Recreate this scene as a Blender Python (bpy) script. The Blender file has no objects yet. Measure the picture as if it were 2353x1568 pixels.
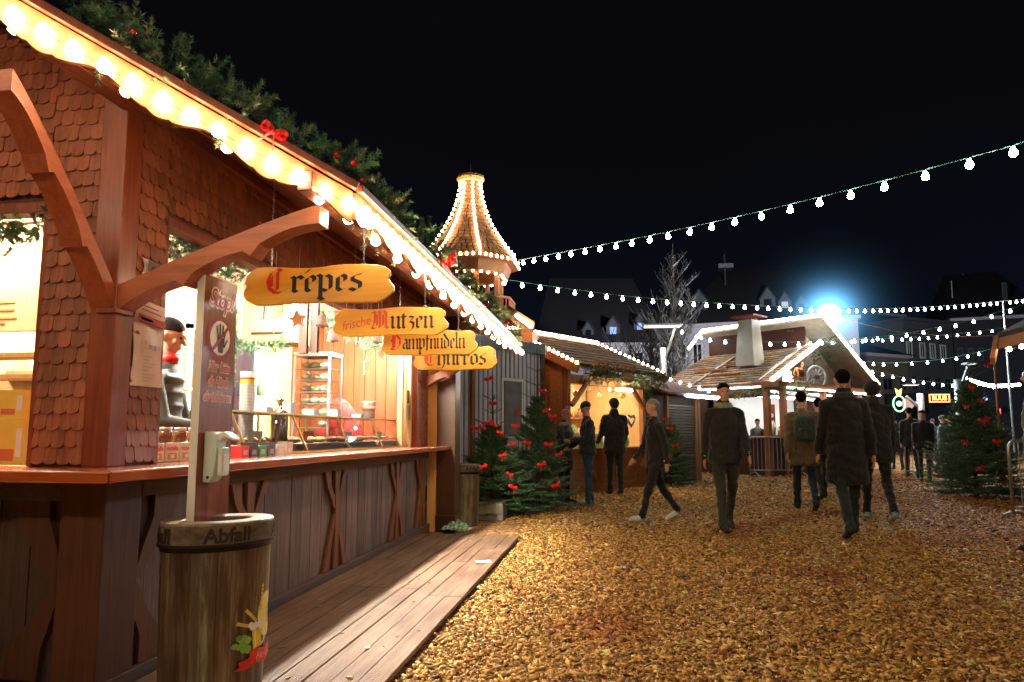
import bpy, bmesh, math, random
import numpy as np
from mathutils import Vector, Matrix, kdtree
random.seed(7); rng = np.random.default_rng(7)
SC = bpy.context.scene; COL = SC.collection
PI = math.pi
# ---------------------------------------------------------------- camera model (pixel frame 2353 x 1568 used only to measure the photo)
F, CX, CY = 1562.5, 1176.5, 784.0
PITCH = math.radians(6.0); SHP = 213 - F * math.tan(PITCH)
YAW = math.atan(231.5 * math.cos(PITCH) / F)
CAM = Vector((0, 0, 1.2))
CROT = Matrix.Rotation(YAW, 3, 'Z') @ Matrix.Rotation(PI / 2 + PITCH, 3, 'X')
FH = Vector((-math.sin(YAW), math.cos(YAW), 0))
def ray(u, v): return CROT @ Vector(((u - CX) / F, ((CY - v) + SHP) / F, -1))
def onX(u, v, X): d = ray(u, v); return CAM + d * (X / d.x)
def onY(u, v, Y): d = ray(u, v); return CAM + d * (Y / d.y)
def onZ(u, v, z=0.0): d = ray(u, v); return CAM + d * ((z - CAM.z) / d.z)
def atD(u, v, D): d = ray(u, v); return CAM + d * (D / d.dot(FH))
def proj(p):
    q = CROT.transposed() @ (Vector(p) - CAM)
    return (CX + F * q.x / -q.z, CY + SHP - F * q.y / -q.z, -q.z)

# ---------------------------------------------------------------- materials
def srgb(r, g, b):
    f = lambda c: ((c / 255) / 12.92 if c <= 10 else (((c / 255) + 0.055) / 1.055) ** 2.4)
    return (f(r), f(g), f(b), 1)
def newmat(name):
    m = bpy.data.materials.new(name); m.use_nodes = True
    nt = m.node_tree; b = nt.nodes['Principled BSDF']
    return m, nt, nt.nodes, nt.links, b
def tinted(nt, col_out):
    n, l = nt.nodes, nt.links
    a = n.new('ShaderNodeAttribute'); a.attribute_name = 'tint'
    x = n.new('ShaderNodeMix'); x.data_type = 'RGBA'; x.blend_type = 'MULTIPLY'; x.inputs[0].default_value = 1
    l.new(col_out, x.inputs[6]); l.new(a.outputs['Color'], x.inputs[7])
    return x.outputs[2]
def ramp(nt, fac, stops):
    r = nt.nodes.new('ShaderNodeValToRGB'); nt.links.new(fac, r.inputs[0])
    e = r.color_ramp.elements
    e[0].position, e[0].color = stops[0][0], (*stops[0][1][:3], 1)
    e[1].position, e[1].color = stops[-1][0], (*stops[-1][1][:3], 1)
    for p, c in stops[1:-1]:
        k = e.new(p); k.color = (*c[:3], 1)
    return r.outputs[0]
def noise(nt, vec, scale, detail=4, dist=0.0, rough=0.55):
    k = nt.nodes.new('ShaderNodeTexNoise'); k.inputs['Scale'].default_value = scale
    k.inputs['Detail'].default_value = detail; k.inputs['Distortion'].default_value = dist; k.inputs['Roughness'].default_value = rough
    if vec is not None: nt.links.new(vec, k.inputs['Vector'])
    return k.outputs['Fac']
def coords(nt, scale=(1, 1, 1), rot=(0, 0, 0), kind='Object'):
    t = nt.nodes.new('ShaderNodeTexCoord'); m = nt.nodes.new('ShaderNodeMapping')
    m.inputs['Scale'].default_value = scale; m.inputs['Rotation'].default_value = rot
    nt.links.new(t.outputs[kind], m.inputs['Vector']); return m.outputs[0]
def bump(nt, b, h, strength=0.3, dist=0.01):
    k = nt.nodes.new('ShaderNodeBump'); k.inputs['Strength'].default_value = strength; k.inputs['Distance'].default_value = dist
    nt.links.new(h, k.inputs['Height']); nt.links.new(k.outputs[0], b.inputs['Normal'])
def wood(name, c1, c2, axis='Z', sc=1.0, rough=0.5, bm=0.35, c3=None, coat=0.0, knots=False, fine=90):
    m, nt, n, l, b = newmat(name)
    lo, hi = 1.6 * sc, 24 * sc
    s = {'X': (lo, hi, hi), 'Y': (hi, lo, hi), 'Z': (hi, hi, lo)}[axis]
    v = coords(nt, s)
    g = noise(nt, v, 1.0, 5, 1.1 if knots else 0.6, 0.65)
    v2 = coords(nt, tuple(x * fine / 24 for x in s)); g2 = noise(nt, v2, 1.0, 3, 0.2, 0.7)
    big = noise(nt, coords(nt, (1, 1, 1)), 2.3 * sc, 3)
    mx = n.new('ShaderNodeMath'); mx.operation = 'MULTIPLY_ADD'; l.new(g2, mx.inputs[0]); mx.inputs[1].default_value = 0.45; l.new(g, mx.inputs[2])
    m2 = n.new('ShaderNodeMath'); m2.operation = 'MULTIPLY_ADD'; l.new(big, m2.inputs[0]); m2.inputs[1].default_value = 0.5; l.new(mx.outputs[0], m2.inputs[2])
    stops = [(0.62, c1), (1.25, c2)] if c3 is None else [(0.6, c1), (0.9, c2), (1.25, c3)]
    # ramp positions are 0..1: rescale
    m3 = n.new('ShaderNodeMapRange'); m3.inputs[1].default_value = 0.55; m3.inputs[2].default_value = 1.4; l.new(m2.outputs[0], m3.inputs[0])
    st = [(0.1, c1), (0.85, c2)] if c3 is None else [(0.12, c1), (0.45, c2), (0.85, c3)]
    col = ramp(nt, m3.outputs[0], st)
    l.new(tinted(nt, col), b.inputs['Base Color'])
    b.inputs['Roughness'].default_value = rough; b.inputs['Coat Weight'].default_value = coat
    b.inputs['Coat Roughness'].default_value = 0.2
    bump(nt, b, mx.outputs[0], bm, 0.004)
    return m
def plain(name, c, rough=0.5, metal=0.0, var=0.15, sc=8.0, bm=0.0, spec=None, coat=0.0, trans=0.0):
    m, nt, n, l, b = newmat(name)
    f = noise(nt, coords(nt), sc, 4)
    c = c[:3]
    col = ramp(nt, f, [(0.3, tuple(x * (1 - var) for x in c)), (0.7, tuple(min(1, x * (1 + var)) for x in c))])
    l.new(tinted(nt, col), b.inputs['Base Color'])
    b.inputs['Roughness'].default_value = rough; b.inputs['Metallic'].default_value = metal; b.inputs['Coat Weight'].default_value = coat
    if bm: bump(nt, b, noise(nt, coords(nt), sc * 4, 3), bm, 0.01)
    return m
def emit(name, c, s):
    m, nt, n, l, b = newmat(name)
    b.inputs['Base Color'].default_value = (*c[:3], 1); b.inputs['Emission Color'].default_value = (*c[:3], 1); b.inputs['Emission Strength'].default_value = s
    return m
def glassy(name, tint=(0.95, 1, 0.98), refl=0.12):
    m, nt, n, l, b = newmat(name)
    t = n.new('ShaderNodeBsdfTransparent'); t.inputs[0].default_value = (*tint, 1)
    g = n.new('ShaderNodeBsdfGlossy'); g.inputs['Roughness'].default_value = 0.04
    fr = n.new('ShaderNodeLayerWeight'); fr.inputs[0].default_value = 0.35
    mr = n.new('ShaderNodeMapRange'); mr.inputs[3].default_value = refl * 0.4; mr.inputs[4].default_value = min(1, refl * 4); l.new(fr.outputs['Fresnel'], mr.inputs[0])
    x = n.new('ShaderNodeMixShader'); l.new(mr.outputs[0], x.inputs[0]); l.new(t.outputs[0], x.inputs[1]); l.new(g.outputs[0], x.inputs[2])
    l.new(x.outputs[0], n['Material Output'].inputs['Surface']); return m
def cloth(name, c, rough=0.9, sc=12.0):
    m, nt, n, l, b = newmat(name)
    f = noise(nt, coords(nt, (1, 1, 0.45)), sc, 5, 0.8)
    col = ramp(nt, f, [(0.25, tuple(x * 0.6 for x in c[:3])), (0.75, tuple(x * 1.3 for x in c[:3]))])
    l.new(tinted(nt, col), b.inputs['Base Color']); b.inputs['Roughness'].default_value = rough
    b.inputs['Sheen Weight'].default_value = 0.2
    bump(nt, b, f, 0.7, 0.03); return m
def planks_mat(name, c1, c2, c3, axis='Z', rough=0.7, bm=0.5):
    return wood(name, c1, c2, axis, 1.0, rough, bm, c3=c3, knots=True)

M = {}
M['red_wood'] = wood('red_brown_stained_wood', srgb(80, 34, 18), srgb(150, 74, 42), 'Z', 1.0, 0.42, 0.3, coat=0.25)
M['shingle'] = wood('stained_shingle_wood', srgb(92, 48, 32), srgb(166, 98, 66), 'Z', 1.5, 0.55, 0.35)
M['fascia'] = wood('fascia_board_wood', srgb(140, 88, 52), srgb(172, 116, 74), 'Y', 1.0, 0.55, 0.25)
M['bracket'] = wood('bracket_wood', srgb(120, 58, 28), srgb(178, 100, 56), 'X', 1.0, 0.5, 0.3, coat=0.15)
M['bracketY'] = wood('bracket_wood_lengthwise', srgb(120, 52, 26), srgb(170, 88, 48), 'Y', 1.0, 0.5, 0.3, coat=0.15)
M['counter'] = wood('varnished_counter_wood', srgb(140, 58, 20), srgb(192, 98, 40), 'Y', 1.0, 0.25, 0.15, coat=0.8)
M['counterX'] = wood('varnished_counter_wood_cross', srgb(140, 58, 20), srgb(192, 98, 40), 'X', 1.0, 0.25, 0.15, coat=0.8)
M['base_plank'] = wood('weathered_purple_brown_planks', srgb(60, 48, 48), srgb(108, 90, 88), 'Z', 0.9, 0.7, 0.6, c3=srgb(136, 116, 112), knots=True)
M['base_trim'] = wood('rough_branch_board', srgb(96, 52, 28), srgb(150, 92, 56), 'Z', 0.9, 0.6, 0.5, knots=True)
M['base_rail'] = wood('rough_rail_board', srgb(58, 44, 42), srgb(108, 88, 82), 'Y', 0.9, 0.7, 0.6, knots=True)
M['soffit'] = wood('dark_soffit_boards', srgb(66, 28, 14), srgb(124, 60, 32), 'Y', 1.0, 0.6, 0.3)
M['roof_edge'] = plain('roof_felt', srgb(48, 36, 30), 0.9, 0, 0.4, 20, 0.4)
M['sign_wood'] = wood('honey_pine_sign', srgb(216, 142, 26), srgb(242, 184, 56), 'X', 0.8, 0.4, 0.15, coat=0.4, knots=True)
M['yellow_wood'] = wood('yellow_pine_panel', srgb(206, 158, 98), srgb(234, 196, 138), 'Z', 0.8, 0.5, 0.2)
M['inner_brown'] = wood('inner_brown_boards', srgb(104, 44, 24), srgb(160, 84, 48), 'Z', 0.8, 0.45, 0.3, knots=True)
M['olive_wood'] = wood('olive_plywood', srgb(150, 122, 60), srgb(178, 150, 84), 'X', 0.6, 0.5, 0.2)
M['stall_wood'] = wood('orange_brown_stall_boards', srgb(116, 68, 36), srgb(176, 114, 66), 'X', 0.7, 0.65, 0.4, knots=True)
M['stall_woodZ'] = wood('orange_brown_stall_posts', srgb(116, 68, 36), srgb(176, 114, 66), 'Z', 0.7, 0.65, 0.4, knots=True)
M['dark_wood'] = wood('dark_timber', srgb(48, 30, 22), srgb(88, 58, 42), 'Z', 0.8, 0.7, 0.4)
M['roof_shingle'] = wood('weathered_roof_shakes', srgb(74, 54, 40), srgb(142, 108, 80), 'X', 0.8, 0.8, 0.5)
M['bin_wood'] = wood('aged_wood_print', srgb(34, 26, 22), srgb(82, 70, 58), 'Z', 0.7, 0.35, 0.1, c3=srgb(146, 148, 128), knots=True, coat=0.15)
M['bin_rim'] = wood('aged_wood_print_rim', srgb(54, 46, 40), srgb(100, 90, 76), 'X', 0.8, 0.35, 0.1, c3=srgb(136, 126, 106), knots=True)
M['board_print'] = wood('dark_wood_print_panel', srgb(48, 18, 12), srgb(120, 56, 34), 'Z', 1.1, 0.32, 0.1, c3=srgb(150, 84, 54), knots=True)
M['deck'] = None
M['black'] = plain('black_paint', srgb(22, 16, 16), 0.5)
M['red_ink'] = plain('red_paint', srgb(206, 36, 24), 0.5)
M['faded_red'] = plain('faded_red_paint', srgb(214, 84, 50), 0.5)
M['dark_red'] = plain('dark_red_print', srgb(140, 20, 22), 0.4)
M['white'] = plain('white_paint', srgb(236, 232, 226), 0.4, var=0.04)
M['offwhite'] = plain('offwhite_plastic', srgb(204, 222, 212), 0.35, var=0.06)
M['paper'] = plain('paper_sheet', srgb(232, 206, 190), 0.5, var=0.08)
M['chrome'] = plain('polished_metal', srgb(200, 200, 200), 0.22, 1.0, 0.05)
M['steel'] = plain('galvanised_steel', srgb(165, 168, 172), 0.4, 0.9, 0.15, 10)
M['alu'] = plain('aluminium_frame', srgb(205, 205, 200), 0.35, 0.7, 0.05)
M['darkmetal'] = plain('dark_metal', srgb(42, 38, 36), 0.45, 0.6)
M['glass'] = glassy('clear_glass')
M['window_glass'] = plain('night_window_glass', srgb(30, 34, 44), 0.08, 0.0, 0.2, 3)
M['bow'] = plain('red_ribbon', srgb(222, 34, 26), 0.4, var=0.25, sc=30, bm=0.3)
M['bark'] = plain('bark', srgb(70, 52, 38), 0.9, 0, 0.3, 20, 0.6)
M['concrete'] = plain('concrete', srgb(150, 142, 130), 0.9, 0, 0.2, 12, 0.4)
M['skin'] = plain('skin', srgb(206, 152, 124), 0.5, 0, 0.08, 14)
M['hair'] = plain('dark_hair', srgb(16, 11, 9), 0.9, 0, 0.4, 60, 0.3)
M['hair'].node_tree.nodes['Principled BSDF'].inputs['Specular IOR Level'].default_value = .1
M['warm_bulb'] = emit('warm_bulb_glow', (1.0, 0.75, 0.47), 92)
M['warm_small'] = emit('warm_string_bulb_glow', (1.0, 0.58, 0.28), 60)
M['white_bulb'] = emit('cool_string_bulb_glow', (0.92, 1.0, 0.92), 45)
M['led_white'] = emit('white_led_glow', (0.85, 0.95, 1.0), 40)
M['led_cool'] = emit('bluish_led_glow', (0.66, 0.9, 1.0), 30)
M['rope'] = emit('rope_light_glow', (1.0, 0.82, 0.66), 30)
M['tube'] = emit('tube_lamp_glow', (1.0, 0.84, 0.56), 90)
M['cable'] = plain('green_cable', srgb(30, 84, 66), 0.5)
M['cable_dark'] = plain('dark_cable', srgb(36, 30, 26), 0.5)
def leafmat():
    m, nt, n, l, b = newmat('conifer_needles')
    a = n.new('ShaderNodeAttribute'); a.attribute_name = 'tint'
    l.new(a.outputs['Color'], b.inputs['Base Color']); b.inputs['Roughness'].default_value = 0.55
    return m
M['needle'] = leafmat()

# ---------------------------------------------------------------- mesh building
WM = {}
def tag(o, label=None, cat=None, group=None, kind=None):
    if label: o['label'] = label
    if cat: o['category'] = cat
    if group: o['group'] = group
    if kind: o['kind'] = kind
    return o
def thing(name, label, cat, loc=(0, 0, 0), rz=0.0, group=None, kind=None):
    o = bpy.data.objects.new(name, None); COL.objects.link(o)
    o.location = loc; o.rotation_euler = (0, 0, rz); o.empty_display_size = 0.1
    WM[o.name] = Matrix.Translation(Vector(loc)) @ Matrix.Rotation(rz, 4, 'Z')
    return tag(o, label, cat, group, kind)
def finish(name, me, mats, parent=None, origin=None, smooth=False, bevel=0.0, label=None, cat=None, group=None, kind=None):
    """me holds world coordinates; move it into the parent's frame (or to its own base)."""
    n = len(me.vertices); co = np.empty(n * 3); me.vertices.foreach_get('co', co); co = co.reshape(-1, 3)
    if parent is not None:
        Mi = np.array(WM[parent.name].inverted()); loc = None
        co = co @ Mi[:3, :3].T + Mi[:3, 3]
    else:
        if origin is None: origin = ((co[:, 0].min() + co[:, 0].max()) / 2, (co[:, 1].min() + co[:, 1].max()) / 2, co[:, 2].min())
        co = co - np.array(origin)
    me.vertices.foreach_set('co', co.ravel())
    if not isinstance(mats, (list, tuple)): mats = [mats]
    if len(me.materials) == 0:
        for m in mats: me.materials.append(m)
    if smooth: me.polygons.foreach_set('use_smooth', [True] * len(me.polygons))
    me.update()
    o = bpy.data.objects.new(name, me); COL.objects.link(o)
    if parent is not None: o.parent = parent; WM[o.name] = WM[parent.name]
    else: o.location = origin; WM[o.name] = Matrix.Translation(Vector(origin))
    if bevel:
        b = o.modifiers.new('bevel', 'BEVEL'); b.width = bevel; b.segments = 2; b.limit_method = 'ANGLE'; b.harden_normals = False
    return tag(o, label, cat, group, kind)
class MB:
    def __init__(s, T=None): s.v = []; s.f = []; s.c = []; s.mi = []; s.T = T; s.k = 0
    def add(s, vs, fs, tint=1.0, mi=None):
        o = len(s.v)
        if s.T is not None: vs = [s.T @ Vector(p) for p in vs]
        s.v.extend([tuple(p) for p in vs])
        t = (tint, tint, tint) if isinstance(tint, (int, float)) else tuple(tint[:3])
        for f in fs: s.f.append([i + o for i in f]); s.c.append(t); s.mi.append(s.k if mi is None else mi)
        return s
    def box(s, x0, x1, y0, y1, z0, z1, tint=1.0, mi=None):
        return s.add([(x0, y0, z0), (x1, y0, z0), (x1, y1, z0), (x0, y1, z0), (x0, y0, z1), (x1, y0, z1), (x1, y1, z1), (x0, y1, z1)],
                     [(0, 3, 2, 1), (4, 5, 6, 7), (0, 1, 5, 4), (1, 2, 6, 5), (2, 3, 7, 6), (3, 0, 4, 7)], tint, mi)
    def bar(s, p, q, w, h, tint=1.0, up=(0, 0, 1), mi=None):
        p, q = Vector(p), Vector(q); d = (q - p).normalized(); u = Vector(up)
        a = d.cross(u)
        if a.length < 1e-4: a = d.cross(Vector((1, 0, 0)))
        a.normalize(); b = a.cross(d).normalized(); a = a * w / 2; b = b * h / 2
        vs = [p - a - b, p + a - b, p + a + b, p - a + b, q - a - b, q + a - b, q + a + b, q - a + b]
        return s.add(vs, [(0, 3, 2, 1), (4, 5, 6, 7), (0, 1, 5, 4), (1, 2, 6, 5), (2, 3, 7, 6), (3, 0, 4, 7)], tint, mi)
    def prism(s, pts, ext, tint=1.0, mi=None):
        """pts: planar 3-D outline, ext: extrusion vector"""
        n = len(pts); e = Vector(ext); p = [Vector(a) for a in pts]
        return s.add(p + [a + e for a in p], [tuple(range(n))[::-1], tuple(range(n, 2 * n))] + [(i, (i + 1) % n, n + (i + 1) % n, n + i) for i in range(n)], tint, mi)
    def quad(s, a, b, c, d, tint=1.0, mi=None): return s.add([a, b, c, d], [(0, 1, 2, 3)], tint, mi)
    def tube(s, path, r, n=8, tint=1.0, mi=None, cap=True):
        P = [Vector(p) for p in path]; R = r if isinstance(r, (list, tuple)) else [r] * len(P)
        vs = []; fs = []; ref = None
        for i, p in enumerate(P):
            d = (P[min(i + 1, len(P) - 1)] - P[max(i - 1, 0)]).normalized()
            if ref is None:
                ref = d.cross(Vector((0, 0, 1)))
                if ref.length < 1e-3: ref = d.cross(Vector((1, 0, 0)))
            a = (ref - d * ref.dot(d)).normalized(); b = d.cross(a); ref = a
            for k in range(n):
                t = 2 * PI * k / n; vs.append(p + (a * math.cos(t) + b * math.sin(t)) * R[i])
        for i in range(len(P) - 1):
            for k in range(n):
                k2 = (k + 1) % n; fs.append((i * n + k, i * n + k2, (i + 1) * n + k2, (i + 1) * n + k))
        if cap: fs.append(tuple(range(n))[::-1]); fs.append(tuple(range((len(P) - 1) * n, len(P) * n)))
        return s.add(vs, fs, tint, mi)
    def lathe(s, prof, c=(0, 0, 0), n=24, sx=1.0, sy=1.0, rz=0.0, tint=1.0, mi=None, cap=True):
        vs = []; fs = []; cr, sr = math.cos(rz), math.sin(rz)
        for r, z in prof:
            for k in range(n):
                t = 2 * PI * k / n; x, y = r * math.cos(t) * sx, r * math.sin(t) * sy
                vs.append((c[0] + x * cr - y * sr, c[1] + x * sr + y * cr, c[2] + z))
        m = len(prof)
        for i in range(m - 1):
            for k in range(n):
                k2 = (k + 1) % n; fs.append((i * n + k, i * n + k2, (i + 1) * n + k2, (i + 1) * n + k))
        if cap: fs.append(tuple(range(n))[::-1]); fs.append(tuple(range((m - 1) * n, m * n)))
        return s.add(vs, fs, tint, mi)
    def ball(s, c, r, n=10, m=7, sz=1.0, tint=1.0, mi=None, sx=1.0, sy=1.0):
        prof = [(max(1e-4, math.sin(PI * i / m)) * r, -math.cos(PI * i / m) * r * sz) for i in range(m + 1)]
        return s.lathe(prof, c, n, sx, sy, 0, tint, mi)
    def mesh(s, name):
        me = bpy.data.meshes.new(name); me.from_pydata(s.v, [], s.f)
        a = me.attributes.new('tint', 'FLOAT_COLOR', 'FACE')
        arr = np.ones((len(s.f), 4), dtype=np.float32); arr[:, :3] = np.array(s.c, dtype=np.float32).reshape(-1, 3)
        a.data.foreach_set('color', arr.ravel())
        if any(s.mi): me.polygons.foreach_set('material_index', s.mi)
        return me
    def build(s, name, mats, parent=None, **kw): return finish(name, s.mesh(name), mats, parent, **kw)

def from_np(name, V, faces_n, corners, tint, mats, parent=None, **kw):
    """V (n,3); corners flat array of vertex indices; faces_n verts per face; tint (nf,3)"""
    me = bpy.data.meshes.new(name); nf = len(corners) // faces_n
    me.vertices.add(len(V)); me.vertices.foreach_set('co', V.astype(np.float32).ravel())
    me.loops.add(len(corners)); me.loops.foreach_set('vertex_index', corners.astype(np.int32))
    me.polygons.add(nf); me.polygons.foreach_set('loop_start', np.arange(0, nf * faces_n, faces_n, dtype=np.int32))
    a = me.attributes.new('tint', 'FLOAT_COLOR', 'FACE')
    arr = np.ones((nf, 4), dtype=np.float32); arr[:, :3] = tint; a.data.foreach_set('color', arr.ravel())
    me.update(calc_edges=True); me.validate()
    return finish(name, me, mats, parent, **kw)

class Needles:
    """needles as thin triangles around twigs"""
    def __init__(s): s.V = []; s.C = []
    def twig(s, p, d, L, nl, n, col, colv=0.3, w=0.0022, spread=0.75, flat=False):
        p = np.array(p, float); d = np.array(d, float); d /= np.linalg.norm(d)
        t = rng.random(n) ** 0.9
        base = p + d * (t * L)[:, None]
        r = rng.normal(size=(n, 3))
        if flat: r[:, 2] = np.abs(r[:, 2]) * 0.6
        r -= (r @ d)[:, None] * d; r /= np.linalg.norm(r, axis=1)[:, None] + 1e-6
        fwd = 0.35 + 0.5 * rng.random(n)
        nd = r * spread + d * fwd[:, None]; nd /= np.linalg.norm(nd, axis=1)[:, None]
        ln = nl * (0.7 + 0.5 * rng.random(n)) * (1.0 - 0.35 * t)
        tip = base + nd * ln[:, None]
        side = np.cross(nd, rng.normal(size=(n, 3))); side /= np.linalg.norm(side, axis=1)[:, None] + 1e-6
        a = base + side * w; b = base - side * w
        s.V.append(np.stack([a, b, tip], 1).reshape(-1, 3))
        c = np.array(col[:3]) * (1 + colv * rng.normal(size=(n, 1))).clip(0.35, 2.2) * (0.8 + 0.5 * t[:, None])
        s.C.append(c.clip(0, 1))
    def stick(s, p, q, r, col=(0.06, 0.04, 0.02)):
        p = np.array(p, float); q = np.array(q, float); d = q - p
        a = np.cross(d, (0.3, 0.2, 1)); a /= np.linalg.norm(a) + 1e-9; b = np.cross(d, a); b /= np.linalg.norm(b) + 1e-9
        c = [a * r, -a * r * .5 + b * r * .87, -a * r * .5 - b * r * .87]
        P = [p + x for x in c]; Q = [q + x * 0.6 for x in c]; tr = []
        for i in range(3):
            j = (i + 1) % 3; tr += [P[i], P[j], Q[i], P[j], Q[j], Q[i]]
        s.V.append(np.array(tr)); s.C.append(np.tile(np.array(col), (6, 1)))
    def build(s, name, parent=None, **kw):
        V = np.concatenate(s.V); C = np.concatenate(s.C)
        return from_np(name, V, 3, np.arange(len(V)), C, M['needle'], parent, **kw)

# ---------------------------------------------------------------- text
def text_mesh(txt, size=1.0, shear=0.0, offset=0.0, align='CENTER', extr=0.0, space=1.0):
    cu = bpy.data.curves.new('lettering', 'FONT'); cu.body = txt; cu.size = size; cu.shear = shear; cu.offset = offset
    cu.align_x = align; cu.align_y = 'CENTER'; cu.extrude = extr; cu.space_character = space; cu.resolution_u = 4
    o = bpy.data.objects.new('lettering', cu); COL.objects.link(o)
    dg = bpy.context.evaluated_depsgraph_get(); me = bpy.data.meshes.new_from_object(o.evaluated_get(dg))
    vs = [v.co.copy() for v in me.vertices]; fs = [tuple(p.vertices) for p in me.polygons]
    bpy.data.objects.remove(o); bpy.data.meshes.remove(me); bpy.data.curves.remove(cu)
    return vs, fs
def put_text(mb, txt, size, O, U, V, N, shear=0.0, offset=0.0, align='CENTER', lift=0.002, width=None, mi=None, tint=1.0, rot=0.0, space=1.0):
    vs, fs = text_mesh(txt, size, shear, offset, align, space=space)
    if not vs: return
    O, U, V, N = Vector(O), Vector(U).normalized(), Vector(V).normalized(), Vector(N).normalized()
    if width:
        xs = [v.x for v in vs]; k = width / (max(xs) - min(xs)); vs = [Vector((v.x * k, v.y, 0)) for v in vs]
    c, s_ = math.cos(rot), math.sin(rot)
    mb.add([O + U * (v.x * c - v.y * s_) + V * (v.x * s_ + v.y * c) + N * lift for v in vs], fs, tint, mi)
NIB = (0.105 * math.cos(math.radians(38)), 0.105 * math.sin(math.radians(38)))
def _dm(x, y, k=.075): return [(x - k, y + k), (x + k, y - k)]
GL = {
 'n': (.68, [_dm(.12, .88), [(.12, .85), (.12, .12)], _dm(.14, .1), [(.17, .75), (.42, .97)], [(.4, .98), (.52, .86), (.52, .12)], _dm(.55, .1)]),
 'm': (1.08, [_dm(.12, .88), [(.12, .85), (.12, .12)], _dm(.14, .1), [(.17, .75), (.42, .97)], [(.4, .98), (.52, .86), (.52, .12)], _dm(.54, .1), [(.57, .75), (.8, .97)], [(.8, .98), (.92, .86), (.92, .12)], _dm(.95, .1)]),
 'u': (.68, [_dm(.1, .92), [(.12, .9), (.12, .15), (.22, .05)], [(.22, .05), (.48, .22)], _dm(.5, .92), [(.52, .9), (.52, .12)], _dm(.56, .1)]),
 'r': (.5, [_dm(.1, .88), [(.12, .85), (.12, .12)], _dm(.15, .1), [(.17, .78), (.32, .95)], _dm(.38, .9, .09)]),
 'e': (.56, [[(.12, .82), (.12, .18), (.24, .05)], [(.24, .05), (.46, .2)], [(.12, .84), (.28, .97), (.42, .86), (.42, .66)], [(.42, .64), (.14, .46)]]),
 'p': (.68, [_dm(.08, .95), [(.12, .92), (.12, -.42)], [(.04, -.3), (.24, -.46)], [(.16, .84), (.36, .98), (.52, .84), (.52, .2), (.36, .06)], [(.36, .04), (.16, .16)]]),
 's': (.56, [[(.5, 1.0), (.34, .93)], [(.34, .95), (.14, .84), (.14, .66), (.44, .46), (.44, .18), (.26, .04)], [(.26, .03), (.04, .16)]]),
 't': (.44, [[(.16, 1.2), (.16, .14), (.28, .05)], [(.0, .95), (.38, .95)]]),
 'z': (.52, [[(.02, .9), (.12, .97), (.4, .9)], [(.42, .9), (.16, .52)], [(.16, .52), (.34, .5), (.42, .36), (.36, .0), (.1, -.26)]]),
 'a': (.62, [[(.1, .84), (.28, .98), (.48, .84), (.48, .12)], _dm(.53, .1), [(.14, .52), (.12, .2), (.26, .06), (.46, .2)], [(.16, .54), (.46, .62)]]),
 'd': (.64, [[(.12, .8), (.12, .18), (.28, .05), (.5, .18), (.5, .8)], [(.5, .8), (.32, .98), (.02, 1.42)], [(.14, .82), (.34, .94)]]),
 'l': (.32, [_dm(.1, 1.42), [(.12, 1.4), (.12, .14)], _dm(.17, .1)]),
 'h': (.66, [_dm(.1, 1.42), [(.12, 1.4), (.12, .12)], _dm(.13, .1), [(.17, .75), (.4, .96)], [(.4, .98), (.52, .84), (.52, .1), (.36, -.28)]]),
 'o': (.64, [[(.12, .82), (.12, .18), (.3, .04)], [(.3, .04), (.5, .18), (.5, .8)], [(.12, .84), (.3, .98), (.5, .82)]]),
 'f': (.44, [[(.4, 1.42), (.26, 1.42), (.16, 1.28), (.16, -.12)], [(.0, .95), (.38, .95)]]),
 'C': (1.1, [[(1.0, 1.5), (.8, 1.32), (.58, 1.44)], [(.58, 1.44), (.26, 1.22), (.1, .78), (.2, .3), (.5, .02), (.78, .04), (1.02, .26)], [(.6, 1.3), (.6, .2)], [(.28, 1.0), (.3, .4)]]),
 'M': (1.3, [[(.0, 1.2), (.14, 1.42), (.28, 1.3), (.24, .5), (.06, .1), (.3, .06)], [(.3, 1.2), (.5, 1.44), (.62, 1.3), (.62, .12)], [(.42, 1.2), (.42, .3)], [(.66, 1.2), (.88, 1.44), (1.04, 1.28), (1.04, .2), (1.2, .06)], [(.84, 1.2), (.84, .3)]]),
 'D': (1.1, [[(.06, 1.3), (.3, 1.44), (.6, 1.36), (.92, 1.0), (.94, .5), (.7, .1), (.4, .0), (.08, .1)], [(.3, 1.4), (.3, .1)], [(.46, 1.25), (.46, .2)], [(.1, .9), (.3, .8)]]),
 '^': (0, [[(.06, 1.12), (.26, 1.38)]]),
}
def blackletter(mb, txt, xh, O, U, V, N, lift=0.003, mi=None, tint=1.0, width=None):
    """broad-nib strokes; O is the left end of the baseline; returns advance"""
    O, U, V, N = [Vector(a) for a in (O, U, V, N)]; x = 0; k = 0
    if width: U = U * (width / (sum(GL[c][0] for c in txt) * xh))
    for ch in txt:
        if ch == ' ': x += .4; continue
        adv, strokes = GL[ch]
        for st in strokes:
            for (a, b) in zip(st[:-1], st[1:]):
                ex = 0.0
                pts = [(a[0] - NIB[0], a[1] - NIB[1]), (a[0] + NIB[0], a[1] + NIB[1]), (b[0] + NIB[0], b[1] + NIB[1]), (b[0] - NIB[0], b[1] - NIB[1])]
                k += 1
                mb.add([O + U * ((x + p[0]) * xh) + V * (p[1] * xh) + N * (lift + k * 2e-5) for p in pts], [(0, 1, 2, 3)], tint, mi)
        x += adv
    return x * xh
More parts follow.
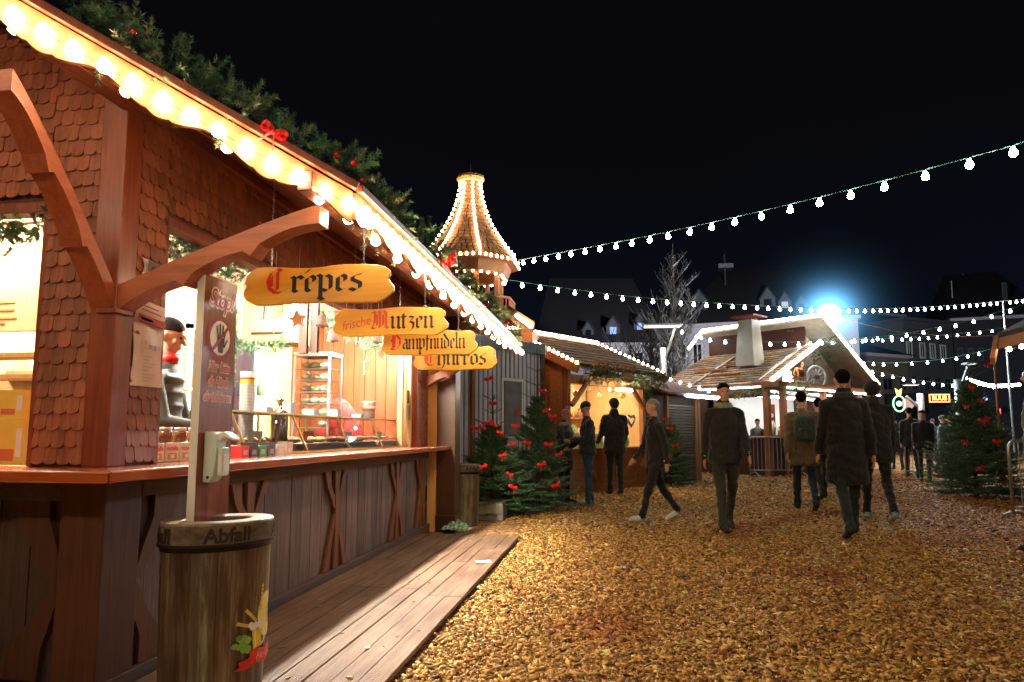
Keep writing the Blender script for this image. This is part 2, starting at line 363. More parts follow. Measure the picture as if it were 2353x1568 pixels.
# ================================================================ GROUND
def ground_mat():
    m, nt, n, l, b = newmat('bark_mulch_ground')
    v = coords(nt)
    w = n.new('ShaderNodeTexNoise'); w.inputs['Scale'].default_value = 9; l.new(v, w.inputs['Vector'])
    mx = n.new('ShaderNodeMix'); mx.data_type = 'RGBA'; mx.blend_type = 'ADD'; mx.inputs[0].default_value = 0.12
    l.new(v, mx.inputs[6]); l.new(w.outputs['Color'], mx.inputs[7])
    vo = n.new('ShaderNodeTexVoronoi'); vo.inputs['Scale'].default_value = 30; l.new(mx.outputs[2], vo.inputs['Vector'])
    v2 = n.new('ShaderNodeTexVoronoi'); v2.inputs['Scale'].default_value = 62; l.new(mx.outputs[2], v2.inputs['Vector'])
    sep = n.new('ShaderNodeSeparateColor'); l.new(vo.outputs['Color'], sep.inputs[0])
    c = ramp(nt, sep.outputs[0], [(0.0, srgb(92, 58, 32)), (0.35, srgb(150, 104, 58)), (0.7, srgb(192, 144, 84)), (1.0, srgb(220, 180, 124))])
    big = ramp(nt, noise(nt, v, 0.45, 4), [(0.35, (0.55, 0.42, 0.36)), (0.6, (1, 1, 1))])
    mm = n.new('ShaderNodeMix'); mm.data_type = 'RGBA'; mm.blend_type = 'MULTIPLY'; mm.inputs[0].default_value = 1
    l.new(c, mm.inputs[6]); l.new(big, mm.inputs[7]); l.new(tinted(nt, mm.outputs[2]), b.inputs['Base Color'])
    b.inputs['Roughness'].default_value = 0.85
    bump(nt, b, sep.outputs[1], 0.9, 0.03)
    return m
M['ground'] = ground_mat()
def chipmat():
    m, nt, n, l, b = newmat('wood_chip')
    a = n.new('ShaderNodeAttribute'); a.attribute_name = 'tint'
    f = noise(nt, coords(nt, (30, 30, 30)), 1, 3)
    mx = n.new('ShaderNodeMix'); mx.data_type = 'RGBA'; mx.blend_type = 'MULTIPLY'; mx.inputs[0].default_value = 0.5
    l.new(a.outputs['Color'], mx.inputs[6]); l.new(ramp(nt, f, [(0.3, (0.6, 0.55, 0.5)), (0.65, (1.2, 1.2, 1.2))]), mx.inputs[7])
    l.new(mx.outputs[2], b.inputs['Base Color']); b.inputs['Roughness'].default_value = 0.7; b.inputs['Specular IOR Level'].default_value = 0.35
    return m
M['chip'] = chipmat()
g = MB(); g.quad((-120, -60, 0), (120, -60, 0), (120, 160, 0), (-120, 160, 0))
g.build('ground', M['ground'], origin=(0, 0, 0), kind='structure')

# ================================================================ MAIN STALL (crepes)
XW, YF, XC, XE, SL = -2.27, 2.80, -2.00, -1.15, 0.53
ZC = 1.05
YEND = onX(977, 1212, XW).y
A = onX(809, 436, XE); ZE = A.z
def zt(X): return ZE + (XE - X) * SL
d0 = ray(0, -28)
tB = (ZE + SL * XE - 1.2) / (d0.z + SL * d0.x)
B = CAM + d0 * tB
YFAR = onX(1190, 785, XE).y
ZO = 2.30; YO0 = onX(358, 900, XW).y; YO1 = onX(957, 930, XW).y; XO = onY(92, 800, YF).x
XR = -4.4
print('STALL', 'YEND', YEND, 'A', A, 'B', B, 'YFAR', YFAR, 'YO', YO0, YO1, 'XO', XO)
dAB = (B - A); dh = Vector((dAB.x, dAB.y, 0)).normalized(); nV = Vector((dh.y, -dh.x, 0))
if nV.y > 0: nV = -nV
R = A + dAB * ((XR - A.x) / dAB.x)          # verge reaches the ridge
stall = thing('market_stall', 'big brown shingled crepe stall under a garlanded, bulb-lit roof edge', 'market stall', (XW, YF, 0))
def slab(mb, off0, off1, tint=1.0, inset=0.0):
    e0, e1 = Vector((XE - inset, A.y, 0)), Vector((XE - inset, YFAR, 0))
    P = [Vector((XE - inset, A.y, ZE - inset * -SL)), Vector((R.x, R.y, zt(R.x))), Vector((R.x, YFAR, zt(R.x))), Vector((XE - inset, YFAR, ZE + inset * SL))]
    lo = [p + Vector((0, 0, off0)) for p in P]; mb.prism(lo, (0, 0, off1 - off0), tint)
    Q = [Vector((2 * XR - p.x, p.y, p.z)) for p in P]; mb.prism([q + Vector((0, 0, off0)) for q in Q][::-1], (0, 0, off1 - off0), tint)
mb = MB(); slab(mb, 0.012, 0.05); mb.build('roof', M['roof_edge'], stall)
mb = MB(); slab(mb, -0.035, 0.008, inset=0.03); mb.build('soffit', M['soffit'], stall)
# drip edge battens under the felt (reddish brown moulding)
mb = MB()
mb.bar(A + nV * 0.035 + Vector((0.02, 0, 0.0)), R + nV * 0.035, 0.03, 0.035)
mb.bar((XE + 0.04, A.y - 0.01, ZE), (XE + 0.04, YFAR, ZE), 0.03, 0.035)
mb.build('roof_moulding', M['red_wood'], stall, bevel=0.004)
def scal(t):
    t = t % 1.0
    if t < .24: return .140 + .018 * math.sin(PI * t / .24)
    q = (t - .24) / .76
    return .130 + .018 * math.cos(2 * PI * q) - .012 * math.sin(PI * q)
# fascia along the side eave
L1 = YFAR - A.y; n1 = 420; per = 0.46
top = [Vector((XE, A.y + L1 * i / n1, ZE - 0.018)) for i in range(n1 + 1)]
bot = [Vector((XE, A.y + L1 * i / n1, ZE - scal(L1 * i / n1 / per))) for i in range(n1 + 1)]
mb = MB()
for i in range(n1): mb.prism([top[i], top[i + 1], bot[i + 1], bot[i]], (0.024, 0, 0))
mb.build('eave_fascia', M['fascia'], stall)
LV = (R - A).length; nv = 260; mb = MB(); dA = (R - A).normalized()
for i in range(nv):
    s0, s1 = LV * i / nv, LV * (i + 1) / nv
    p0, p1 = A + dA * s0, A + dA * s1
    mb.prism([p0 + Vector((0, 0, -.018)), p1 + Vector((0, 0, -.018)), p1 - Vector((0, 0, scal((s1 + .1) / per) * 1.1)), p0 - Vector((0, 0, scal((s0 + .1) / per) * 1.1))], nV * 0.024)
mb.build('gable_fascia', M['fascia'], stall)

# walls with shingles
def walls():
    mb = MB(); t = 0.06; sh = 0.02
    # side wall
    mb.box(XW - t, XW, YF + .02, YO0, ZC, zt(XW) - .04); mb.box(XW - t, XW, YO1, YEND, ZC, zt(XW) - .04)
    mb.box(XW - t, XW, YO0, YO1, ZO, zt(XW) - .04)
    # front wall
    pts = [(XO, YF, ZC), (XW - t, YF, ZC), (XW - t, YF, zt(XW) - .06), (XR, YF, zt(XR) - .06), (XR, YF, ZO), (XO, YF, ZO)]
    mb.prism([(XO, YF, ZO), (XW - t, YF, ZO), (XW - t, YF, zt(XW - t) - .06), (XR, YF, zt(XR) - .06), (XR, YF, ZO)], (0, t, 0), 0.8)
    mb.box(XO, XW - t, YF, YF + t, ZC, ZO)
    mb.box(2 * XR + 2.27, XR, YF, YF + t, ZC, zt(XR) - .9)
    # far wall and back wall
    mb.box(2 * XR + 2.27, XW - t, YEND - t, YEND, 0.1, zt(XW) - .04)
    mb.build('wall', M['soffit'], stall)
walls()
def shingle_rows(mb, org, U, N, u0, u1, z0, z1f, w, h, skip=None):
    """rounded shakes; U horizontal unit, N outward; z1f(u) top limit"""
    org, U, N = Vector(org), Vector(U), Vector(N); r = 0; z = z0
    zmax = max(z1f(u0), z1f(u1))
    while z < zmax:
        off = (r % 2) * 0.5 * w; u = u0 - off
        while u < u1:
            ua, ub = max(u, u0), min(u + w, u1); uc = (ua + ub) / 2
            if ub - ua > w * .12 and z < z1f(uc) and not (skip and skip(uc, z + h * .5)):
                g = .0009; ww = (ub - ua) / 2 - g; jz = random.uniform(-.003, .003); top = min(h * 1.45, z1f(uc) - z)
                pts = []
                for k in range(9):
                    a = PI * (1 + k / 8); full = (u + w / 2); x = full + math.cos(a) * (w / 2 - g); x = min(max(x, ua + g), ub - g)
                    pts.append((x, z + jz + h * .26 + math.copysign(abs(math.sin(a)) ** .8, math.sin(a)) * h * .26))
                top_l, top_r = (ua + g, z + top), (ub - g, z + top)
                th = .007 + random.random() * .003; tilt = .015
                P = [org + U * x + Vector((0, 0, zz)) + N * (tilt * (1 - (zz - z) / (1.45 * h)) + .002) for x, zz in pts + [top_r, top_l]]
                v = random.uniform(.72, 1.22); rr = random.uniform(.94, 1.08)
                mb.prism(P, N * th, (v * rr, v, v * random.uniform(.85, 1.1)))
            u += w
        z += h * .98; r += 1
mb = MB()
shingle_rows(mb, (0, YF, 0), (1, 0, 0), (0, -1, 0), XO + .012, XW - .085, ZC + .012, lambda u: zt(u) - .09, .066, .078)
shingle_rows(mb, (0, YF, 0), (1, 0, 0), (0, -1, 0), -3.2, XO + .012, ZO + .03, lambda u: zt(u) - .09, .066, .078)
mb.build('front_shingles', M['shingle'], stall)
mb = MB()
shingle_rows(mb, (XW, 0, 0), (0, 1, 0), (1, 0, 0), YF + .10, YO0 - .008, ZC + .012, lambda u: zt(XW) - .06, .062, .078)
shingle_rows(mb, (XW, 0, 0), (0, 1, 0), (1, 0, 0), YO0 - .008, YO1 + .02, ZO + .035, lambda u: zt(XW) - .06, .062, .078)
shingle_rows(mb, (XW, 0, 0), (0, 1, 0), (1, 0, 0), YO1 + .03, YEND - .02, ZC + .012, lambda u: zt(XW) - .06, .062, .078)
mb.build('side_shingles', M['shingle'], stall)
# corner post, opening frames
mb = MB(); mb.box(XW - .10, XW + .03, YF - .03, YF + .09, ZC, zt(XW) - .05); mb.build('corner_post', M['red_wood'], stall, bevel=.006)
mb = MB(); mb.box(XW - .07, XW + .018, YO0 - .012, YO0 + .018, ZC, ZO); mb.box(XW - .07, XW + .03, YO0 - .012, YO1 + .02, ZO - .035, ZO + .012)
mb.box(XW - .07, XW + .018, YO1 - .01, YO1 + .03, ZC, ZO)
mb.box(XO - .012, XO + .014, YF - .02, YF + .07, ZC, ZO); mb.box(XR, XO, YF - .02, YF + .07, ZO - .05, ZO)
mb.build('opening_frame', M['red_wood'], stall, bevel=.003)
# beam just under the soffit along the side wall head
mb = MB(); mb.box(XW + .022, XW + .06, YF + .1, YEND, zt(XW) - .13, zt(XW) - .06); mb.build('wall_plate', M['soffit'], stall)
# counter top: side run and front run mitred at the corner
mb = MB(); zc0 = ZC - .05
mb.prism([(XC, YF - .30, zc0), (XC, YEND + .12, zc0), (XW - .32, YEND + .12, zc0), (XW - .32, YF + .05, zc0)], (0, 0, .05)); mb.build('side_counter', M['counter'], stall, bevel=.008)
mb = MB(); mb.prism([(XC - .004, YF - .304, zc0 - .001), (XW - .325, YF + .05, zc0 - .001), (-4.6, YF + .05, zc0 - .001), (-4.6, YF - .304, zc0 - .001)], (0, 0, .05)); mb.build('front_counter', M['counterX'], stall, bevel=.008)
# base: vertical weathered planks
mb = MB(); random.seed(3); y = YF + .0
while y < YEND:
    w = random.uniform(.12, .2); t = random.uniform(.75, 1.15); off = random.uniform(0, .006); y1 = min(y + w, YEND)
    mb.box(XW - .05, XW - off, y + .004, y1 - .004, .1, ZC - .05, (t, t * random.uniform(.95, 1.03), t)); y += w
mb.box(XW - .12, XW - .02, YF + .05, YEND, .02, ZC - .06, .1)
mb.build('side_base_planks', M['base_plank'], stall, bevel=.003)
mb = MB(); x = XW
while x > -4.6:
    w = random.uniform(.14, .22); t = random.uniform(.45, .7); off = random.uniform(0, .006)
    mb.box(x - w + .004, x - .004, YF + off, YF + .05, .1, ZC - .05, (t * .6, t * .52, t * .46)); x -= w  # front planks tinted darker, painting the shade below the counter
mb.box(-4.6, XW - .05, YF + .03, YF + .12, .02, ZC - .06, .1)
mb.build('front_base_planks', M['base_plank'], stall, bevel=.003)
def wavy_band(p0, p1, w0, amp=.012, n=14, seed=0):
    rr = random.Random(seed); p0, p1 = Vector(p0), Vector(p1); L = []; Rr = []
    d = p1 - p0
    return rr
def outline_strip(mb, ctr, wid, plane, off, th, tint=1.0):
    """ctr: [(a,z)], wid: widths; plane 'side' (a=Y) or 'front' (a=X)"""
    n = len(ctr)
    for i in range(n - 1):
        (a0, z0), (a1, z1) = ctr[i], ctr[i + 1]; w0, w1 = wid[i] / 2, wid[i + 1] / 2
        q = [(a0 - w0, z0), (a0 + w0, z0), (a1 + w1, z1), (a1 - w1, z1)]
        if plane == 'side': mb.prism([(XW + off, a, z) for a, z in q], (th, 0, 0), tint)
        else: mb.prism([(a, YF - off, z) for a, z in q], (0, -th, 0), tint)
def smooth_pts(pts, n=18):
    out = []
    for i in range(n + 1):
        t = i / n * (len(pts) - 1); k = min(int(t), len(pts) - 2); f = t - k
        f2 = f * f * (3 - 2 * f) * .5 + f * .5
        out.append(tuple(pts[k][j] * (1 - f2) + pts[k + 1][j] * f2 for j in range(len(pts[0]))))
    return out
def branch_motif(yc, sgn=1, seed=0, plane='side', sc=1.0, th=.022):
    """tree-trunk shaped board cut-out: trunk with root legs and two arms, dark shadow gaps between"""
    rr = random.Random(seed); mb = MB(); zt_, zb = ZC - .13, .12
    j = lambda a: rr.uniform(-a, a)
    trunk = smooth_pts([(yc + j(.01), zb, .10), (yc + j(.02), .32, .075), (yc + .01, .55, .085), (yc + j(.02), .75, .08), (yc + j(.01), zt_, .11)], 20)
    arm1 = smooth_pts([(yc - .03, .60, .05), (yc - .07 * sc, .68, .085), (yc - .17 * sc, .78, .07), (yc - .20 * sc, zt_, .12)], 12)
    arm2 = smooth_pts([(yc + .03, .60, .05), (yc + .08 * sc, .70, .07), (yc + .13 * sc, .80, .06), (yc + .22 * sc, zt_, .10)], 12)
    leg1 = smooth_pts([(yc - .20 * sc, zb, .11), (yc - .15 * sc, .28, .075), (yc - .09 * sc, .42, .06), (yc - .03, .55, .04)], 12)
    leg2 = smooth_pts([(yc + .20 * sc, zb, .08), (yc + .15 * sc, .26, .055), (yc + .08 * sc, .38, .05), (yc + .03, .52, .04)], 12)
    for i, s in enumerate((arm1, leg1, arm2, leg2, trunk)):
        outline_strip(mb, [(p[0], p[1]) for p in s], [p[2] for p in s], plane, .003 + .0012 * i, th, rr.uniform(.8, 1.1))
    return mb
for i, (u, v) in enumerate([(577, 1150), (772, 1190), (912, 1150)]):
    yc = onX(u, v, XW + .02).y
    branch_motif(yc, seed=i + 2, sc=.9).build('tree_shaped_board', M['base_trim'], stall)
branch_motif(YEND - .3, seed=9, sc=.7).build('tree_shaped_board', M['base_trim'], stall)
# lower corner post and its branches, tinted dark as painted shade
mb = MB(); mb.box(XW - .17, XW + .045, YF - .045, YF + .20, .10, ZC - .052, .38); mb.build('base_corner_post', M['base_trim'], stall, bevel=.008)
mb = MB()
for pts, pl in (([(YF + .42, ZC - .13, .20), (YF + .40, .80, .16), (YF + .30, .66, .10), (YF + .22, .52, .05)], 'side'),
                ([(YF + .36, .12, .20), (YF + .33, .25, .14), (YF + .26, .35, .10), (YF + .20, .50, .05)], 'side')):
    s = smooth_pts(pts, 14); outline_strip(mb, [(p[0], p[1]) for p in s][::-1], [p[2] for p in s][::-1], pl, .004, .024, .5); mb.build('corner_branch_board', M['base_trim'], stall); mb = MB()
for pts in ([(XW - .34, ZC - .13, .20), (XW - .32, .82, .17), (XW - .24, .66, .12), (XW - .18, .52, .06)], [(XW - .36, .12, .22), (XW - .32, .25, .16), (XW - .25, .38, .1), (XW - .18, .52, .05)]):
    s = smooth_pts(pts, 14); outline_strip(mb, [(p[0], p[1]) for p in s][::-1], [p[2] for p in s][::-1], 'front', .004, .024, .3); mb.build('corner_branch_board', M['base_trim'], stall); mb = MB()
mb = MB()
mb.box(XW + .002, XW + .035, YF + .21, YEND, ZC - .15, ZC - .052); mb.box(XW + .002, XW + .05, YF - .0, YEND + .02, .0, .115)
mb.build('side_rail', M['base_rail'], stall, bevel=.005)
mb = MB(); mb.box(-4.6, XW - .175, YF - .035, YF - .002, ZC - .15, ZC - .052, .6); mb.box(-4.6, XW + .045, YF - .065, YF - .003, .0, .10, .45)  # front rails carry the same painted shade in their tint
mb.build('front_rail', M['base_rail'], stall, bevel=.005)
# brackets (curved, stepped underside)
def bracket(O, D, L, H, th, name, mat, steps=3):
    """O bottom at the post, D horizontal unit direction; profile rises from O; outer end (L,H)"""
    O, D = Vector(O), Vector(D); S = Vector((-D.y, D.x, 0)) * th
    top = []; bot = []; n = 24
    for i in range(n + 1):
        t = i / n; x = L * t; ztop = .11 + (H - .0) * (1 - (1 - t) ** 1.12); top.append((x, ztop))
    pts_b = []
    for k in range(steps):
        ta, tb = k / steps, (k + 1) / steps
        for i in range(9):
            q = i / 8; t = ta + (tb - ta) * q
            base = H * (1 - (1 - t) ** 1.12)
            pts_b.append((L * t, base + .004 + .022 * math.sin(PI * q) - (.030 if q > .90 or q < .02 else 0) * (1 if 0 < t < 1 else 0)))
    pl = [(L * 1.0, H + .11)]
    outl = pts_b + top[::-1]
    # build as quads columns
    mb = MB(); xs = [p[0] for p in pts_b]
    def ztop(x): t = x / L; return .12 + H * (1 - (1 - t) ** 1.12) - .03 * t
    for (a, b) in zip(pts_b[:-1], pts_b[1:]):
        if b[0] - a[0] < 1e-5: continue
        q = [(a[0], a[1]), (b[0], b[1]), (b[0], ztop(b[0])), (a[0], ztop(a[0]))]
        mb.prism([O + D * x + Vector((0, 0, z)) - S / 2 for x, z in q], S, 1.0)
    return mb.build(name, mat, stall)
pb = onY(288, 708, YF + .03); pe = onY(745, 478, YF + .03)
bracket((XW + .03, YF + .03, pb.z - .02), (1, 0, 0), pe.x - XW - .03, pe.z - pb.z - .07, .10, 'side_bracket', M['bracket'])
bracket((XW - .04, YF - .03, pb.z - .02), (0, -1, 0), .60, .74, .11, 'front_bracket', M['bracketY'])
pb2 = onY(975, 885, YEND - .1)
bracket((XW + .03, YEND - .12, pb2.z - .04), (1, 0, 0), .85, .36, .10, 'side_bracket', M['bracket'])
mb = MB(); mb.box(XW - .06, XW + .045, YF - .045, YF + .07, pb.z - .035, pb.z - .012); mb.build('bracket_foot', M['red_wood'], stall, bevel=.003)
mb = MB(); mb.bar((XE - .16, YF - .1, zt(XE - .16) - .085), (XE - .16, YFAR - .05, zt(XE - .16) - .085), .07, .09); mb.bar((XW + .05, YF - .55, zt(XW + .05) - .095), (XW + .05, YF + .1, zt(XW + .05) - .095), .09, .10)
mb.build('purlin', M['soffit'], stall, bevel=.005)
# end post: wood edge and brown boxed pillar beyond the counter
e0 = onZ(1000, 1212, .0)
mb = MB(); mb.box(XW - .02, XW + .09, YEND + .13, YEND + .22, 0, 2.1, (1.25, 1.1, .8)); mb.build('end_post', M['yellow_wood'], stall, bevel=.004)
mb = MB(); mb.box(XW + .10, XW + .33, YEND + .14, YEND + .42, 0, 2.08); mb.box(XW + .09, XW + .345, YEND + .12, YEND + .44, 0, .2, .8)
mb.build('end_pillar', plain('brown_lacquer', srgb(84, 56, 34), .35, 0, .15), stall, bevel=.006)
# interior lining
mb = MB(); ix = -4.02
mb.box(ix - .03, ix, YF + .1, YEND - .07, .1, 2.75)
mb.build('back_panelling', M['yellow_wood'], stall)
mb = MB(); y = XW - .08
while y > ix:
    mb.box(y - .135, y - .004, YEND - .085, YEND - .065, .1, 2.75, random.uniform(.7, 1.15)); y -= .14
mb.build('end_panelling', M['inner_brown'], stall)
mb = MB(); mb.box(ix, XW - .07, YF + .1, YEND - .09, 2.75, 2.78); mb.box(ix, XW - .07, YF + .1, YEND - .09, .1, .14, .4)
mb.build('ceiling_lining', plain('cream_lining', srgb(226, 200, 160), .7), stall)
mb = MB()
for yy in (5.1, 6.3, 7.4): mb.box(-2.62, -2.52, yy - .42, yy + .42, 2.52, 2.57)
for yy in (3.3, ): mb.box(-3.5, -3.0, yy - .1, yy, 2.55, 2.6)
mb.build('tube_lamp', emit('stall_tube_glow', (1.0, .93, .82), 640), stall)
# yellow jamb posts at far end of the opening
mb = MB()
for yy, ww in ((YO1 - .10, .05), (YO1 - .28, .035), (YO1 - .42, .05)): mb.box(XW - .10, XW - .04, yy, yy + ww, ZC, ZO, 1.1)
mb.build('opening_post', M['yellow_wood'], stall)
# sliding window frame + pane in back wall
mb = MB(); wy0, wy1 = 5.9, 7.2
mb.box(ix, ix + .05, wy0, wy0 + .06, 1.1, 2.25); mb.box(ix, ix + .05, wy1 - .06, wy1, 1.1, 2.25); mb.box(ix, ix + .05, wy0, wy1, 2.2, 2.27)
wf = mb.build('back_window', M['white'], stall); mb = MB(); mb.box(ix + .001, ix + .02, wy0 + .06, wy1 - .06, 1.1, 2.2); mb.build('pane', M['window_glass'], wf)

# ---------------------------------------------------------------- deck
M['deck'] = None
def deckmat():
    m, nt, n, l, b = newmat('grooved_decking')
    v = coords(nt, (1, 1, 1)); sx = n.new('ShaderNodeSeparateXYZ'); l.new(v, sx.inputs[0])
    w = n.new('ShaderNodeMath'); w.operation = 'MULTIPLY'; l.new(sx.outputs[0], w.inputs[0]); w.inputs[1].default_value = 2 * PI / .0125
    s = n.new('ShaderNodeMath'); s.operation = 'SINE'; l.new(w.outputs[0], s.inputs[0])
    c = ramp(nt, noise(nt, coords(nt, (30, 2, 1)), 1, 5), [(.3, srgb(112, 84, 62)), (.7, srgb(166, 134, 104))])
    big = ramp(nt, noise(nt, coords(nt, (1.2, .7, 1)), 1.6, 4), [(.38, (.62, .5, .44)), (.62, (1.1, 1.1, 1.1))])
    mm = n.new('ShaderNodeMix'); mm.data_type = 'RGBA'; mm.blend_type = 'MULTIPLY'; mm.inputs[0].default_value = 1; l.new(c, mm.inputs[6]); l.new(big, mm.inputs[7])
    gr = n.new('ShaderNodeMapRange'); gr.inputs[1].default_value = -.9; gr.inputs[2].default_value = .0; gr.inputs[3].default_value = .45; gr.inputs[4].default_value = 1; l.new(s.outputs[0], gr.inputs[0])
    m3 = n.new('ShaderNodeMix'); m3.data_type = 'RGBA'; m3.blend_type = 'MULTIPLY'; m3.inputs[0].default_value = 1; l.new(mm.outputs[2], m3.inputs[6]); l.new(gr.outputs[0], m3.inputs[7])
    l.new(tinted(nt, m3.outputs[2]), b.inputs['Base Color']); b.inputs['Roughness'].default_value = .6
    bump(nt, b, s.outputs[0], .5, .003); return m
M['deck'] = deckmat()
YD0 = onX(283, 1556, XW + .06).y; XD1 = onZ(1195, 1230, .06).x; YD1 = onZ(1195, 1230, .06).y
print('DECK', YD0, XD1, YD1, onZ(890, 1568, .06))
deck = thing('boardwalk', 'grooved brown wooden deck laid along the crepe counter', 'boardwalk', ((XW + XD1) / 2, YD0, 0))
nb = 9; bw = (XD1 - (XW + .06)) / nb
random.seed(11)
for i in range(nb):
    x0 = XW + .06 + i * bw
    mb = MB(); js = [YD0 - .0, YD0 + random.choice([2.1, 3.2, 2.6]), YD1 - random.uniform(.0, .05)] if i < nb - 2 else [YD0 - .0, YD0 + 1.9, YD0 + 3.9, YD1]
    for a, b in zip(js[:-1], js[1:]):
        t = random.uniform(.85, 1.15); sk = random.uniform(-.004, .004)
        mb.box(x0 + .004 + sk, x0 + bw - .004 + sk, a + .003, b - .003, .035, .06 + random.uniform(0, .002), (t, t * .98, t * .96))
    mb.build('deck_board', M['deck'], deck)
mb = MB()
for yy in np.arange(YD0 + .03, YD1, .6): mb.box(XW + .06, XD1 - .02, yy, yy + .06, .002, .034, .5)
mb.build('joist', M['dark_wood'], deck)
mb = MB(); o = Vector((XW + .42, YD0 + .02, .062)); mb.box(o.x, o.x + .10, o.y, o.y + .07, .062, .10); mb.build('wood_block', M['deck'], label='small pale wood block on the near end of the deck', cat='wood block', bevel=.004)

# ---------------------------------------------------------------- wood chips
def chips(n, xr, yr, lmin, lmax, seed, dark=0.0, kfun=None):
    r = np.random.default_rng(seed)
    x = r.uniform(*xr, n); y = r.uniform(*yr, n)
    keep = ~((x < XD1 + .02) & (y < YD1 + .01)) & ~((x < XD1 - .4) & (y < YD1 + 1))
    if kfun is not None: keep &= kfun(x, y, r)
    x, y = x[keep], y[keep]; n = len(x)
    L = r.uniform(lmin, lmax, n) * np.exp(r.normal(-.08, .28, n)) * (1 + (r.random(n) < .04) * .7); W = L * r.uniform(.28, .7, n); H = r.uniform(.003, .007, n)
    yaw = r.uniform(0, 2 * PI, n); pit = r.normal(0, .30, n); rol = r.normal(0, .35, n)
    z = .006 + np.abs(r.normal(0, .012, n))
    cy, sy = np.cos(yaw), np.sin(yaw); cp, sp = np.cos(pit), np.sin(pit); cr, sr = np.cos(rol), np.sin(rol)
    ax = np.stack([cy * cp, sy * cp, sp], 1); ay = np.stack([-sy * cr, cy * cr, sr], 1); az = np.cross(ax, ay)
    C = np.array([(-1, -1, 0), (1, -1, 0), (1, 1, 0), (-1, 1, 0), (-1, -1, 1), (1, -1, 1), (1, 1, 1), (-1, 1, 1)], float)
    jit = 1 - r.uniform(0, .55, (n, 4)); jit2 = 1 - r.uniform(0, .6, (n, 4))
    jx = np.concatenate([jit, jit], 1); jy = np.concatenate([jit2, jit2], 1)
    P = (ax[:, None] * (C[None, :, 0] * jx * L[:, None] / 2)[:, :, None] + ay[:, None] * (C[None, :, 1] * jy * W[:, None] / 2)[:, :, None] + az[:, None] * (C[None, :, 2] * H[:, None])[:, :, None])
    P += np.stack([x, y, z], 1)[:, None]
    base = (np.arange(n) * 8)[:, None, None]
    Fc = np.array([(4, 5, 6, 7), (0, 1, 5, 4), (1, 2, 6, 5), (2, 3, 7, 6), (3, 0, 4, 7)])[None]
    F_ = (base + Fc).reshape(-1)
    pal = np.array([srgb(214, 160, 88)[:3], srgb(186, 126, 60)[:3], srgb(150, 98, 44)[:3], srgb(112, 66, 34)[:3], srgb(222, 182, 120)[:3], srgb(74, 42, 24)[:3], srgb(150, 128, 60)[:3]])
    pr = np.array([.24, .28, .2, .1, .07, .06, .05])
    c = pal[r.choice(len(pal), n, p=pr)] * np.array([1.05, 1.22, 1.12]) * r.uniform(.75, 1.2, (n, 1))
    # patches of darker, redder mulch
    ph = np.sin(x * 1.7 + 2.1 * np.sin(y * .9)) * np.sin(y * 1.1 + 1.3 * np.sin(x * 1.3))
    m = np.clip((ph - .62) * 2.4, 0, .9)[:, None]; m = np.maximum(m, np.clip((x - 2.2 - .12 * y) * .6, 0, .6)[:, None] * (y > 3)[:, None])
    c = c * (1 - m) + c * np.array([.72, .46, .34]) * m
    return P.reshape(-1, 3), F_, np.repeat(c, 5, 0)
parts = [chips(34000, (-1.2, 3.6), (2.7, 5.2), .018, .046, 1), chips(42000, (-1.2, 5.5), (5.2, 9), .022, .05, 2),
         chips(30000, (-1.5, 8), (9, 15), .03, .06, 3), chips(14000, (-1, 10), (15, 22), .045, .08, 4)]
off = 0; Vs, Fs, Cs = [], [], []
for V, f, c in parts: Vs.append(V); Fs.append(f + off); Cs.append(c); off += len(V)
from_np('wood_chips', np.concatenate(Vs), 4, np.concatenate(Fs), np.concatenate(Cs), M['chip'], origin=(0, 0, 0),
        label='loose golden wood chips strewn over the market lane', cat='wood chips', kind='stuff')

# ---------------------------------------------------------------- bulbs on the fascia: one string
def bulb_mesh(name, r, mat, seg=10, neck=True, sock=True):
    mb = MB()
    prof = [(.0005, -r), (r * .5, -r * .87), (r * .87, -r * .5), (r, 0), (r * .88, r * .5), (r * .62, r * .95), (r * .46, r * 1.35), (r * .42, r * (1.75 if sock else 1.36))]
    mb.lathe(prof, (0, 0, 0), seg, cap=False, mi=0)
    if sock: mb.lathe([(r * .5, r * 1.74), (r * .5, r * 2.2), (.0005, r * 2.25)], (0, 0, 0), seg, cap=False, mi=1, tint=1)
    me = mb.mesh(name); me.materials.append(mat); me.materials.append(M['cable_dark'])
    me.polygons.foreach_set('use_smooth', [True] * len(me.polygons)); return me
def string_light(name, label, cat, pts, spacing, bme, cable_mat, cr=.006, group=None, sag=0.0, drop=0.045, start=0.0, rot=None, kind_bulb='bulb'):
    """pts: 3-D polyline of the cable; bulbs are parts"""
    P = [Vector(p) for p in pts]
    root = thing(name, label, cat, P[0], 0, group)
    mb = MB(); mb.tube(P, cr, 6); mb.build('cable', cable_mat, root)
    s = start; acc = 0.0; k = 0
    for a, b in zip(P[:-1], P[1:]):
        L = (b - a).length
        while s <= acc + L:
            p = a + (b - a) * ((s - acc) / L)
            o = bpy.data.objects.new(kind_bulb, bme); COL.objects.link(o); o.parent = root; o.location = p - Vector((0, 0, drop)) - P[0]
            if drop: o.rotation_euler = (random.uniform(-.12, .12), random.uniform(-.12, .12), 0)
            s += spacing * random.uniform(.94, 1.06); k += 1
        acc += L
    return root, k
big = bulb_mesh('bulb', .0255, M['warm_bulb'], 12, sock=False)
pts = [R + nV * .05 - Vector((0, 0, .10))] + [A + dA * s + nV * .05 - Vector((0, 0, .10)) for s in np.arange(LV - .2, 0.02, -.2)] + \
      [Vector((XE + .05, y, ZE - .10)) for y in np.arange(A.y, YFAR, .25)] + [Vector((XE + .05, YFAR, ZE - .10))]
string_light('bulb_string', 'glaring warm round bulbs lining the fascia of the crepe stall', 'string light', pts, .118, big, M['fascia'], .002, drop=0.0)

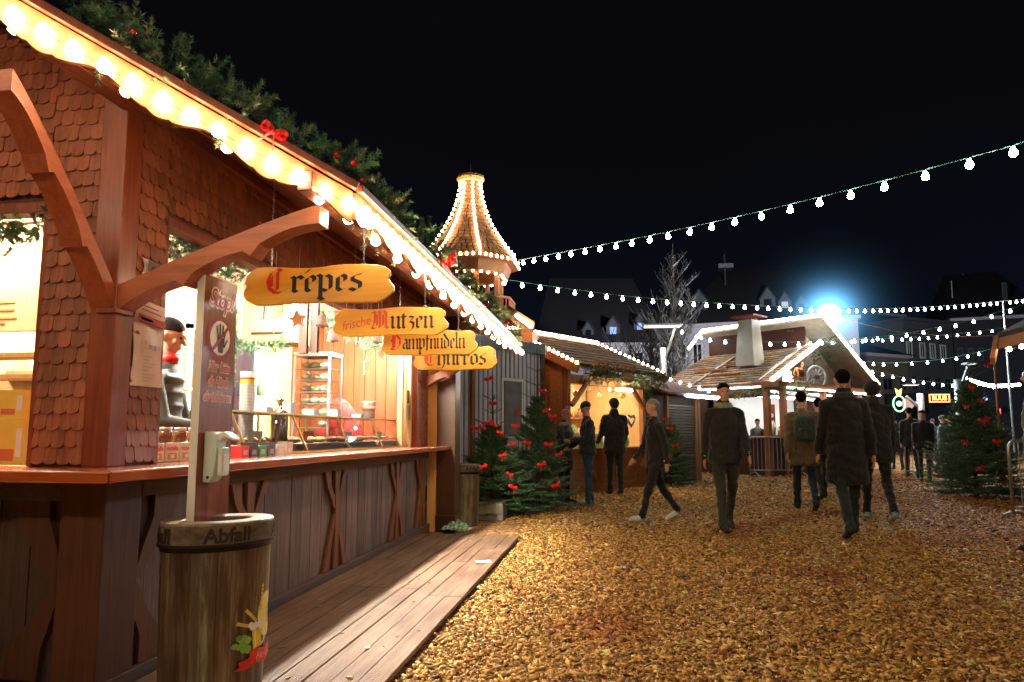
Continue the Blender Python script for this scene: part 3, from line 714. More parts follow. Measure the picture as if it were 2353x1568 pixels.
pin = [Vector((XE - .075, y, ZE - .085)) for y in np.arange(A.y + .15, YFAR - .05, .3)]
string_light('under_eave_bulb_string', 'sparser warm bulbs tucked behind the fascia under the crepe stall eave', 'string light', pin, .36, big, M['soffit'], .003, drop=0.0)
pin2 = [A + dA * s - nV * .07 - Vector((0, 0, .10)) for s in np.arange(.15, 2.2, .3)]
string_light('under_eave_bulb_string', 'few warm bulbs behind the sloping gable fascia of the crepe stall', 'string light', pin2, .42, big, M['soffit'], .003, drop=0.0)
# ================================================================ GARLANDS, BOWS
GCOL = [(.045, .12, .05), (.07, .16, .07), (.12, .18, .08), (.17, .20, .09), (.26, .24, .12)]
def garland_twigs(nd, path, rad, per_m, nl, ntw, L=.11, seed=1, w=.0022, lowwarm=True, squash=1.0):
    rr = random.Random(seed); P = [Vector(p) for p in path]
    for a, b in zip(P[:-1], P[1:]):
        d = (b - a); ln = d.length; d = d.normalized()
        s1 = d.cross(Vector((0, 0, 1)))
        if s1.length < 1e-3: s1 = Vector((1, 0, 0))
        s1.normalize(); s2 = s1.cross(d)
        for k in range(max(1, int(ln * per_m))):
            t = rr.random(); th = rr.uniform(0, 2 * PI); q = rr.random() ** .6 * rad * rr.uniform(.55, 1.05)
            out = s1 * math.cos(th) + s2 * math.sin(th) * squash
            p = a + (b - a) * t + out * q * .75
            dd = (out * rr.uniform(.5, 1.2) + d * rr.uniform(-.9, .9) + Vector((rr.uniform(-.3, .3),) * 3) * .6).normalized()
            ci = min(4, max(0, int(rr.gauss(1.4 + (1.2 if (lowwarm and out.z < 0) else 0), 1.0))))  # twigs facing down get warmer colours, painting bulb light from below
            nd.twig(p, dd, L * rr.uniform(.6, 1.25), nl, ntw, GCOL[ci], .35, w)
def bow(p, sz, N, label, group, seed=0, name='red_bow'):
    rr = random.Random(seed); mb = MB(); N = Vector(N).normalized(); U = N.cross(Vector((0, 0, 1))).normalized(); V = Vector((0, 0, 1))
    rot = rr.uniform(-.5, .5); U, V = U * math.cos(rot) + V * math.sin(rot), V * math.cos(rot) - U * math.sin(rot)
    C = Vector(p)
    def ribbon(pts, w):
        vs = []; fs = []
        for i, (u, v, n, tw) in enumerate(pts):
            c = C + U * u * sz + V * v * sz + N * n * sz; e = (V * math.cos(tw) + N * math.sin(tw)) * w * sz
            vs += [c - e, c + e]
        for i in range(len(pts) - 1): fs.append((2 * i, 2 * i + 1, 2 * i + 3, 2 * i + 2))
        mb.add(vs, fs, rr.uniform(.8, 1.15))
    for s in (-1, 1):
        ribbon([(0, 0, .05, .4), (s * .3, .18, .22, .2), (s * .62, .26, .2, .0), (s * .78, .12, .05, -.3), (s * .6, -.02, -.08, 0), (s * .3, -.02, -.06, .3), (0, 0, 0, .4)], .17)
        ribbon([(0, -.02, .02, 1.2), (s * .22, -.35, .12, .9), (s * .34, -.7, .06, .7), (s * .5, -1.0, .1, .5)], .10)
    mb.ball(C + N * .08 * sz, .13 * sz, 8, 6)
    o = mb.build(name, M['bow'], smooth=False, label=label, cat='bow', group=group)
    return o
nd = Needles()
def roofp(X, Y, up): return Vector((X, Y, zt(X) + up))
gp = []
for u, v in [(205, 45), (290, 82), (380, 135), (480, 190), (570, 235), (650, 280), (730, 325), (800, 372)]:
    # foot of the garland rests on the roof just behind the verge: solve along the verge line by screen column
    best = min(np.arange(0, LV, .01), key=lambda s: abs(proj(A + dA * s)[0] - u))
    q = A + dA * best; gp.append(q - nV * .10 + Vector((0, 0, .085)))
gp.append(Vector((XE - .08, A.y + .05, ZE + .15)))
for yy in np.arange(A.y + .4, YFAR - .1, .4): gp.append(Vector((XE - .07 + .02 * math.sin(yy * 5), yy, ZE + .10 + .02 * math.sin(yy * 3.1))))
gp.append(Vector((XE - .05, YFAR, ZE + .08)))
garland_twigs(nd, gp[:9], .135, 250, .036, 80, .11, 4, .0017)
garland_twigs(nd, gp[8:], .135, 170, .036, 60, .12, 5, .002)
q0 = gp[0]; garland_twigs(nd, [q0 + Vector((-.02, 0, .0)), q0 + Vector((-.12, .05, .16)), q0 + Vector((.05, .1, .2))], .09, 230, .036, 80, .11, 8, .0017)
for t in np.linspace(0, len(gp) - 1.01, 46):
    k = int(t); p = gp[k].lerp(gp[k + 1], t - k); nd.stick(p, gp[k + 1], .008)
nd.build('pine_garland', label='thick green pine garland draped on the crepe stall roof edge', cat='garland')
def on_garland(u, up=.1, side=.1):
    k = min(range(len(gp) * 20 - 20), key=lambda i: abs(proj(gp[i // 20].lerp(gp[i // 20 + 1], (i % 20) / 20))[0] - u))
    return gp[k // 20].lerp(gp[k // 20 + 1], (k % 20) / 20) + Vector((side, -side, up))
G = 'red bows on the roof garland'
bow(onY(342, 130, 2.52), .045, (.4, -1, 0), 'small crumpled dark red bow at the upper left of the roof garland', G, 1)
bow(onY(628, 305, 2.60), .075, (.5, -1, 0), 'big bright red bow hanging over the roof edge above the signs', G, 2)
bow(on_garland(985, -.1, .13), .10, (.7, -1, 0), 'red bow tucked in the garland just below the red parcel', G, 3)
mb = MB(); c = on_garland(1003, .0, .12); mb.prism([c + Vector((a * .6, 0, b * .6)) for a, b in ((-.07, -.09), (.09, -.07), (.07, .09), (-.08, .07))], (0, .05, 0)); 
t_ = mb.build('red_parcel', M['bow'], label='small red wrapped gift parcel fixed in the roof garland', cat='gift')
mb = MB(); mb.bar(c + Vector((-.006, -.004, -.05)), c + Vector((-.006, -.004, .05)), .010, .006); mb.bar(c + Vector((-.047, -.003, -.006)), c + Vector((.05, -.003, .006)), .010, .006)
mb.build('ribbon', plain('gold_ribbon', srgb(220, 190, 120), .4), t_)
for i, (u, up, sd, r) in enumerate([(300, .05, .06, .022), (745, 0, .1, .022), (785, -.03, .1, .024), (806, -.06, .1, .02), (1093, -.03, .12, .04), (1140, -.02, .14, .04)]):
    p = on_garland(u, up, sd); r *= .65; mb = MB(); mb.ball(p, r, 14, 10, tint=(1, .7, .7)); mb.lathe([(r * .25, r * .95), (r * .25, r * 1.25)], p, 8)
    mb.build('christmas_bauble', plain('red_gloss', srgb(190, 20, 24), .12, .3, coat=1) if i == 0 else bpy.data.materials['red_gloss'], smooth=True,
             label=['dim red bauble near the start of the roof garland', 'red bauble low in the garland above the sign chain', 'shiny red bauble in the middle of the roof garland', 'small red bauble just right of the shiny one',
                    'dark red bauble in the far lower part of the garland', 'last red bauble before the far end of the roof'][i], cat='bauble', group='baubles in the roof garland')
# garlands inside the openings
nd = Needles(); garland_twigs(nd, [(XW - .12, YO0 + .05, ZO - .04), (XW - .14, YO0 + .5, ZO - .07), (XW - .14, 4.2, ZO - .02)], .075, 260, .03, 60, .08, 11, .0018, False)
nd.build('garland_strand', label='bright green garland under the head of the crepe stall opening', cat='garland')
nd = Needles(); garland_twigs(nd, [(-3.3, YF + .02, ZO - .08), (-2.95, YF + .02, ZO - .10), (-2.80, YF + .02, ZO - .14), (XO + .0, YF + .02, ZO - .05)], .05, 260, .028, 60, .07, 12, .0018, False)
garland_twigs(nd, [(-2.84, YF + .01, ZO - .12), (-2.83, YF, ZO - .22)], .03, 200, .028, 60, .06, 13, .0018, False)
nd.build('garland_strand', label='short green garland drooping in the left end opening of the stall', cat='garland')

# ================================================================ HANGING SIGNS
def plank_outline(w, h, seed):
    rr = random.Random(seed); P = []
    n = 16
    for i in range(n + 1):
        t = i / n; P.append((-.40 * w + .80 * w * t, h * .5 + h * .035 * math.sin(t * 9 + seed) + rr.uniform(-.005, .005) * h))
    P += [(.44 * w, .44 * h), (.472 * w, .33 * h), (.475 * w, .20 * h), (.462 * w, .10 * h), (.478 * w, .0), (.50 * w, -.12 * h), (.495 * w, -.26 * h), (.465 * w, -.36 * h), (.43 * w, -.45 * h)]
    for i in range(n + 1):
        t = i / n; P.append((.40 * w - .80 * w * t, -h * .5 - h * .02 * math.sin(t * 7 + seed)))
    P += [(-.44 * w, -.44 * h), (-.475 * w, -.34 * h), (-.49 * w, -.2 * h), (-.482 * w, -.08 * h), (-.468 * w, .02 * h), (-.48 * w, .12 * h), (-.475 * w, .26 * h), (-.45 * w, .38 * h), (-.42 * w, .46 * h)]
    return P[::-1]
def hanging_sign(D, u0, u1, v0, v1, label, seed, texts):
    a = atD((u0 + u1) / 2, (v0 + v1) / 2, D); yy = a.y
    p0, p1 = onY(u0, (v0 + v1) / 2, yy), onY(u1, (v0 + v1) / 2, yy); w = (p1 - p0).x; h = onY((u0 + u1) / 2, v0, yy).z - onY((u0 + u1) / 2, v1, yy).z
    c = Vector(((p0.x + p1.x) / 2, yy, a.z))
    root = thing('hanging_sign', label, 'sign', c, 0, 'wooden name boards under the crepe stall eave')
    mb = MB(); mb.prism([c + Vector((x, 0, z)) for x, z in plank_outline(w, h, seed)], (0, .022, 0), random.uniform(.92, 1.06)); mb.build('board', M['sign_wood'], root, bevel=.004)
    for s, zz in ((-.31, .08), (.30, .2)):
        X = c.x + s * w; zt1 = min(zt(X) - .06, 2.6); mb = MB(); z = c.z + h * .47
        mb.lathe([(.010, -.002), (.012, 0), (.010, .002)], (X, yy + .011, z + .012), 10)
        k = 0; z += .02
        while z < zt1:
            q = Vector((X, yy + .011, z)); e = Vector((.004, 0, 0)) if k % 2 else Vector((0, .004, 0))
            mb.tube([q - e, q - e + Vector((0, 0, .018)), q + e + Vector((0, 0, .018)), q + e, q - e], .0012, 4); z += .016; k += 1
        mb.build('chain', M['steel'], root)
    for kind, txt, mat, fx, fz, size, extra in texts:
        mb = MB(); O = c + Vector((fx * w, 0, fz * h))
        if kind == 'bl': blackletter(mb, txt, size * h, O, (1, 0, 0), (0, 0, 1), (0, -1, 0), .002, width=extra * w)
        else: put_text(mb, txt, size * h, O, (1, 0, 0), (0, 0, 1), (0, -1, 0), shear=.25, lift=.0025, rot=.20, offset=0, width=extra * w)
        mb.build('lettering', mat, root)
hanging_sign(3.25, 555, 905, 612, 697, 'nearest and largest honey coloured board reading Crepes', 1,
             [('bl', 'C', M['red_ink'], -.335, -.20, .46, .145), ('bl', 'r^epes', M['black'], -.165, -.20, .46, .47)])
hanging_sign(4.25, 762, 1030, 708, 771, 'honey coloured board reading frische Mutzen, second from the camera', 2,
             [('tx', 'frische', M['faded_red'], -.285, -.04, .48, .25), ('bl', 'M', M['faded_red'], -.155, -.27, .46, .16), ('bl', 'utzen', M['black'], .015, -.27, .46, .365)])
hanging_sign(5.05, 875, 1098, 760, 816, 'honey coloured board reading Dampfnudeln, third from the camera', 3,
             [('bl', 'D', M['red_ink'], -.405, -.26, .44, .125), ('bl', 'ampfnudeln', M['black'], -.275, -.26, .44, .65)])
hanging_sign(5.80, 948, 1143, 797, 850, 'farthest honey coloured board reading Churros, partly hidden', 4,
             [('bl', 'C', M['faded_red'], -.365, -.30, .46, .15), ('bl', 'hurros', M['black'], -.205, -.30, .48, .58)])

# ================================================================ STOP BOARD WITH DISPENSER
XS = -1.86; ys0 = onX(470, 700, XS).y; ys1 = ys0 + .27; zs = onX(470, 628, XS).z
stop = thing('notice_board', 'tall dark wood print board reading Stop! with a crossed-out hand', 'sign', (XS, ys0, .06))
mb = MB(); mb.box(XS - .035, XS, ys0, ys1, .062, zs); mb.build('panel', M['board_print'], stop)
mb = MB(); mb.box(XS - .037, XS - .001, ys0 - .006, ys0 - .0005, .062, zs + .003, (.95, 1, .95)); mb.box(XS - .037, XS + .001, ys0 - .006, ys1 + .003, zs + .0005, zs + .006)
mb.build('white_edge', M['white'], stop)
def ztrans(v): return onX(505, v, XS).z
def board_text(txt, z, size, width=None, red=True, shear=.35, sp=.92):
    for k, (off, mat, lift) in enumerate(((size * .075, M['white'], .002), (0, M['dark_red' if not red else 'red_ink'], .0035))):
        mb = MB(); put_text(mb, txt, size, (XS, ys0 + .135, z), (0, 1, 0), (0, 0, 1), (1, 0, 0), shear=shear, offset=off, lift=lift, width=None if width is None else (width + (size * .12 if k == 0 else 0)), space=sp)
        mb.build('lettering', mat, stop)
board_text('Stop!', ztrans(690), .125, .215); board_text('Hier bitte', ztrans(846), .066, .18); board_text('die H\u00e4nde', ztrans(880), .066, .17); board_text('desinfizieren', ztrans(914), .062, .235)
C = Vector((XS, ys0 + .135, ztrans(778)))
def disc(mb, c, r, lift, n=40, sy=1.0): mb.add([c + Vector((lift, 0, 0))] + [c + Vector((lift, math.cos(2 * PI * i / n) * r * sy, math.sin(2 * PI * i / n) * r)) for i in range(n)], [(0, i + 1, (i + 1) % n + 1) for i in range(n)])
mb = MB(); disc(mb, C, .108, .002); mb.build('prohibition_ring', M['dark_red'], stop)
mb = MB(); disc(mb, C, .083, .003); mb.build('symbol_disc', M['white'], stop)
mb = MB(); hc = C + Vector((.0045, .004, -.02))
def P2(pts, lift=0.0): mb.add([hc + Vector((lift, a, b)) for a, b in pts], [tuple(range(len(pts)))])
P2([(-.028, -.02), (.028, -.02), (.030, .022), (-.030, .026)]); P2([(-.020, -.05), (.018, -.05), (.024, -.018), (-.024, -.018)], .0002)
for a, dx, L in ((-.024, -.016, .055), (-.008, -.005, .070), (.009, .006, .066), (.024, .016, .050)): P2([(a - .0065, .02), (a + .0065, .02), (a + .005 + dx, .02 + L), (a - .005 + dx, .02 + L)], .0004)
P2([(.022, -.015), (.05, .022), (.058, .016), (.03, -.026)], .0006); mb.build('hand_symbol', plain('brown_hand_print', srgb(74, 36, 26), .5), stop)
mb = MB(); mb.bar(C + Vector((.0062, -.066, -.066)), C + Vector((.0062, .066, .066)), .016, .001, up=(1, 0, 0)); mb.build('red_slash', M['dark_red'], stop)
yd = ys0 + .04
zD1, zD0 = onX(505, 992, XS + .05).z, onX(505, 1108, XS + .05).z
disp = thing('hand_sanitiser_dispenser', 'white wall dispenser with a lever fixed to the tall stop board', 'dispenser', (XS, yd, zD0))
mb = MB(); hh = zD1 - zD0
prof = [(0.002, 0), (.035, 0), (.055, .03), (.062, .10), (.065, hh - .05), (.058, hh - .01), (.045, hh), (.002, hh)]
mb.prism([(XS + a, yd, zD0 + b) for a, b in prof], (0, .085, 0)); mb.build('housing', M['offwhite'], disp, bevel=.008)
mb = MB(); mb.prism([(XS + .04, yd + .02, zD1 - .015), (XS + .09, yd + .02, zD1 + .0), (XS + .135, yd + .02, zD1 - .03), (XS + .135, yd + .02, zD1 - .043), (XS + .09, yd + .02, zD1 - .025), (XS + .067, yd + .02, zD1 - .05)], (0, .06, 0)); mb.build('lever', M['white'], disp, bevel=.005)
mb = MB(); mb.box(XS + .066, XS + .092, yd + .012, yd + .072, zD0 + .03, zD0 + .16); mb.build('refill_bottle', M['offwhite'], disp, bevel=.006)
mb = MB(); mb.box(XS + .093, XS + .0935, yd + .02, yd + .066, zD0 + .05, zD0 + .13); mb.box(XS + .072, XS + .086, yd + .0105, yd + .0115, zD0 + .05, zD0 + .13); lb = mb.build('bottle_sticker', M['white'], disp)
mb = MB(); mb.lathe([(.006, 0), (.006, .002)], (0, 0, 0), 12); mb = MB(); mb.tube([(XS + .03, yd - .002, zD0 + .025), (XS + .03, yd + .001, zD0 + .025)], .007, 12); mb.build('lock', M['darkmetal'], disp)

# ================================================================ BINS
def make_bin(cx, cy, base, H, a, b, rz, label, decal_t, texts):
    root = thing('litter_bin', label, 'litter bin', (cx, cy, base), rz, 'oval wood print litter bins')
    W = WM[root.name]; rot = Matrix.Rotation(rz, 4, 'Z'); n = 64
    def surf(s, z, k=1.0, lift=.0):
        t = s; return Vector((cx, cy, base + z)) + rot.to_3x3() @ Vector(((a * k + lift) * math.cos(t), (b * k + lift) * math.sin(t), 0))
    def ring(prof, mb, tint=1.0):
        vs = []; fs = []
        for k, lift, z in prof:
            for i in range(n): vs.append(surf(2 * PI * i / n, z, k, lift))
        for j in range(len(prof) - 1):
            for i in range(n): i2 = (i + 1) % n; fs.append((j * n + i, j * n + i2, (j + 1) * n + i2, (j + 1) * n + i))
        mb.add(vs, fs, tint)
    mb = MB(); ring([(.90, 0, .0), (.93, 0, H * .3), (.96, 0, H * .6), (.97, 0, H - .085)], mb)
    rr_ = random.Random(int(cx * 100)); pk = [rr_.choice([(.55, .42, .40), (1.0, .85, .75), (1.35, 1.5, 1.5), (1.15, 1.3, 1.2), (.8, .6, .5)]) for _ in range(15)]
    mb.c = [pk[int((j % n) / n * 14)] for j in range(len(mb.f))]
    # dark vertical seams of the printed planks
    for i in range(14):
        t = 2 * PI * i / 14 + .1 * math.sin(i * 3.3); e = .004
        for j in range(6):
            z0, z1 = (H - .085) * j / 6, (H - .085) * (j + 1) / 6; k0 = .90 + .07 * z0 / (H - .085); k1 = .90 + .07 * z1 / (H - .085)
            d0, d1 = .004 * math.sin(j * 1.3 + i), .004 * math.sin((j + 1) * 1.3 + i)
            mb.quad(surf(t - e + d0, z0, k0, .003), surf(t + e + d0, z0, k0, .003), surf(t + e + d1, z1, k1, .003), surf(t - e + d1, z1, k1, .003), .16)
    mb.build('body', M['bin_wood'], root, smooth=True)
    mb = MB(); ring([(.985, 0, H - .10), (1.0, 0.004, H - .098), (1.0, 0.004, H - .012), (1.0, 0, H - .003), (.99, -.004, H), (.72, -.02, H), (.68, -.022, H - .004), (.66, -.026, H - .02)], mb)
    mb.c = [((1.9, 1.7, 1.5) if 3 <= j // n <= 5 else (1, 1, 1)) for j in range(len(mb.f))]  # top faces tinted lighter, painting lamplight on the flat rim
    mb.build('rim', M['bin_rim'], root, smooth=False)
    mb = MB(); ring([(1.0, .008, H - .105), (1.0, .010, H - .098), (1.0, .008, H - .091)], mb); ring([(.97, .003, H - .125), (.99, .004, H - .105)], mb, .3); mb.build('rim_band', M['darkmetal'], root, smooth=True)
    mb = MB(); ring([(.66, -.024, H - .015), (.64, -.03, H - .1), (.62, -.03, H - .45)], mb); mb.build('liner', plain('teal_liner', srgb(6, 34, 44), .4) if 'teal_liner' not in bpy.data.materials else bpy.data.materials['teal_liner'], root, smooth=True)
    def wrap(vs, fs, t0, z0, k, mb, lift, tint=1.0, mi=None):
        out = []
        for x, y in vs:
            # step along the ellipse by arc length
            t = t0; N_ = 10; dx = x / N_
            for _ in range(N_): t += dx / math.hypot(a * k * math.sin(t), b * k * math.cos(t))
            out.append(surf(t, z0 + y, k, lift))
        mb.add(out, fs, tint, mi)
    mb = MB()
    for t0 in texts:
        vs, fs = text_mesh('Abfall', .085, 0, .003); wrap([(v.x, v.y) for v in vs], fs, t0, H - .058, 1.0, mb, .0065)
    mb.build('lettering', plain('dark_brown_print', srgb(40, 26, 18), .5) if 'dark_brown_print' not in bpy.data.materials else bpy.data.materials['dark_brown_print'], root)
    # printed emblem: wheat ears, yellow disc, beer mug, hops, red banner
    def poly(mb, pts, dx, dz, lift, tint):
        # triangulated fan is fine for star-shaped outlines
        c = (sum(p[0] for p in pts) / len(pts), sum(p[1] for p in pts) / len(pts)); vs = [c] + list(pts); m = len(pts)
        wrap([(p[0] + dx, p[1]) for p in vs], [(0, i + 1, (i + 1) % m + 1) for i in range(m)], decal_t, dz, .94, mb, lift, tint)
    mb = MB(); zc = H * .30
    ell = lambda cx_, cz_, rx, rz_, n_=18: [(cx_ + rx * math.cos(2 * PI * i / n_), cz_ + rz_ * math.sin(2 * PI * i / n_)) for i in range(n_)]
    rr = random.Random(5)
    poly(mb, ell(.075, .10, .075, .105), 0, zc, .004, (.35, .26, .06)); poly(mb, ell(.075, .10, .070, .10), 0, zc, .0045, (.90, .74, .26)); 
    poly(mb, ell(.085, .10, .012, .045), 0, zc, .005, (.35, .22, .05)); poly(mb, ell(.083, .10, .006, .038), 0, zc, .0052, (.90, .74, .26))
    for (x0, z0, x1, z1) in ((-.02, .06, -.085, .085), (0, .08, -.05, .13), (.02, .12, .03, .22)):
        for i in range(7):
            f = i / 6; px, pz = x0 + (x1 - x0) * f, z0 + (z1 - z0) * f
            for s in (-1, 1):
                d = Vector((x1 - x0, z1 - z0)).normalized(); nn = Vector((-d.y, d.x)) * s
                q = [(px, pz), (px + d.x * .006 + nn.x * .008, pz + d.y * .006 + nn.y * .008), (px + d.x * .018 + nn.x * .006, pz + d.y * .018 + nn.y * .006), (px + d.x * .012, pz + d.y * .012)]
                poly(mb, q, 0, zc, .0055 + .0001 * i, (.72, .50, .14))
    for i in range(16): poly(mb, ell(-.075 + rr.uniform(-.03, .035), .0 + rr.uniform(-.035, .03), .017, .013, 7), 0, zc, .006 + .0001 * i, rr.choice([(.18, .42, .08), (.28, .55, .14), (.10, .30, .06)]))
    poly(mb, [(-.028, .055), (.022, .062), (.030, -.03), (-.02, -.035)], 0, zc, .008, (.82, .60, .05)); poly(mb, [(-.018, .05), (-.006, .052), (-.002, -.03), (-.012, -.032)], 0, zc, .0083, (.95, .80, .2))
    for i in range(9): poly(mb, ell(-.035 + i * .0078, .062 + rr.uniform(-.008, .012), .013, .012, 9), 0, zc, .0085 + .0001 * i, (.92, .92, .88))
    for i in range(10):
        t0_, t1_ = -PI / 2 + PI * i / 10, -PI / 2 + PI * (i + 1) / 10
        poly(mb, [(.028 + .026 * math.cos(t0_), .012 + .038 * math.sin(t0_)), (.028 + .026 * math.cos(t1_), .012 + .038 * math.sin(t1_)), (.028 + .019 * math.cos(t1_), .012 + .030 * math.sin(t1_)), (.028 + .019 * math.cos(t0_), .012 + .030 * math.sin(t0_))], 0, zc, .009, (.85, .85, .78))
    for seg, tint in (([(-.09, -.075), (-.055, -.07), (-.005, -.055), (-.005, -.10), (-.055, -.112), (-.105, -.108), (-.082, -.092)], (.55, .02, .03)), ([(-.04, -.04), (.0, -.03), (.004, -.085), (-.03, -.095)], (.68, .03, .04)), ([(.004, -.035), (.06, -.045), (.14, -.035), (.14, -.095), (.06, -.105), (-.004, -.095)], (.74, .05, .05))):
        poly(mb, seg, 0, zc, .0095 + tint[0] * .002, tint)
    mb.build('printed_emblem', M['offwhite'] if False else (bpy.data.materials.get('printed_film') or plain('printed_film', (1, 1, 1), .35, 0, .03)), root)
    mb = MB(); vs, fs = text_mesh('Herzlich', .042, .35, -.001); wrap([(v.x + .062, v.y) for v in vs], fs, decal_t, zc - .07, .94, mb, .0125); mb.build('banner_lettering', M['white'], root)
    return root
bc = atD(502, 1200, 3.16)
make_bin(bc.x, bc.y, .062, .755, .240, .180, math.radians(42), 'large oval wood print litter bin marked Abfall, close by the stop board', math.radians(-48), [math.radians(d) for d in (-88, -178, 0, 92)])
b2 = onZ(1056, 1212, 0)
make_bin(b2.x, b2.y + .18, 0, .80, .225, .20, math.radians(10), 'smaller-looking oval Abfall bin at the far end of the boardwalk', math.radians(-150), [math.radians(d) for d in (-125, -55, 30, 120)])
# green checked cloth on the floor, litter
mb = MB(); cpos = onZ(1050, 1216, .06); n = 14
vs = []; fs = []
rr = random.Random(4)
for i in range(n + 1):
    for j in range(n + 1):
        u, v = i / n - .5, j / n - .5; r = math.hypot(u, v) * 2
        vs.append((cpos.x + u * .36, cpos.y + v * .26, .066 + max(0, 1 - r) ** .8 * .10 + .02 * math.sin(u * 23 + v * 11) * (1 - r * .6) + rr.uniform(0, .006)))
for i in range(n):
    for j in range(n): mb.add([vs[i * (n + 1) + j], vs[(i + 1) * (n + 1) + j], vs[(i + 1) * (n + 1) + j + 1], vs[i * (n + 1) + j + 1]], [(0, 1, 2, 3)], (.08, .32, .16) if (i % 2 == 0 and j % 2 == 0) else ((.25, .5, .35) if (i + j) % 2 else (.75, .8, .74)))
mb.build('checked_cloth', bpy.data.materials.get('check_fabric') or plain('check_fabric', (1, 1, 1), .9, 0, .05), label='crumpled green and white checked cloth at the foot of the far bin', cat='cloth')
def paper(u, v, z, w, h, rz, lab, cat='paper scrap'):
    p = onZ(u, v, z); mb = MB(); c, s = math.cos(rz), math.sin(rz)
    mb.prism([(p.x + a * c - b * s, p.y + a * s + b * c, z + .002 + .006 * (a * b > 0)) for a, b in ((-w, -h), (w, -h), (w, h), (-w, h))], (0, 0, .0012)); mb.build('paper_scrap', M['white'], label=lab, cat=cat)
paper(1110, 1292, .064, .07, .05, .3, 'white paper napkin lying on the outer edge of the deck'); paper(843, 1490, .064, .016, .014, .5, 'tiny white paper scrap on the deck near the litter bin')
paper(1427, 1305, .02, .04, .02, .2, 'small pale scrap lying alone on the wood chips'); paper(1975, 1344, .02, .03, .015, 1.0, 'tiny white scrap on the chips right of the lane centre')
rr = random.Random(8); mb = MB(); k = 0
while k < 34:
    x, y = rr.uniform(XW + .1, XD1 - .05), rr.uniform(YD0 + .1, YD1 - .1); a = rr.uniform(0, PI); L = rr.uniform(.008, .022); w_ = L * .45
    c, s = math.cos(a), math.sin(a); t = rr.uniform(.6, 1.1)
    mb.prism([(x + p * c - q * s, y + p * s + q * c, .064) for p, q in ((-L, -w_ * .6), (L * .8, -w_), (L, w_ * .5), (-L * .7, w_))], (0, 0, .005), (t * .5, t * .3, t * .14)); k += 1
mb.build('scattered_chips', bpy.data.materials.get('loose_chip') or plain('loose_chip', (1, 1, 1), .7), label='a few stray chips and leaf bits scattered over the deck', cat='wood chips', kind='stuff')

# ================================================================ PAPERS ON THE CORNER
def poster(x, y0, y1, z0, z1, label, stripes, tilt=0.0, mat='paper', name='poster'):
    mb = MB(); n = 6; vs = []; 
    for j in range(n + 1):
        for i in range(n + 1):
            f, g_ = i / n, j / n; vs.append((x + .010 * math.sin(f * 5 + g_ * 3) ** 2 + (.012 * (1 - g_) * f), y0 + (y1 - y0) * f, z0 + (z1 - z0) * g_ - tilt * f))
    mb.add(vs, [(j * (n + 1) + i, j * (n + 1) + i + 1, (j + 1) * (n + 1) + i + 1, (j + 1) * (n + 1) + i) for j in range(n) for i in range(n)])
    r = mb.build(name, M[mat], smooth=True, label=label, cat='poster')
    mb = MB()
    for (a, b, c, d, col) in stripes:
        mb.prism([(x + .022, y0 + (y1 - y0) * p, z0 + (z1 - z0) * q - tilt * p) for p, q in ((a, b), (c, b), (c, d), (a, d))], (.0008, 0, 0), col)
    mb.build('printing', bpy.data.materials.get('poster_ink') or plain('poster_ink', (1, 1, 1), .6), r); return r
st = [(.3, .66, .38, .72, (.75, .5, .4)), (.18, .66, .26, .71, (.8, .55, .4)), (.46, .6, .56, .66, (.6, .4, .4)), (.62, .58, .72, .66, (.35, .45, .6)), (.78, .6, .86, .66, (.7, .4, .35))] + [(.28, .08 + k * .055, .28 + .2 + .35 * ((k * 7) % 3) / 3, .09 + k * .055, (.6, .45, .42)) for k in range(8)]
z1_, z0_ = onX(330, 745, XW).z, onX(330, 890, XW).z
poster(XW + .022, YF + .10, YO0 - .015, z0_, z1_, 'pinkish laminated notice sheet curling off the corner shingles', st)
poster(XW + .024, YF + .10, YO0 - .01, onX(330, 748, XW).z + .008, onX(330, 690, XW).z, 'small red and cream price sheet just above the laminated notice', [(0.02, .04, .98, .32, (.45, .05, .05)), (.1, .10, .5, .22, (.8, .7, .6)), (.1, .5, .8, .56, (.5, .2, .2)), (.1, .68, .7, .74, (.5, .2, .2))], tilt=.02)
poster(XW + .03, YF + .13, YO0 - .02, onX(330, 640, XW).z, onX(330, 598, XW).z, 'little snapshot with a white border behind the bracket', [(.08, .1, .92, .9, (.12, .07, .06)), (.2, .15, .35, .6, (.6, .1, .08)), (.6, .2, .8, .7, (.5, .4, .3))], tilt=.01)

# ================================================================ INSIDE THE STALL
XI = XW - .28
y_c = onX(757, 900, -2.72).y; xl = onY(672, 900, y_c).x; y_c2 = onX(786, 900, -2.72).y; zt_c = onX(757, 812, -2.72).z
cab = thing('warming_cabinet', 'tall glass and steel warming cabinet filled with white dumplings', 'cabinet', ((xl - 2.72) / 2, y_c, ZC))
mb = MB(); x0, x1, y0, y1, z0, z1 = xl, -2.72, y_c, y_c2, ZC + .06, zt_c; e = .022
for x in (x0, x1 - e):
    for y in (y0, y1 - e): mb.box(x, x + e, y, y + e, z0, z1)
for z in (z0, z1 - e): mb.box(x0, x1, y0, y0 + e * .9, z, z + e); mb.box(x0, x1, y1 - e * .9, y1, z, z + e); mb.box(x0 + .001, x0 + e - .002, y0, y1, z, z + e); mb.box(x1 - e + .002, x1 - .001, y0, y1, z, z + e)
mb.build('frame', M['alu'], cab, bevel=.003)
mb = MB(); mb.box(x0 - .002, x1 + .002, y0 - .002, y1 + .002, z1, z1 + .02); mb.build('top_plate', M['alu'], cab)
mb = MB(); mb.box(x0 + e, x1 - e, y0 + .005, y0 + .009, z0 + e, z1 - e); mb.box(x1 - .009, x1 - .005, y0 + e, y1 - e, z0 + e, z1 - e); mb.build('glass_panel', M['glass'], cab)
NS = 7; dz = (z1 - z0 - .06) / NS
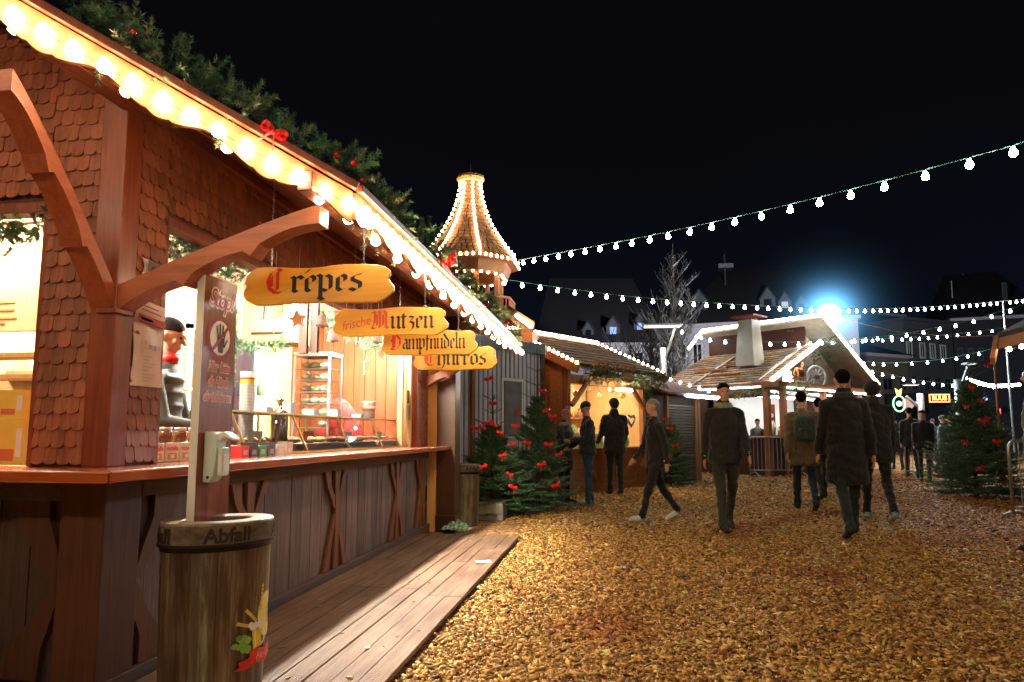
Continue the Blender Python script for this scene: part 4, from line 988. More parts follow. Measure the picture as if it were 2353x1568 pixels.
for k in range(NS):
    mb = MB(); zz = z0 + .03 + k * dz; mb.box(x0 + e, x1 - e, y0 + .02, y1 - .02, zz, zz + .008); mb.build('shelf', M['alu'], cab)
bmsh = MB(); r_ = (x1 - x0 - .06) / 6.2; bmsh.ball((0, 0, r_ * .62), r_, 14, 9, .68); bme = bmsh.mesh('dumpling'); bme.materials.append(plain('dumpling_dough', srgb(240, 224, 196), .5, 0, .05)); bme.polygons.foreach_set('use_smooth', [True] * len(bme.polygons))
for k in range(1, NS):
    for j in range(3):
        if k == 1 and j < 2: continue
        o = bpy.data.objects.new('dumpling', bme); COL.objects.link(o); o.location = (x0 + .045 + r_ + j * (x1 - x0 - .06 - r_ * 1.2) / 2.75, y0 + .10, z0 + .04 + k * dz)
        tag(o, 'round white dumpling on a shelf of the tall warming cabinet', 'dumpling', 'dumplings in the warming cabinet')
# hood box, planks
hb = onX(560, 740, -3.35); h2 = onX(668, 740, -3.35)
yb = onX(562, 740, -3.2).y; mb = MB(); xr_ = onY(668, 740, yb).x
mb.box(-3.2 - .02, xr_, yb, yb + .5, onY(610, 783, yb).z, onY(610, 690, yb).z); o_ = mb.build('wall_cupboard', M['olive_wood'], label='plain olive wood cupboard hanging at the back of the crepe stall', cat='cupboard')
mb = MB(); zz = onY(610, 768, yb).z; mb.box(-3.2 + .07, xr_ - .06, yb - .012, yb - .001, zz, zz + .02); mb.build('handle', M['darkmetal'], o_)
mb = MB(); p = atD(700, 750, 5.6); mb.box(p.x - .05, p.x + .02, p.y, p.y + .04, onY(700, 812, p.y).z, 2.7, .8); mb.box(p.x + .026, p.x + .09, p.y + .05, p.y + .09, onY(715, 808, p.y).z, 2.7, .55); mb.build('hanging_timber', M['dark_wood'], stall)
nd = Needles(); yy = yb - .05; zz = onY(610, 792, yb).z
garland_twigs(nd, [(-3.28, yy, zz + .3), (-3.27, yy, zz), (-2.95, yy, zz - .04), (xr_ + .02, yy, zz + .02)], .04, 240, .026, 50, .06, 21, .002, False)
garland_twigs(nd, [(-3.28, yy, zz + .3), (-3.29, yy, zz - .35)], .03, 180, .026, 40, .05, 22, .002, False)
nd.build('garland_strand', label='green garland framing the olive wood cupboard', cat='garland')
nd = Needles(); garland_twigs(nd, [(XI, 5.3, ZO - .1), (XI, 6.0, ZO - .06), (XI, 6.6, ZO - .12), (XI, 7.4, ZO - .08)], .06, 160, .03, 45, .07, 23, .002, False)
nd.build('garland_strand', label='garland hung behind the row of honey coloured signs', cat='garland')
# display case on the counter
yA, yB = onX(560, 1000, -2.36).y, YO1 - .15
M['case_glass'] = glassy('display_glass', (.97, 1, .99), .30)
dc = thing('glass_display_case', 'long low glass counter case with brass edges full of pastries', 'display case', (-2.5, yA, ZC))
H_ = .30; xf, xt, xbk = -2.32, -2.46, -2.74; ncell = 4
mb = MB()
for k in range(ncell + 1):
    y = yA + (yB - yA) * k / ncell; mb.bar((xf, y, ZC + .01), (xt, y, ZC + H_), .014, .012); mb.bar((xt, y, ZC + H_), (xbk, y, ZC + H_), .012, .012); mb.bar((xbk, y, ZC), (xbk, y, ZC + H_), .012, .012)
mb.bar((xt, yA, ZC + H_), (xt, yB, ZC + H_), .012, .012); mb.bar((xf, yA, ZC + .012), (xf, yB, ZC + .012), .014, .016); mb.bar((xbk, yA, ZC + H_), (xbk, yB, ZC + H_), .012, .012)
mb.build('brass_frame', plain('brass', srgb(206, 170, 96), .3, .8), dc)
for k in range(ncell):
    y, y2 = yA + (yB - yA) * k / ncell + .01, yA + (yB - yA) * (k + 1) / ncell - .01; mb = MB()
    mb.quad((xf, y, ZC + .02), (xf, y2, ZC + .02), (xt, y2, ZC + H_), (xt, y, ZC + H_)); mb.quad((xt, y, ZC + H_ + .002), (xt, y2, ZC + H_ + .002), (xbk, y2, ZC + H_ + .002), (xbk, y, ZC + H_ + .002)); mb.build('glass_pane', M['case_glass'], dc)
mb = MB(); mb.quad((xf, yA, ZC + .02), (xt, yA, ZC + H_), (xbk, yA, ZC + H_), (xbk, yA, ZC + .02)); mb.build('glass_pane', M['glass'], dc)
foods = [('pastry', (.50, .26, .10), 'golden fried pastry'), ('pastry', (.62, .40, .18), 'pale sugared pastry'), ('pastry', (.36, .15, .07), 'dark glazed pastry')]
mf = plain('pastry_crust', (1, 1, 1), .6, 0, .25, 40, .5); rr = random.Random(3)
for k in range(ncell):
    y, y2 = yA + (yB - yA) * k / ncell + .06, yA + (yB - yA) * (k + 1) / ncell - .06
    mb = MB(); mb.box(xbk + .05, xf - .06, y, y2, ZC + .06, ZC + .072); mb.box(xbk + .05, xbk + .06, y, y2, ZC + .004, ZC + .06); mb.box(xf - .07, xf - .06, y, y2, ZC + .004, ZC + .06)
    tr = mb.build('serving_tray', M['alu'], label=['steel tray in the nearest cell of the display case', 'steel tray in the second cell of the display case', 'steel tray in the third cell of the display case', 'steel tray in the farthest cell of the display case'][k], cat='tray', group='trays in the display case')
    name, col, lab = foods[k % 3]
    for j in range(7):
        mb = MB(); cy_ = y + (y2 - y) * (j + .5) / 7; cx_ = rr.uniform(-2.62, -2.50); L = .06
        if k == 3: mb.tube([(cx_ - .12, cy_, ZC + .09), (cx_, cy_ + .02, ZC + .12), (cx_ + .1, cy_ + .01, ZC + .10)], .014, 6, (.72, .50, .2))
        else: mb.ball((cx_, cy_, ZC + .10), .04, 9, 6, .7, col, sx=1.5, sy=.8)
        mb.build('pastry', mf, smooth=True, label=['golden fried pastry in the nearest cell of the display case', 'pale sugared pastry in the second cell of the display case', 'dark glazed pastry in the third cell of the display case', 'long yellow fried dough stick in the farthest cell'][k], cat='pastry', group='pastries in the display case')
# little product boxes before the case
rr = random.Random(9)
for k, (col, nm) in enumerate([((.7, .06, .06), 'red'), ((.05, .05, .06), 'black'), ((.1, .35, .15), 'green'), ((.08, .08, .09), 'dark grey'), ((.85, .8, .75), 'white'), ((.82, .7, .6), 'cream')]):
    y = onX(545 + k * 21, 1020, -2.27).y; mb = MB(); mb.box(-2.31, -2.24, y, y + .09, ZC, ZC + .075 + .02 * (k % 2), col); mb.box(-2.239, -2.2385, y + .02, y + .07, ZC + .02, ZC + .05, tuple(min(1, c + .3) for c in col))
    mb.build('sauce_tub', bpy.data.materials.get('tub_plastic') or plain('tub_plastic', (1, 1, 1), .3), label='small %s tub standing on the counter beside the display case' % nm, cat='tub', group='tubs on the crepe counter', bevel=.003)
# cup stack
p = atD(566, 950, 5.15); z1 = onY(566, 855, p.y).z
mb = MB(); z = ZC; k = 0
while z < z1 - .09: mb.lathe([(.050, 0), (.056, .010), (.056, .011)], (p.x, p.y, z), 18, tint=1.0 if k % 2 else .86, cap=False); z += .012; k += 1
mb.lathe([(.048, z - ZC), (.052, z1 - ZC - .06)], (p.x, p.y, ZC), 18, tint=(1, .72, .08)); mb.lathe([(.0525, z1 - ZC - .06), (.054, z1 - ZC - .045)], (p.x, p.y, ZC), 18, tint=(.8, .1, .05)); mb.lathe([(.054, z1 - ZC - .045), (.056, z1 - ZC)], (p.x, p.y, ZC), 18)
mb.build('cup_stack', M['white'], label='tall stack of white paper cups with a yellow top cup', cat='cup stack')
p2 = atD(905, 965, 7.0)
mb = MB(); mb.lathe([(.055, 0), (.075, .16), (.078, .17)], (XW - .22, p2.y, ZC + H_ + .01), 20); mb.lathe([(.0655, .075), (.0715, .12)], (XW - .22, p2.y, ZC + H_ + .01), 20, tint=(.85, .3, .2)); mb.build('tip_bucket', M['white'], smooth=True, label='white bucket with a reddish band on the far end of the glass case', cat='bucket')
mb = MB(); mb.box(XW - .12, XW - .05, YO1 - .16, YO1 - .05, 1.36, 1.52); mb.box(XW - .13, XW - .06, YO1 - .18, YO1 - .09, 1.55, 1.70, .5); mb.build('switch_box', plain('grey_plastic', srgb(110, 108, 104), .5), label='grey electrical box on the far jamb of the crepe opening', cat='switch box', bevel=.004)
# spread cartons with lettering
for k in range(4):
    y = YO0 + .06 + k * .125; z0 = ZC + .002; xx = XW - .06
    root = thing('spread_carton', ['nut spread carton nearest the corner poster', 'second nut spread carton from the corner', 'third nut spread carton from the corner', 'nut spread carton closest to the stop board'][k], 'carton', (xx, y, z0), 0, 'nut spread cartons on the counter')
    mb = MB(); mb.box(xx - .09, xx, y, y + .115, z0, z0 + .10); mb.build('box', bpy.data.materials.get('carton_card') or plain('carton_card', srgb(226, 206, 176), .6), root, bevel=.002)
    mb = MB(); put_text(mb, 'nutella', .034, (xx, y + .058, z0 + .070), (0, 1, 0), (0, 0, 1), (1, 0, 0), lift=.001, width=.095, offset=.001); put_text(mb, 'nutella', .034, (xx - .045, y, z0 + .070), (1, 0, 0), (0, 0, 1), (0, -1, 0), lift=.001, width=.075, offset=.001)
    mb.build('lettering', M['red_ink'], root)
    mb = MB(); mb.box(xx + .0005, xx + .001, y + .02, y + .095, z0 + .012, z0 + .045, (.6, .3, .1)); mb.box(xx + .0012, xx + .002, y + .04, y + .075, z0 + .018, z0 + .038, (.9, .75, .45)); mb.build('picture', bpy.data.materials.get('poster_ink'), root)
    mb = MB(); mb.lathe([(.030, 0), (.036, .01), (.036, .05), (.03, .06)], (xx - .045, y + .058, z0 + .103), 14, tint=(.25, .1, .04)); mb.lathe([(.031, .061), (.031, .08)], (xx - .045, y + .058, z0 + .103), 14, tint=(.95, .93, .9))
    mb.build('spread_jar', bpy.data.materials.get('jar_gloss') or plain('jar_gloss', (1, 1, 1), .15, coat=.5), smooth=True, label=['brown spread jar with white lid on the first carton', 'brown spread jar with white lid on the second carton', 'brown spread jar with white lid on the third carton', 'brown spread jar with white lid on the last carton'][k], cat='jar', group='spread jars on the cartons')
# menu boards inside
def menu(x0, x1, y, z0, z1, lab, seed, side=None):
    rr = random.Random(seed); root = thing('menu_board', lab, 'menu board', ((x0 + x1) / 2, y, z0))
    mb = MB(); mb.box(x0, x1, y, y + .02, z0, z1); mb.build('panel', M['yellow_wood'], root)
    mb = MB(); mb.box(x0, x0 + .018, y - .012, y - .001, z0, z1); mb.box(x1 - .018, x1, y - .012, y - .001, z0, z1); mb.box(x0, x1, y - .013, y - .001, z1 - .018, z1); mb.box(x0, x1, y - .013, y - .001, z0, z0 + .018); mb.build('frame', M['yellow_wood'], root)
    mb = MB(); z = z1 - .06
    while z > z0 + .04:
        w_ = rr.uniform(.4, .85) * (x1 - x0 - .08); mb.box(x0 + .04, x0 + .04 + w_, y - .002, y - .0005, z, z + .012, 1.0 if rr.random() > .3 else .7); z -= rr.choice((.028, .03, .045))
    mb.build('faded_print', bpy.data.materials.get('pale_orange_print') or plain('pale_orange_print', srgb(214, 150, 84), .6), root)
menu(-3.9, onY(99, 600, YF + .55).x, YF + .55, onY(50, 762, YF + .55).z, onY(50, 505, YF + .55).z, 'tall glowing yellow menu board inside the left end of the stall', 1)
my = onX(408, 800, ix + .03).y
root = thing('menu_board', 'yellow menu board on the back wall right of the vendor', 'menu board', (ix, my, 1.5))
mb = MB(); mb.box(ix + .001, ix + .02, my, my + 1.0, 1.45, 2.2, 1.1); mb.build('panel', M['yellow_wood'], root)
mb = MB(); rr = random.Random(6)
for k in range(14): z = 2.12 - k * .045; mb.box(ix + .0205, ix + .022, my + .08, my + .08 + rr.uniform(.2, .75), z, z + .016)
mb.build('faded_print', bpy.data.materials.get('pale_orange_print'), root)
# shelf, roll and boxes behind the left opening
mb = MB(); ys = YF + .62
for z in (1.62, 1.50, 1.38): mb.box(-3.6, XO - .06, ys - .14, ys, z, z + .025)
mb.build('wall_shelf', M['yellow_wood'], label='pale three-tier wall shelf inside the left end opening', cat='shelf')
mb = MB(); mb.tube([(-3.35, ys - .18, 1.34), (XO - .04, ys - .18, 1.34)], .042, 18); mb.build('paper_roll', M['white'], smooth=True, label='fat white paper roll under the shelf in the left opening', cat='paper roll')
for k, (u, v, w_, h_, d_) in enumerate([(0, 1052, .16, .22, 0), (22, 1052, .09, .17, .05), (2, 985, .13, .14, .02)]):
    zb = ZC if k < 2 else ZC + .222; p = onY(u, 1050, YF + .10 + d_); mb = MB(); mb.box(p.x - .04, p.x - .04 + w_, p.y, p.y + .1, zb, zb + h_, (1, .72, .12)); mb.box(p.x - .02, p.x + w_ * .45, p.y - .001, p.y - .0003, zb + .02, zb + h_ * .35, (.75, .2, .1)); mb.box(p.x + w_ * .5, p.x + w_ * .5 + .03, p.y - .001, p.y - .0003, zb + .04, zb + h_ * .8, (.95, .93, .85))
    mb.build('yellow_carton', bpy.data.materials.get('poster_ink'), label=['large yellow carton with an apple-red mark at the left frame edge', 'narrow yellow carton beside the large one in the left opening', 'yellow carton stacked on top in the left opening'][k], cat='carton', group='yellow cartons in the left opening', bevel=.003)
# hanging cookies and candies
def gingerbread(c, s, rot, mat, lab):
    mb = MB(); o = []
    for k in range(40):
        t = 2 * PI * k / 40; r = .42 + .28 * max(0, math.cos(5 * (t - PI / 2))) ** 1.2 + (.10 if abs(t - PI / 2) < .5 else 0); o.append((r * math.cos(t + rot), r * math.sin(t + rot)))
    root = thing('gingerbread_man', lab, 'ornament', c); mb.prism([Vector(c) + Vector((a * s, 0, b * s)) for a, b in o], (0, .012, 0)); mb.build('cookie', mat, root, bevel=.003)
    mb = MB()
    for k in range(40): 
        a, b = o[k], o[(k + 1) % 40]; mb.bar(Vector(c) + Vector((a[0] * s * .92, -.002, a[1] * s * .92)), Vector(c) + Vector((b[0] * s * .92, -.002, b[1] * s * .92)), .005, .003, up=(0, 1, 0))
    mb.build('icing', M['white'], root)
    mb = MB(); mb.tube([Vector(c) + Vector((0, .005, s * .7)), Vector((c[0], c[1] + .005, ZO + .1))], .0012, 4); mb.build('thread', M['white'], root)
gm = plain('gingerbread', srgb(196, 120, 48), .6, 0, .1); gm2 = plain('pale_gingerbread', srgb(226, 176, 110), .6)
gingerbread(tuple(atD(683, 735, 4.3)), .085, .15, gm, 'big brown gingerbread man hanging below the Crepes board')
gingerbread(tuple(atD(875, 815, 5.6)), .075, -.2, gm2, 'pale iced gingerbread man hanging below the Mutzen board')
gingerbread(tuple(atD(795, 745, 4.9)), .07, .5, gm2, 'star-like iced cookie hanging left of the lollipop')
def cane(c, L, lab, col=(.9, .85, .8)):
    mb = MB(); P = [Vector(c) + Vector((0, 0, -L)), Vector(c)] + [Vector(c) + Vector((.022 - .022 * math.cos(a), 0, .022 * math.sin(a))) for a in (.6, 1.3, 2.0, 2.7)]
    n = 16; pts = []
    for i in range(n): pts.append(P[0].lerp(P[1], i / n))
    pts += P[1:]
    for i in range(len(pts) - 1): mb.tube([pts[i], pts[i + 1]], .007, 8, (.8, .1, .08) if i % 3 == 0 else (.95, .92, .88))
    mb.tube([pts[-1], Vector((pts[-1].x, pts[-1].y, ZO + .1))], .001, 4)
    mb.build('candy_cane', bpy.data.materials.get('tub_plastic'), label=lab, cat='candy cane', group='candy canes hanging in the opening', smooth=True)
for (u, v, D, L, lab) in [(607, 700, 4.0, .09, 'candy cane hanging at the left under the Crepes board'), (822, 760, 5.0, .12, 'candy cane hanging just left of the lollipop'), (838, 835, 5.4, .1, 'candy cane hanging lowest in front of the brown boards'), (1000, 815, 6.6, .12, 'candy cane hanging below the Dampfnudeln board')]:
    cane(tuple(atD(u, v, D)), L, lab)
def lolly(c, r, lab, cols):
    mb = MB(); n = 24
    for k in range(5):
        rr_ = r * (1 - k * .19); mb.prism([Vector(c) + Vector((rr_ * math.cos(2 * PI * i / n), -.001 * k, rr_ * math.sin(2 * PI * i / n))) for i in range(n)][::-1], (0, .012 - .001 * k, 0), cols[k % 2])
    mb.tube([Vector(c) + Vector((0, .006, -r)), Vector(c) + Vector((0, .006, -r * 2.6))], .003, 6); mb.tube([Vector(c) + Vector((0, .006, r)), Vector((c[0], c[1] + .006, ZO + .1))], .001, 4)
    mb.build('lollipop', bpy.data.materials.get('tub_plastic'), label=lab, cat='lollipop')
lolly(tuple(atD(842, 790, 5.3)), .055, 'green and white swirl lollipop hanging under the Mutzen board', [(.4, .75, .45), (.95, .95, .9)])
lolly(tuple(atD(630, 712, 4.4)), .06, 'yellow round sweet hanging under the Crepes board', [(.95, .75, .3), (.98, .9, .7)])
for k, (u, v, D) in enumerate([(740, 735, 4.6), (765, 770, 4.8), (868, 775, 5.4), (912, 770, 5.8)]):
    mb = MB(); c = atD(u, v, D); mb.lathe([(.045, -.045), (.038, -.03), (.03, .02), (.012, .045), (.004, .05)], c, 14, tint=(1, .95, .9)); mb.ball(c - Vector((0, 0, .05)), .010, 8, 6, tint=(.8, .15, .1)); mb.tube([c + Vector((0, 0, .05)), Vector((c.x, c.y, ZO + .1))], .001, 4)
    mb.build('bell_ornament', M['white'], smooth=True, label=['white bell ornament nearest under the Crepes board', 'white bell ornament just right of the nearest bell', 'white bell ornament right of the green lollipop', 'farthest white bell under the Dampfnudeln board'][k], cat='ornament', group='white bells in the opening')

# clutter on and behind the counter
def item(kind, mb, mat, lab, cat, grp=None, smooth=True): return mb.build(kind, mat, smooth=smooth, label=lab, cat=cat, group=grp)
p = atD(604, 965, 5.3); mb = MB(); mb.lathe([(.06, 0), (.065, .02), (.065, .24), (.05, .27), (.02, .28), (.015, .33), (.03, .34), (.03, .36)], (-2.55, p.y, ZC + .06), 18); mb.tube([(-2.55, p.y - .06, ZC + .22), (-2.52, p.y - .11, ZC + .24), (-2.52, p.y - .12, ZC + .19)], .010, 6)
item('syrup_pump', mb, M['chrome'], 'chrome syrup pump dispenser beside the paper cup stack', 'dispenser')
rr = random.Random(31)
for k in range(9):
    y = 4.2 + k * .36; mb = MB(); h = rr.uniform(.16, .26); c = [(.12, .08, .06), (.75, .1, .08), (.9, .8, .2), (.15, .3, .12), (.9, .88, .82)][k % 5]
    mb.lathe([(.034, 0), (.036, h * .6), (.015, h * .78), (.015, h), (.02, h + .005)], (ix + .14, y, 1.62), 12, tint=c)
    item('bottle', mb, bpy.data.materials['jar_gloss'], 'bottle on the back shelf of the crepe stall, %s from the vendor' % ['first', 'second', 'third', 'fourth', 'fifth', 'sixth', 'seventh', 'eighth', 'ninth'][k], 'bottle', 'bottles on the back shelf')
mb = MB(); mb.box(ix + .001, ix + .24, 4.0, 5.75, 1.59, 1.62); mb.build('back_shelf', M['yellow_wood'], stall)
for k in range(5):
    y = onX(600 + k * 55, 985, -2.6).y; mb = MB(); n_ = rr.randint(8, 16)
    for j in range(n_): mb.box(-2.66 + rr.uniform(-.004, .004), -2.56, y, y + .10, ZC + .304 + j * .006, ZC + .309 + j * .006, rr.uniform(.85, 1))
    item('napkin_stack', mb, M['white'], '%s white napkin stack on top of the glass case' % ['nearest', 'second', 'third', 'fourth', 'farthest'][k], 'napkins', 'napkin stacks on the glass case', False)
for k in range(4):
    y = yA + (yB - yA) * (k + .5) / 4; mb = MB(); mb.box(xbk + .03, xf - .10, y - .25, y + .25, ZC + .015, ZC + .022); mb.box(-2.52, -2.519, y - .10, y + .10, ZC + .09, ZC + .17, (.85, .25, .2) if k == 1 else 1)
    item('price_card', mb, M['white'], '%s price card and white liner inside the display case' % ['nearest', 'second', 'third', 'farthest'][k], 'price card', 'price cards in the display case', False)
mb = MB(); c = atD(862, 985, 7.5); vs, fs = [], []
mb.lathe([(.05, .0), (.30, .02), (.28, .2), (.20, .4), (.10, .52), (.03, .56)], (-3.0, c.y, ZC - .02), 16, 1.0, .5); item('red_cloth_bag', mb, bpy.data.materials.get('red_bag_cloth') or cloth('red_bag_cloth', srgb(196, 40, 34)), 'big slumped red cloth bag behind the warming cabinet', 'bag')
# ================================================================ helpers for the background
def along(P, d, u, s0=-30, s1=60):
    """distance along the line P + s*d (horizontal) whose screen column is u"""
    P = Vector(P); d = Vector(d); f = lambda s: proj(P + d * s)[0] - u
    a, b = None, None; prev = None
    for s in np.linspace(s0, s1, 600):
        if proj(P + d * s)[2] < .5: prev = None; continue
        v = f(s)
        if prev is not None and prev[1] * v <= 0: a, b = prev[0], s; break
        prev = (s, v)
    if a is None: return 0
    for _ in range(40):
        m = (a + b) / 2
        if f(a) * f(m) <= 0: b = m
        else: a = m
    return (a + b) / 2
def zrow(P, v):
    lo, hi = -1, 40
    for _ in range(50):
        m = (lo + hi) / 2
        if proj(Vector((P[0], P[1], m)))[1] > v: lo = m
        else: hi = m
    return (lo + hi) / 2
def frame(O, ang):   # local x along ang (from +X), z up
    return Matrix.Translation(Vector(O)) @ Matrix.Rotation(ang, 4, 'Z')
def roof_shakes(mb, T, x0, x1, p_eave, p_ridge, h=.2, seed=0, w=.16):
    """rows of shakes on a slope: p_eave=(y,z), p_ridge=(y,z) in the local frame"""
    rr = random.Random(seed); y0, z0 = p_eave; y1, z1 = p_ridge; L = math.hypot(y1 - y0, z1 - z0); n = max(2, int(L / h))
    ny, nz = -(z1 - z0) / L, (y1 - y0) / L
    if nz < 0: ny, nz = -ny, -nz
    for k in range(n):
        a = k / n; b = min(1, (k + 1.25) / n); x = x0 - rr.random() * w
        while x < x1:
            xx, xe = max(x, x0), min(x + w * rr.uniform(.8, 1.2), x1)
            if xe - xx > .02:
                ja = rr.uniform(-.02, .02) / L
                P = [(xx + .004, a + ja, .035), (xe - .004, a + ja, .035), (xe - .004, b, .008), (xx + .004, b, .008)]
                q = [Vector((px, y0 + (y1 - y0) * t + ny * o, z0 + (z1 - z0) * t + nz * o)) for px, t, o in P]
                t_ = rr.uniform(.6, 1.25); mb.prism(q, (0, ny * .015, nz * .015), (t_, t_ * .97, t_ * .94))
            x = xe if xe > x else x + w
warm_s = bulb_mesh('bulb', .030, M['warm_small'], 8, sock=False)
cool_far = bulb_mesh('bulb', .042, M['white_bulb'], 8, sock=True)
led_w = bulb_mesh('bulb', .035, M['led_white'], 6, sock=False); led_c = bulb_mesh('bulb', .035, M['led_cool'], 6, sock=False)
def bulb_row(name, label, pts, spacing, bme, group=None, drop=0.0, cat='string light'):
    return string_light(name, label, cat, pts, spacing, bme, M['cable_dark'], .006, group, drop=drop)

# ================================================================ METAL SALES CONTAINER
cR = onZ(1252, 1150, 0); aC = math.radians(90 - 34); dC = Vector((math.cos(aC), math.sin(aC), 0)); lC = 4.6
O = cR - dC * lC; T = frame(O, aC); zC = zrow(cR, 792)
cont = thing('sales_container', 'ribbed grey metal sales container behind the two bow-decked firs', 'container', O, aC)
mb = MB(T); mb.box(0.02, lC - .1, .03, 2.3, .42, zC - .2); mb.build('wall', M['alu'] if False else plain('pale_ribbed_sheet', srgb(214, 212, 220), .5, .0, .06), cont)
mb = MB(T); x = .05
while x < lC - .1: mb.box(x, x + .012, .010, .03, .42, zC - .2, .55); mb.box(x + .035, x + .06, .018, .03, .42, zC - .2, 1.05); x += .11
mb.build('rib', bpy.data.materials['pale_ribbed_sheet'], cont)
mb = MB(T); mb.box(-.02, lC + .02, -.03, 2.35, zC - .2, zC); mb.build('roof_frame', M['steel'], cont, bevel=.01)
mb = MB(T); mb.box(lC - .1, lC, -.01, .12, .30, zC - .201); mb.build('corner_post', M['dark_wood'], cont)
mb = MB(T); mb.box(0, lC, 0, 2.3, .18, .42); mb.box(.3, .6, .4, 2, 0, .18, .6); mb.box(lC - .6, lC - .3, .0, 2, 0, .18, .6); mb.build('skirt', M['dark_wood'], cont)
sx0, sx1 = along(O, dC, 1152), along(O, dC, 1206)
zw1 = zrow(O + dC * sx0, 868); zw0 = zrow(O + dC * sx0, 1010)
mb = MB(T); mb.box(sx0, sx1, -.012, .028, zw0, zw1); mb.box(sx0 + .05, sx1 - .05, -.02, -.011, zw0 + .05, zw1 - .05, .15); wn = mb.build('window', M['white'], cont)
mb = MB(T); mb.box(sx0 + .06, sx1 - .06, -.03, -.021, zw0 + .06, zw1 - .06); mb.build('pane', plain('dull_window_pane', srgb(150, 150, 150), .12, .3, .3, 3), wn)
mb = MB(T); mb.box(sx1 - .11, sx1 - .08, -.035, -.031, zw0, zw1); mb.build('mullion', M['white'], wn)
sp = along(O, dC, 1078); mb = MB(T); mb.box(sp, sp + .07, -.06, .0, 0, zC - .2); mb.build('timber_strip', M['stall_woodZ'], cont)

# ================================================================ WOODEN GIFT STALL (second stall)
p, q = onZ(1381, 1130, 0), onZ(1481, 1119, 0); a2 = math.atan2(q.y - p.y, q.x - p.x); d2 = Vector((math.cos(a2), math.sin(a2), 0))
s0 = along(p, d2, 1306); s1 = along(p, d2, 1487); O = p + d2 * s0; L2 = s1 - s0; T = frame(O, a2); n2 = Vector((-d2.y, d2.x, 0))
OV = .45
zE2 = zrow(O + d2 * (-.2) - n2 * OV, 840); zcn = zrow(p, 1029)
Rp = O + n2 * 1.4; zR2 = zrow(O + d2 * (L2 + .15) + n2 * 1.4, 795)
print('STALL2', L2, math.degrees(a2), zE2, zR2, zcn)
st2 = thing('market_stall', 'wooden gift stall with an open lit front and bulb-edged shake roof', 'market stall', O, a2)
xl2 = along(Rp, d2, 1205) ; x0r = min(-.25, -.2)
mb = MB(T); mb.prism([(x0r, -OV, zE2), (L2 + .15, -OV, zE2), (L2 + .15, 1.4, zR2), (x0r, 1.4, zR2)], (0, 0, -.04)); mb.prism([(x0r, 3.25, zE2), (x0r, 1.4, zR2), (L2 + .15, 1.4, zR2), (L2 + .15, 3.25, zE2)], (0, 0, -.04))
roof_shakes(mb, T, x0r, L2 + .15, (-OV - .02, zE2), (1.4, zR2), .22, 1); mb.build('roof', M['roof_shingle'], st2)
mb = MB(T)
for xx in (x0r - .02, L2 + .14): mb = MB(T); mb.bar((xx, -OV - .03, zE2 - .08), (xx, 1.4, zR2 - .08), .03, .17); mb.bar((xx, 3.25, zE2 - .08), (xx, 1.4, zR2 - .08), .03, .17); mb.build('bargeboard', M['stall_wood'], st2)
mb = MB(T); mb.prism([(0, .02, 0), (0, 2.8, 0), (0, 2.8, zE2), (0, 1.4, zR2 - .12), (0, .02, zE2 - .02)], (.05, 0, 0)); mb.box(L2 - .05, L2, .02, 2.8, 0, zE2); mb.box(0.05, L2 - .05, 2.75, 2.8, 0, zE2)
mb.build('wall', M['stall_wood'], st2)
mb = MB(T)
for k in range(7): mb.box(-.012, -.001, .1 + k * .36, .11 + k * .36, .0, zE2, .4)
mb.bar((-.02, .2, zcn), (-.02, 1.6, zE2), .03, .12); mb.build('brace', M['stall_woodZ'], st2)
mb = MB(T); mb.box(0, .11, 0, .11, 0, zE2); mb.build('post', M['stall_woodZ'], st2); mb = MB(T); mb.box(L2 - .11, L2, 0, .11, 0, zE2); mb.build('post', M['stall_woodZ'], st2)
mb = MB(T); mb.box(.11, L2 - .11, .005, .08, zE2 - .30, zE2 - .12); mb.build('header', M['stall_wood'], st2)
for xx, s in ((.10, 1), (L2 - .10, -1)):
    mb = MB(T); mb.bar((xx, -.03, zE2 - .75), (xx + s * .55, -.03, zE2 - .25), .06, .09); mb.build('bracket', M['stall_woodZ'], st2)
mb = MB(T); mb.box(.11, L2 - .11, .01, .05, .1, zcn - .03); mb.box(.11, L2 - .11, -.012, .009, 0, .16); mb.box(.11, L2 - .11, -.012, .009, zcn - .2, zcn - .04)
mb.build('counter_front', M['stall_wood'], st2)
mb = MB(T)
for xx in (.6, L2 - 1.3, L2 - .5): mb.box(xx, xx + .08, -.022, -.013, .16, zcn - .2)
mb.bar((L2 - 1.2, -.026, .2), (L2 - .5, -.026, zcn - .22), .02, .09); mb.bar((.65, -.026, .6), (1.0, -.026, .2), .02, .08); mb.build('cross_brace', M['stall_woodZ'], st2)
mb = MB(T); mb.box(.0, L2, -.12, .3, zcn - .035, zcn); mb.build('counter', M['stall_wood'], st2, bevel=.005)
mb = MB(T); mb.box(.12, L2 - .12, 1.6, 1.63, .1, zE2 - .1); mb.box(.06, .09, .12, 1.6, .1, zE2 - .1); mb.box(L2 - .09, L2 - .06, .12, 1.6, .1, zE2 - .1); mb.box(.1, L2 - .1, .15, 1.6, zE2 - .14, zE2 - .11); mb.build('inner_lining', M['yellow_wood'], st2)
mb = MB(T); mb.box(.5, L2 - .5, .7, .78, zE2 - .20, zE2 - .16); mb.build('tube_lamp', M['tube'], st2)
xx = along(O, d2, 1404); mb = MB(T); mb.box(xx - .28, xx + .28, -.40, -.34, zrow(O + d2 * xx - n2 * .37, 899), zrow(O + d2 * xx - n2 * .37, 893)); mb.build('front_lamp', M['tube'], st2)
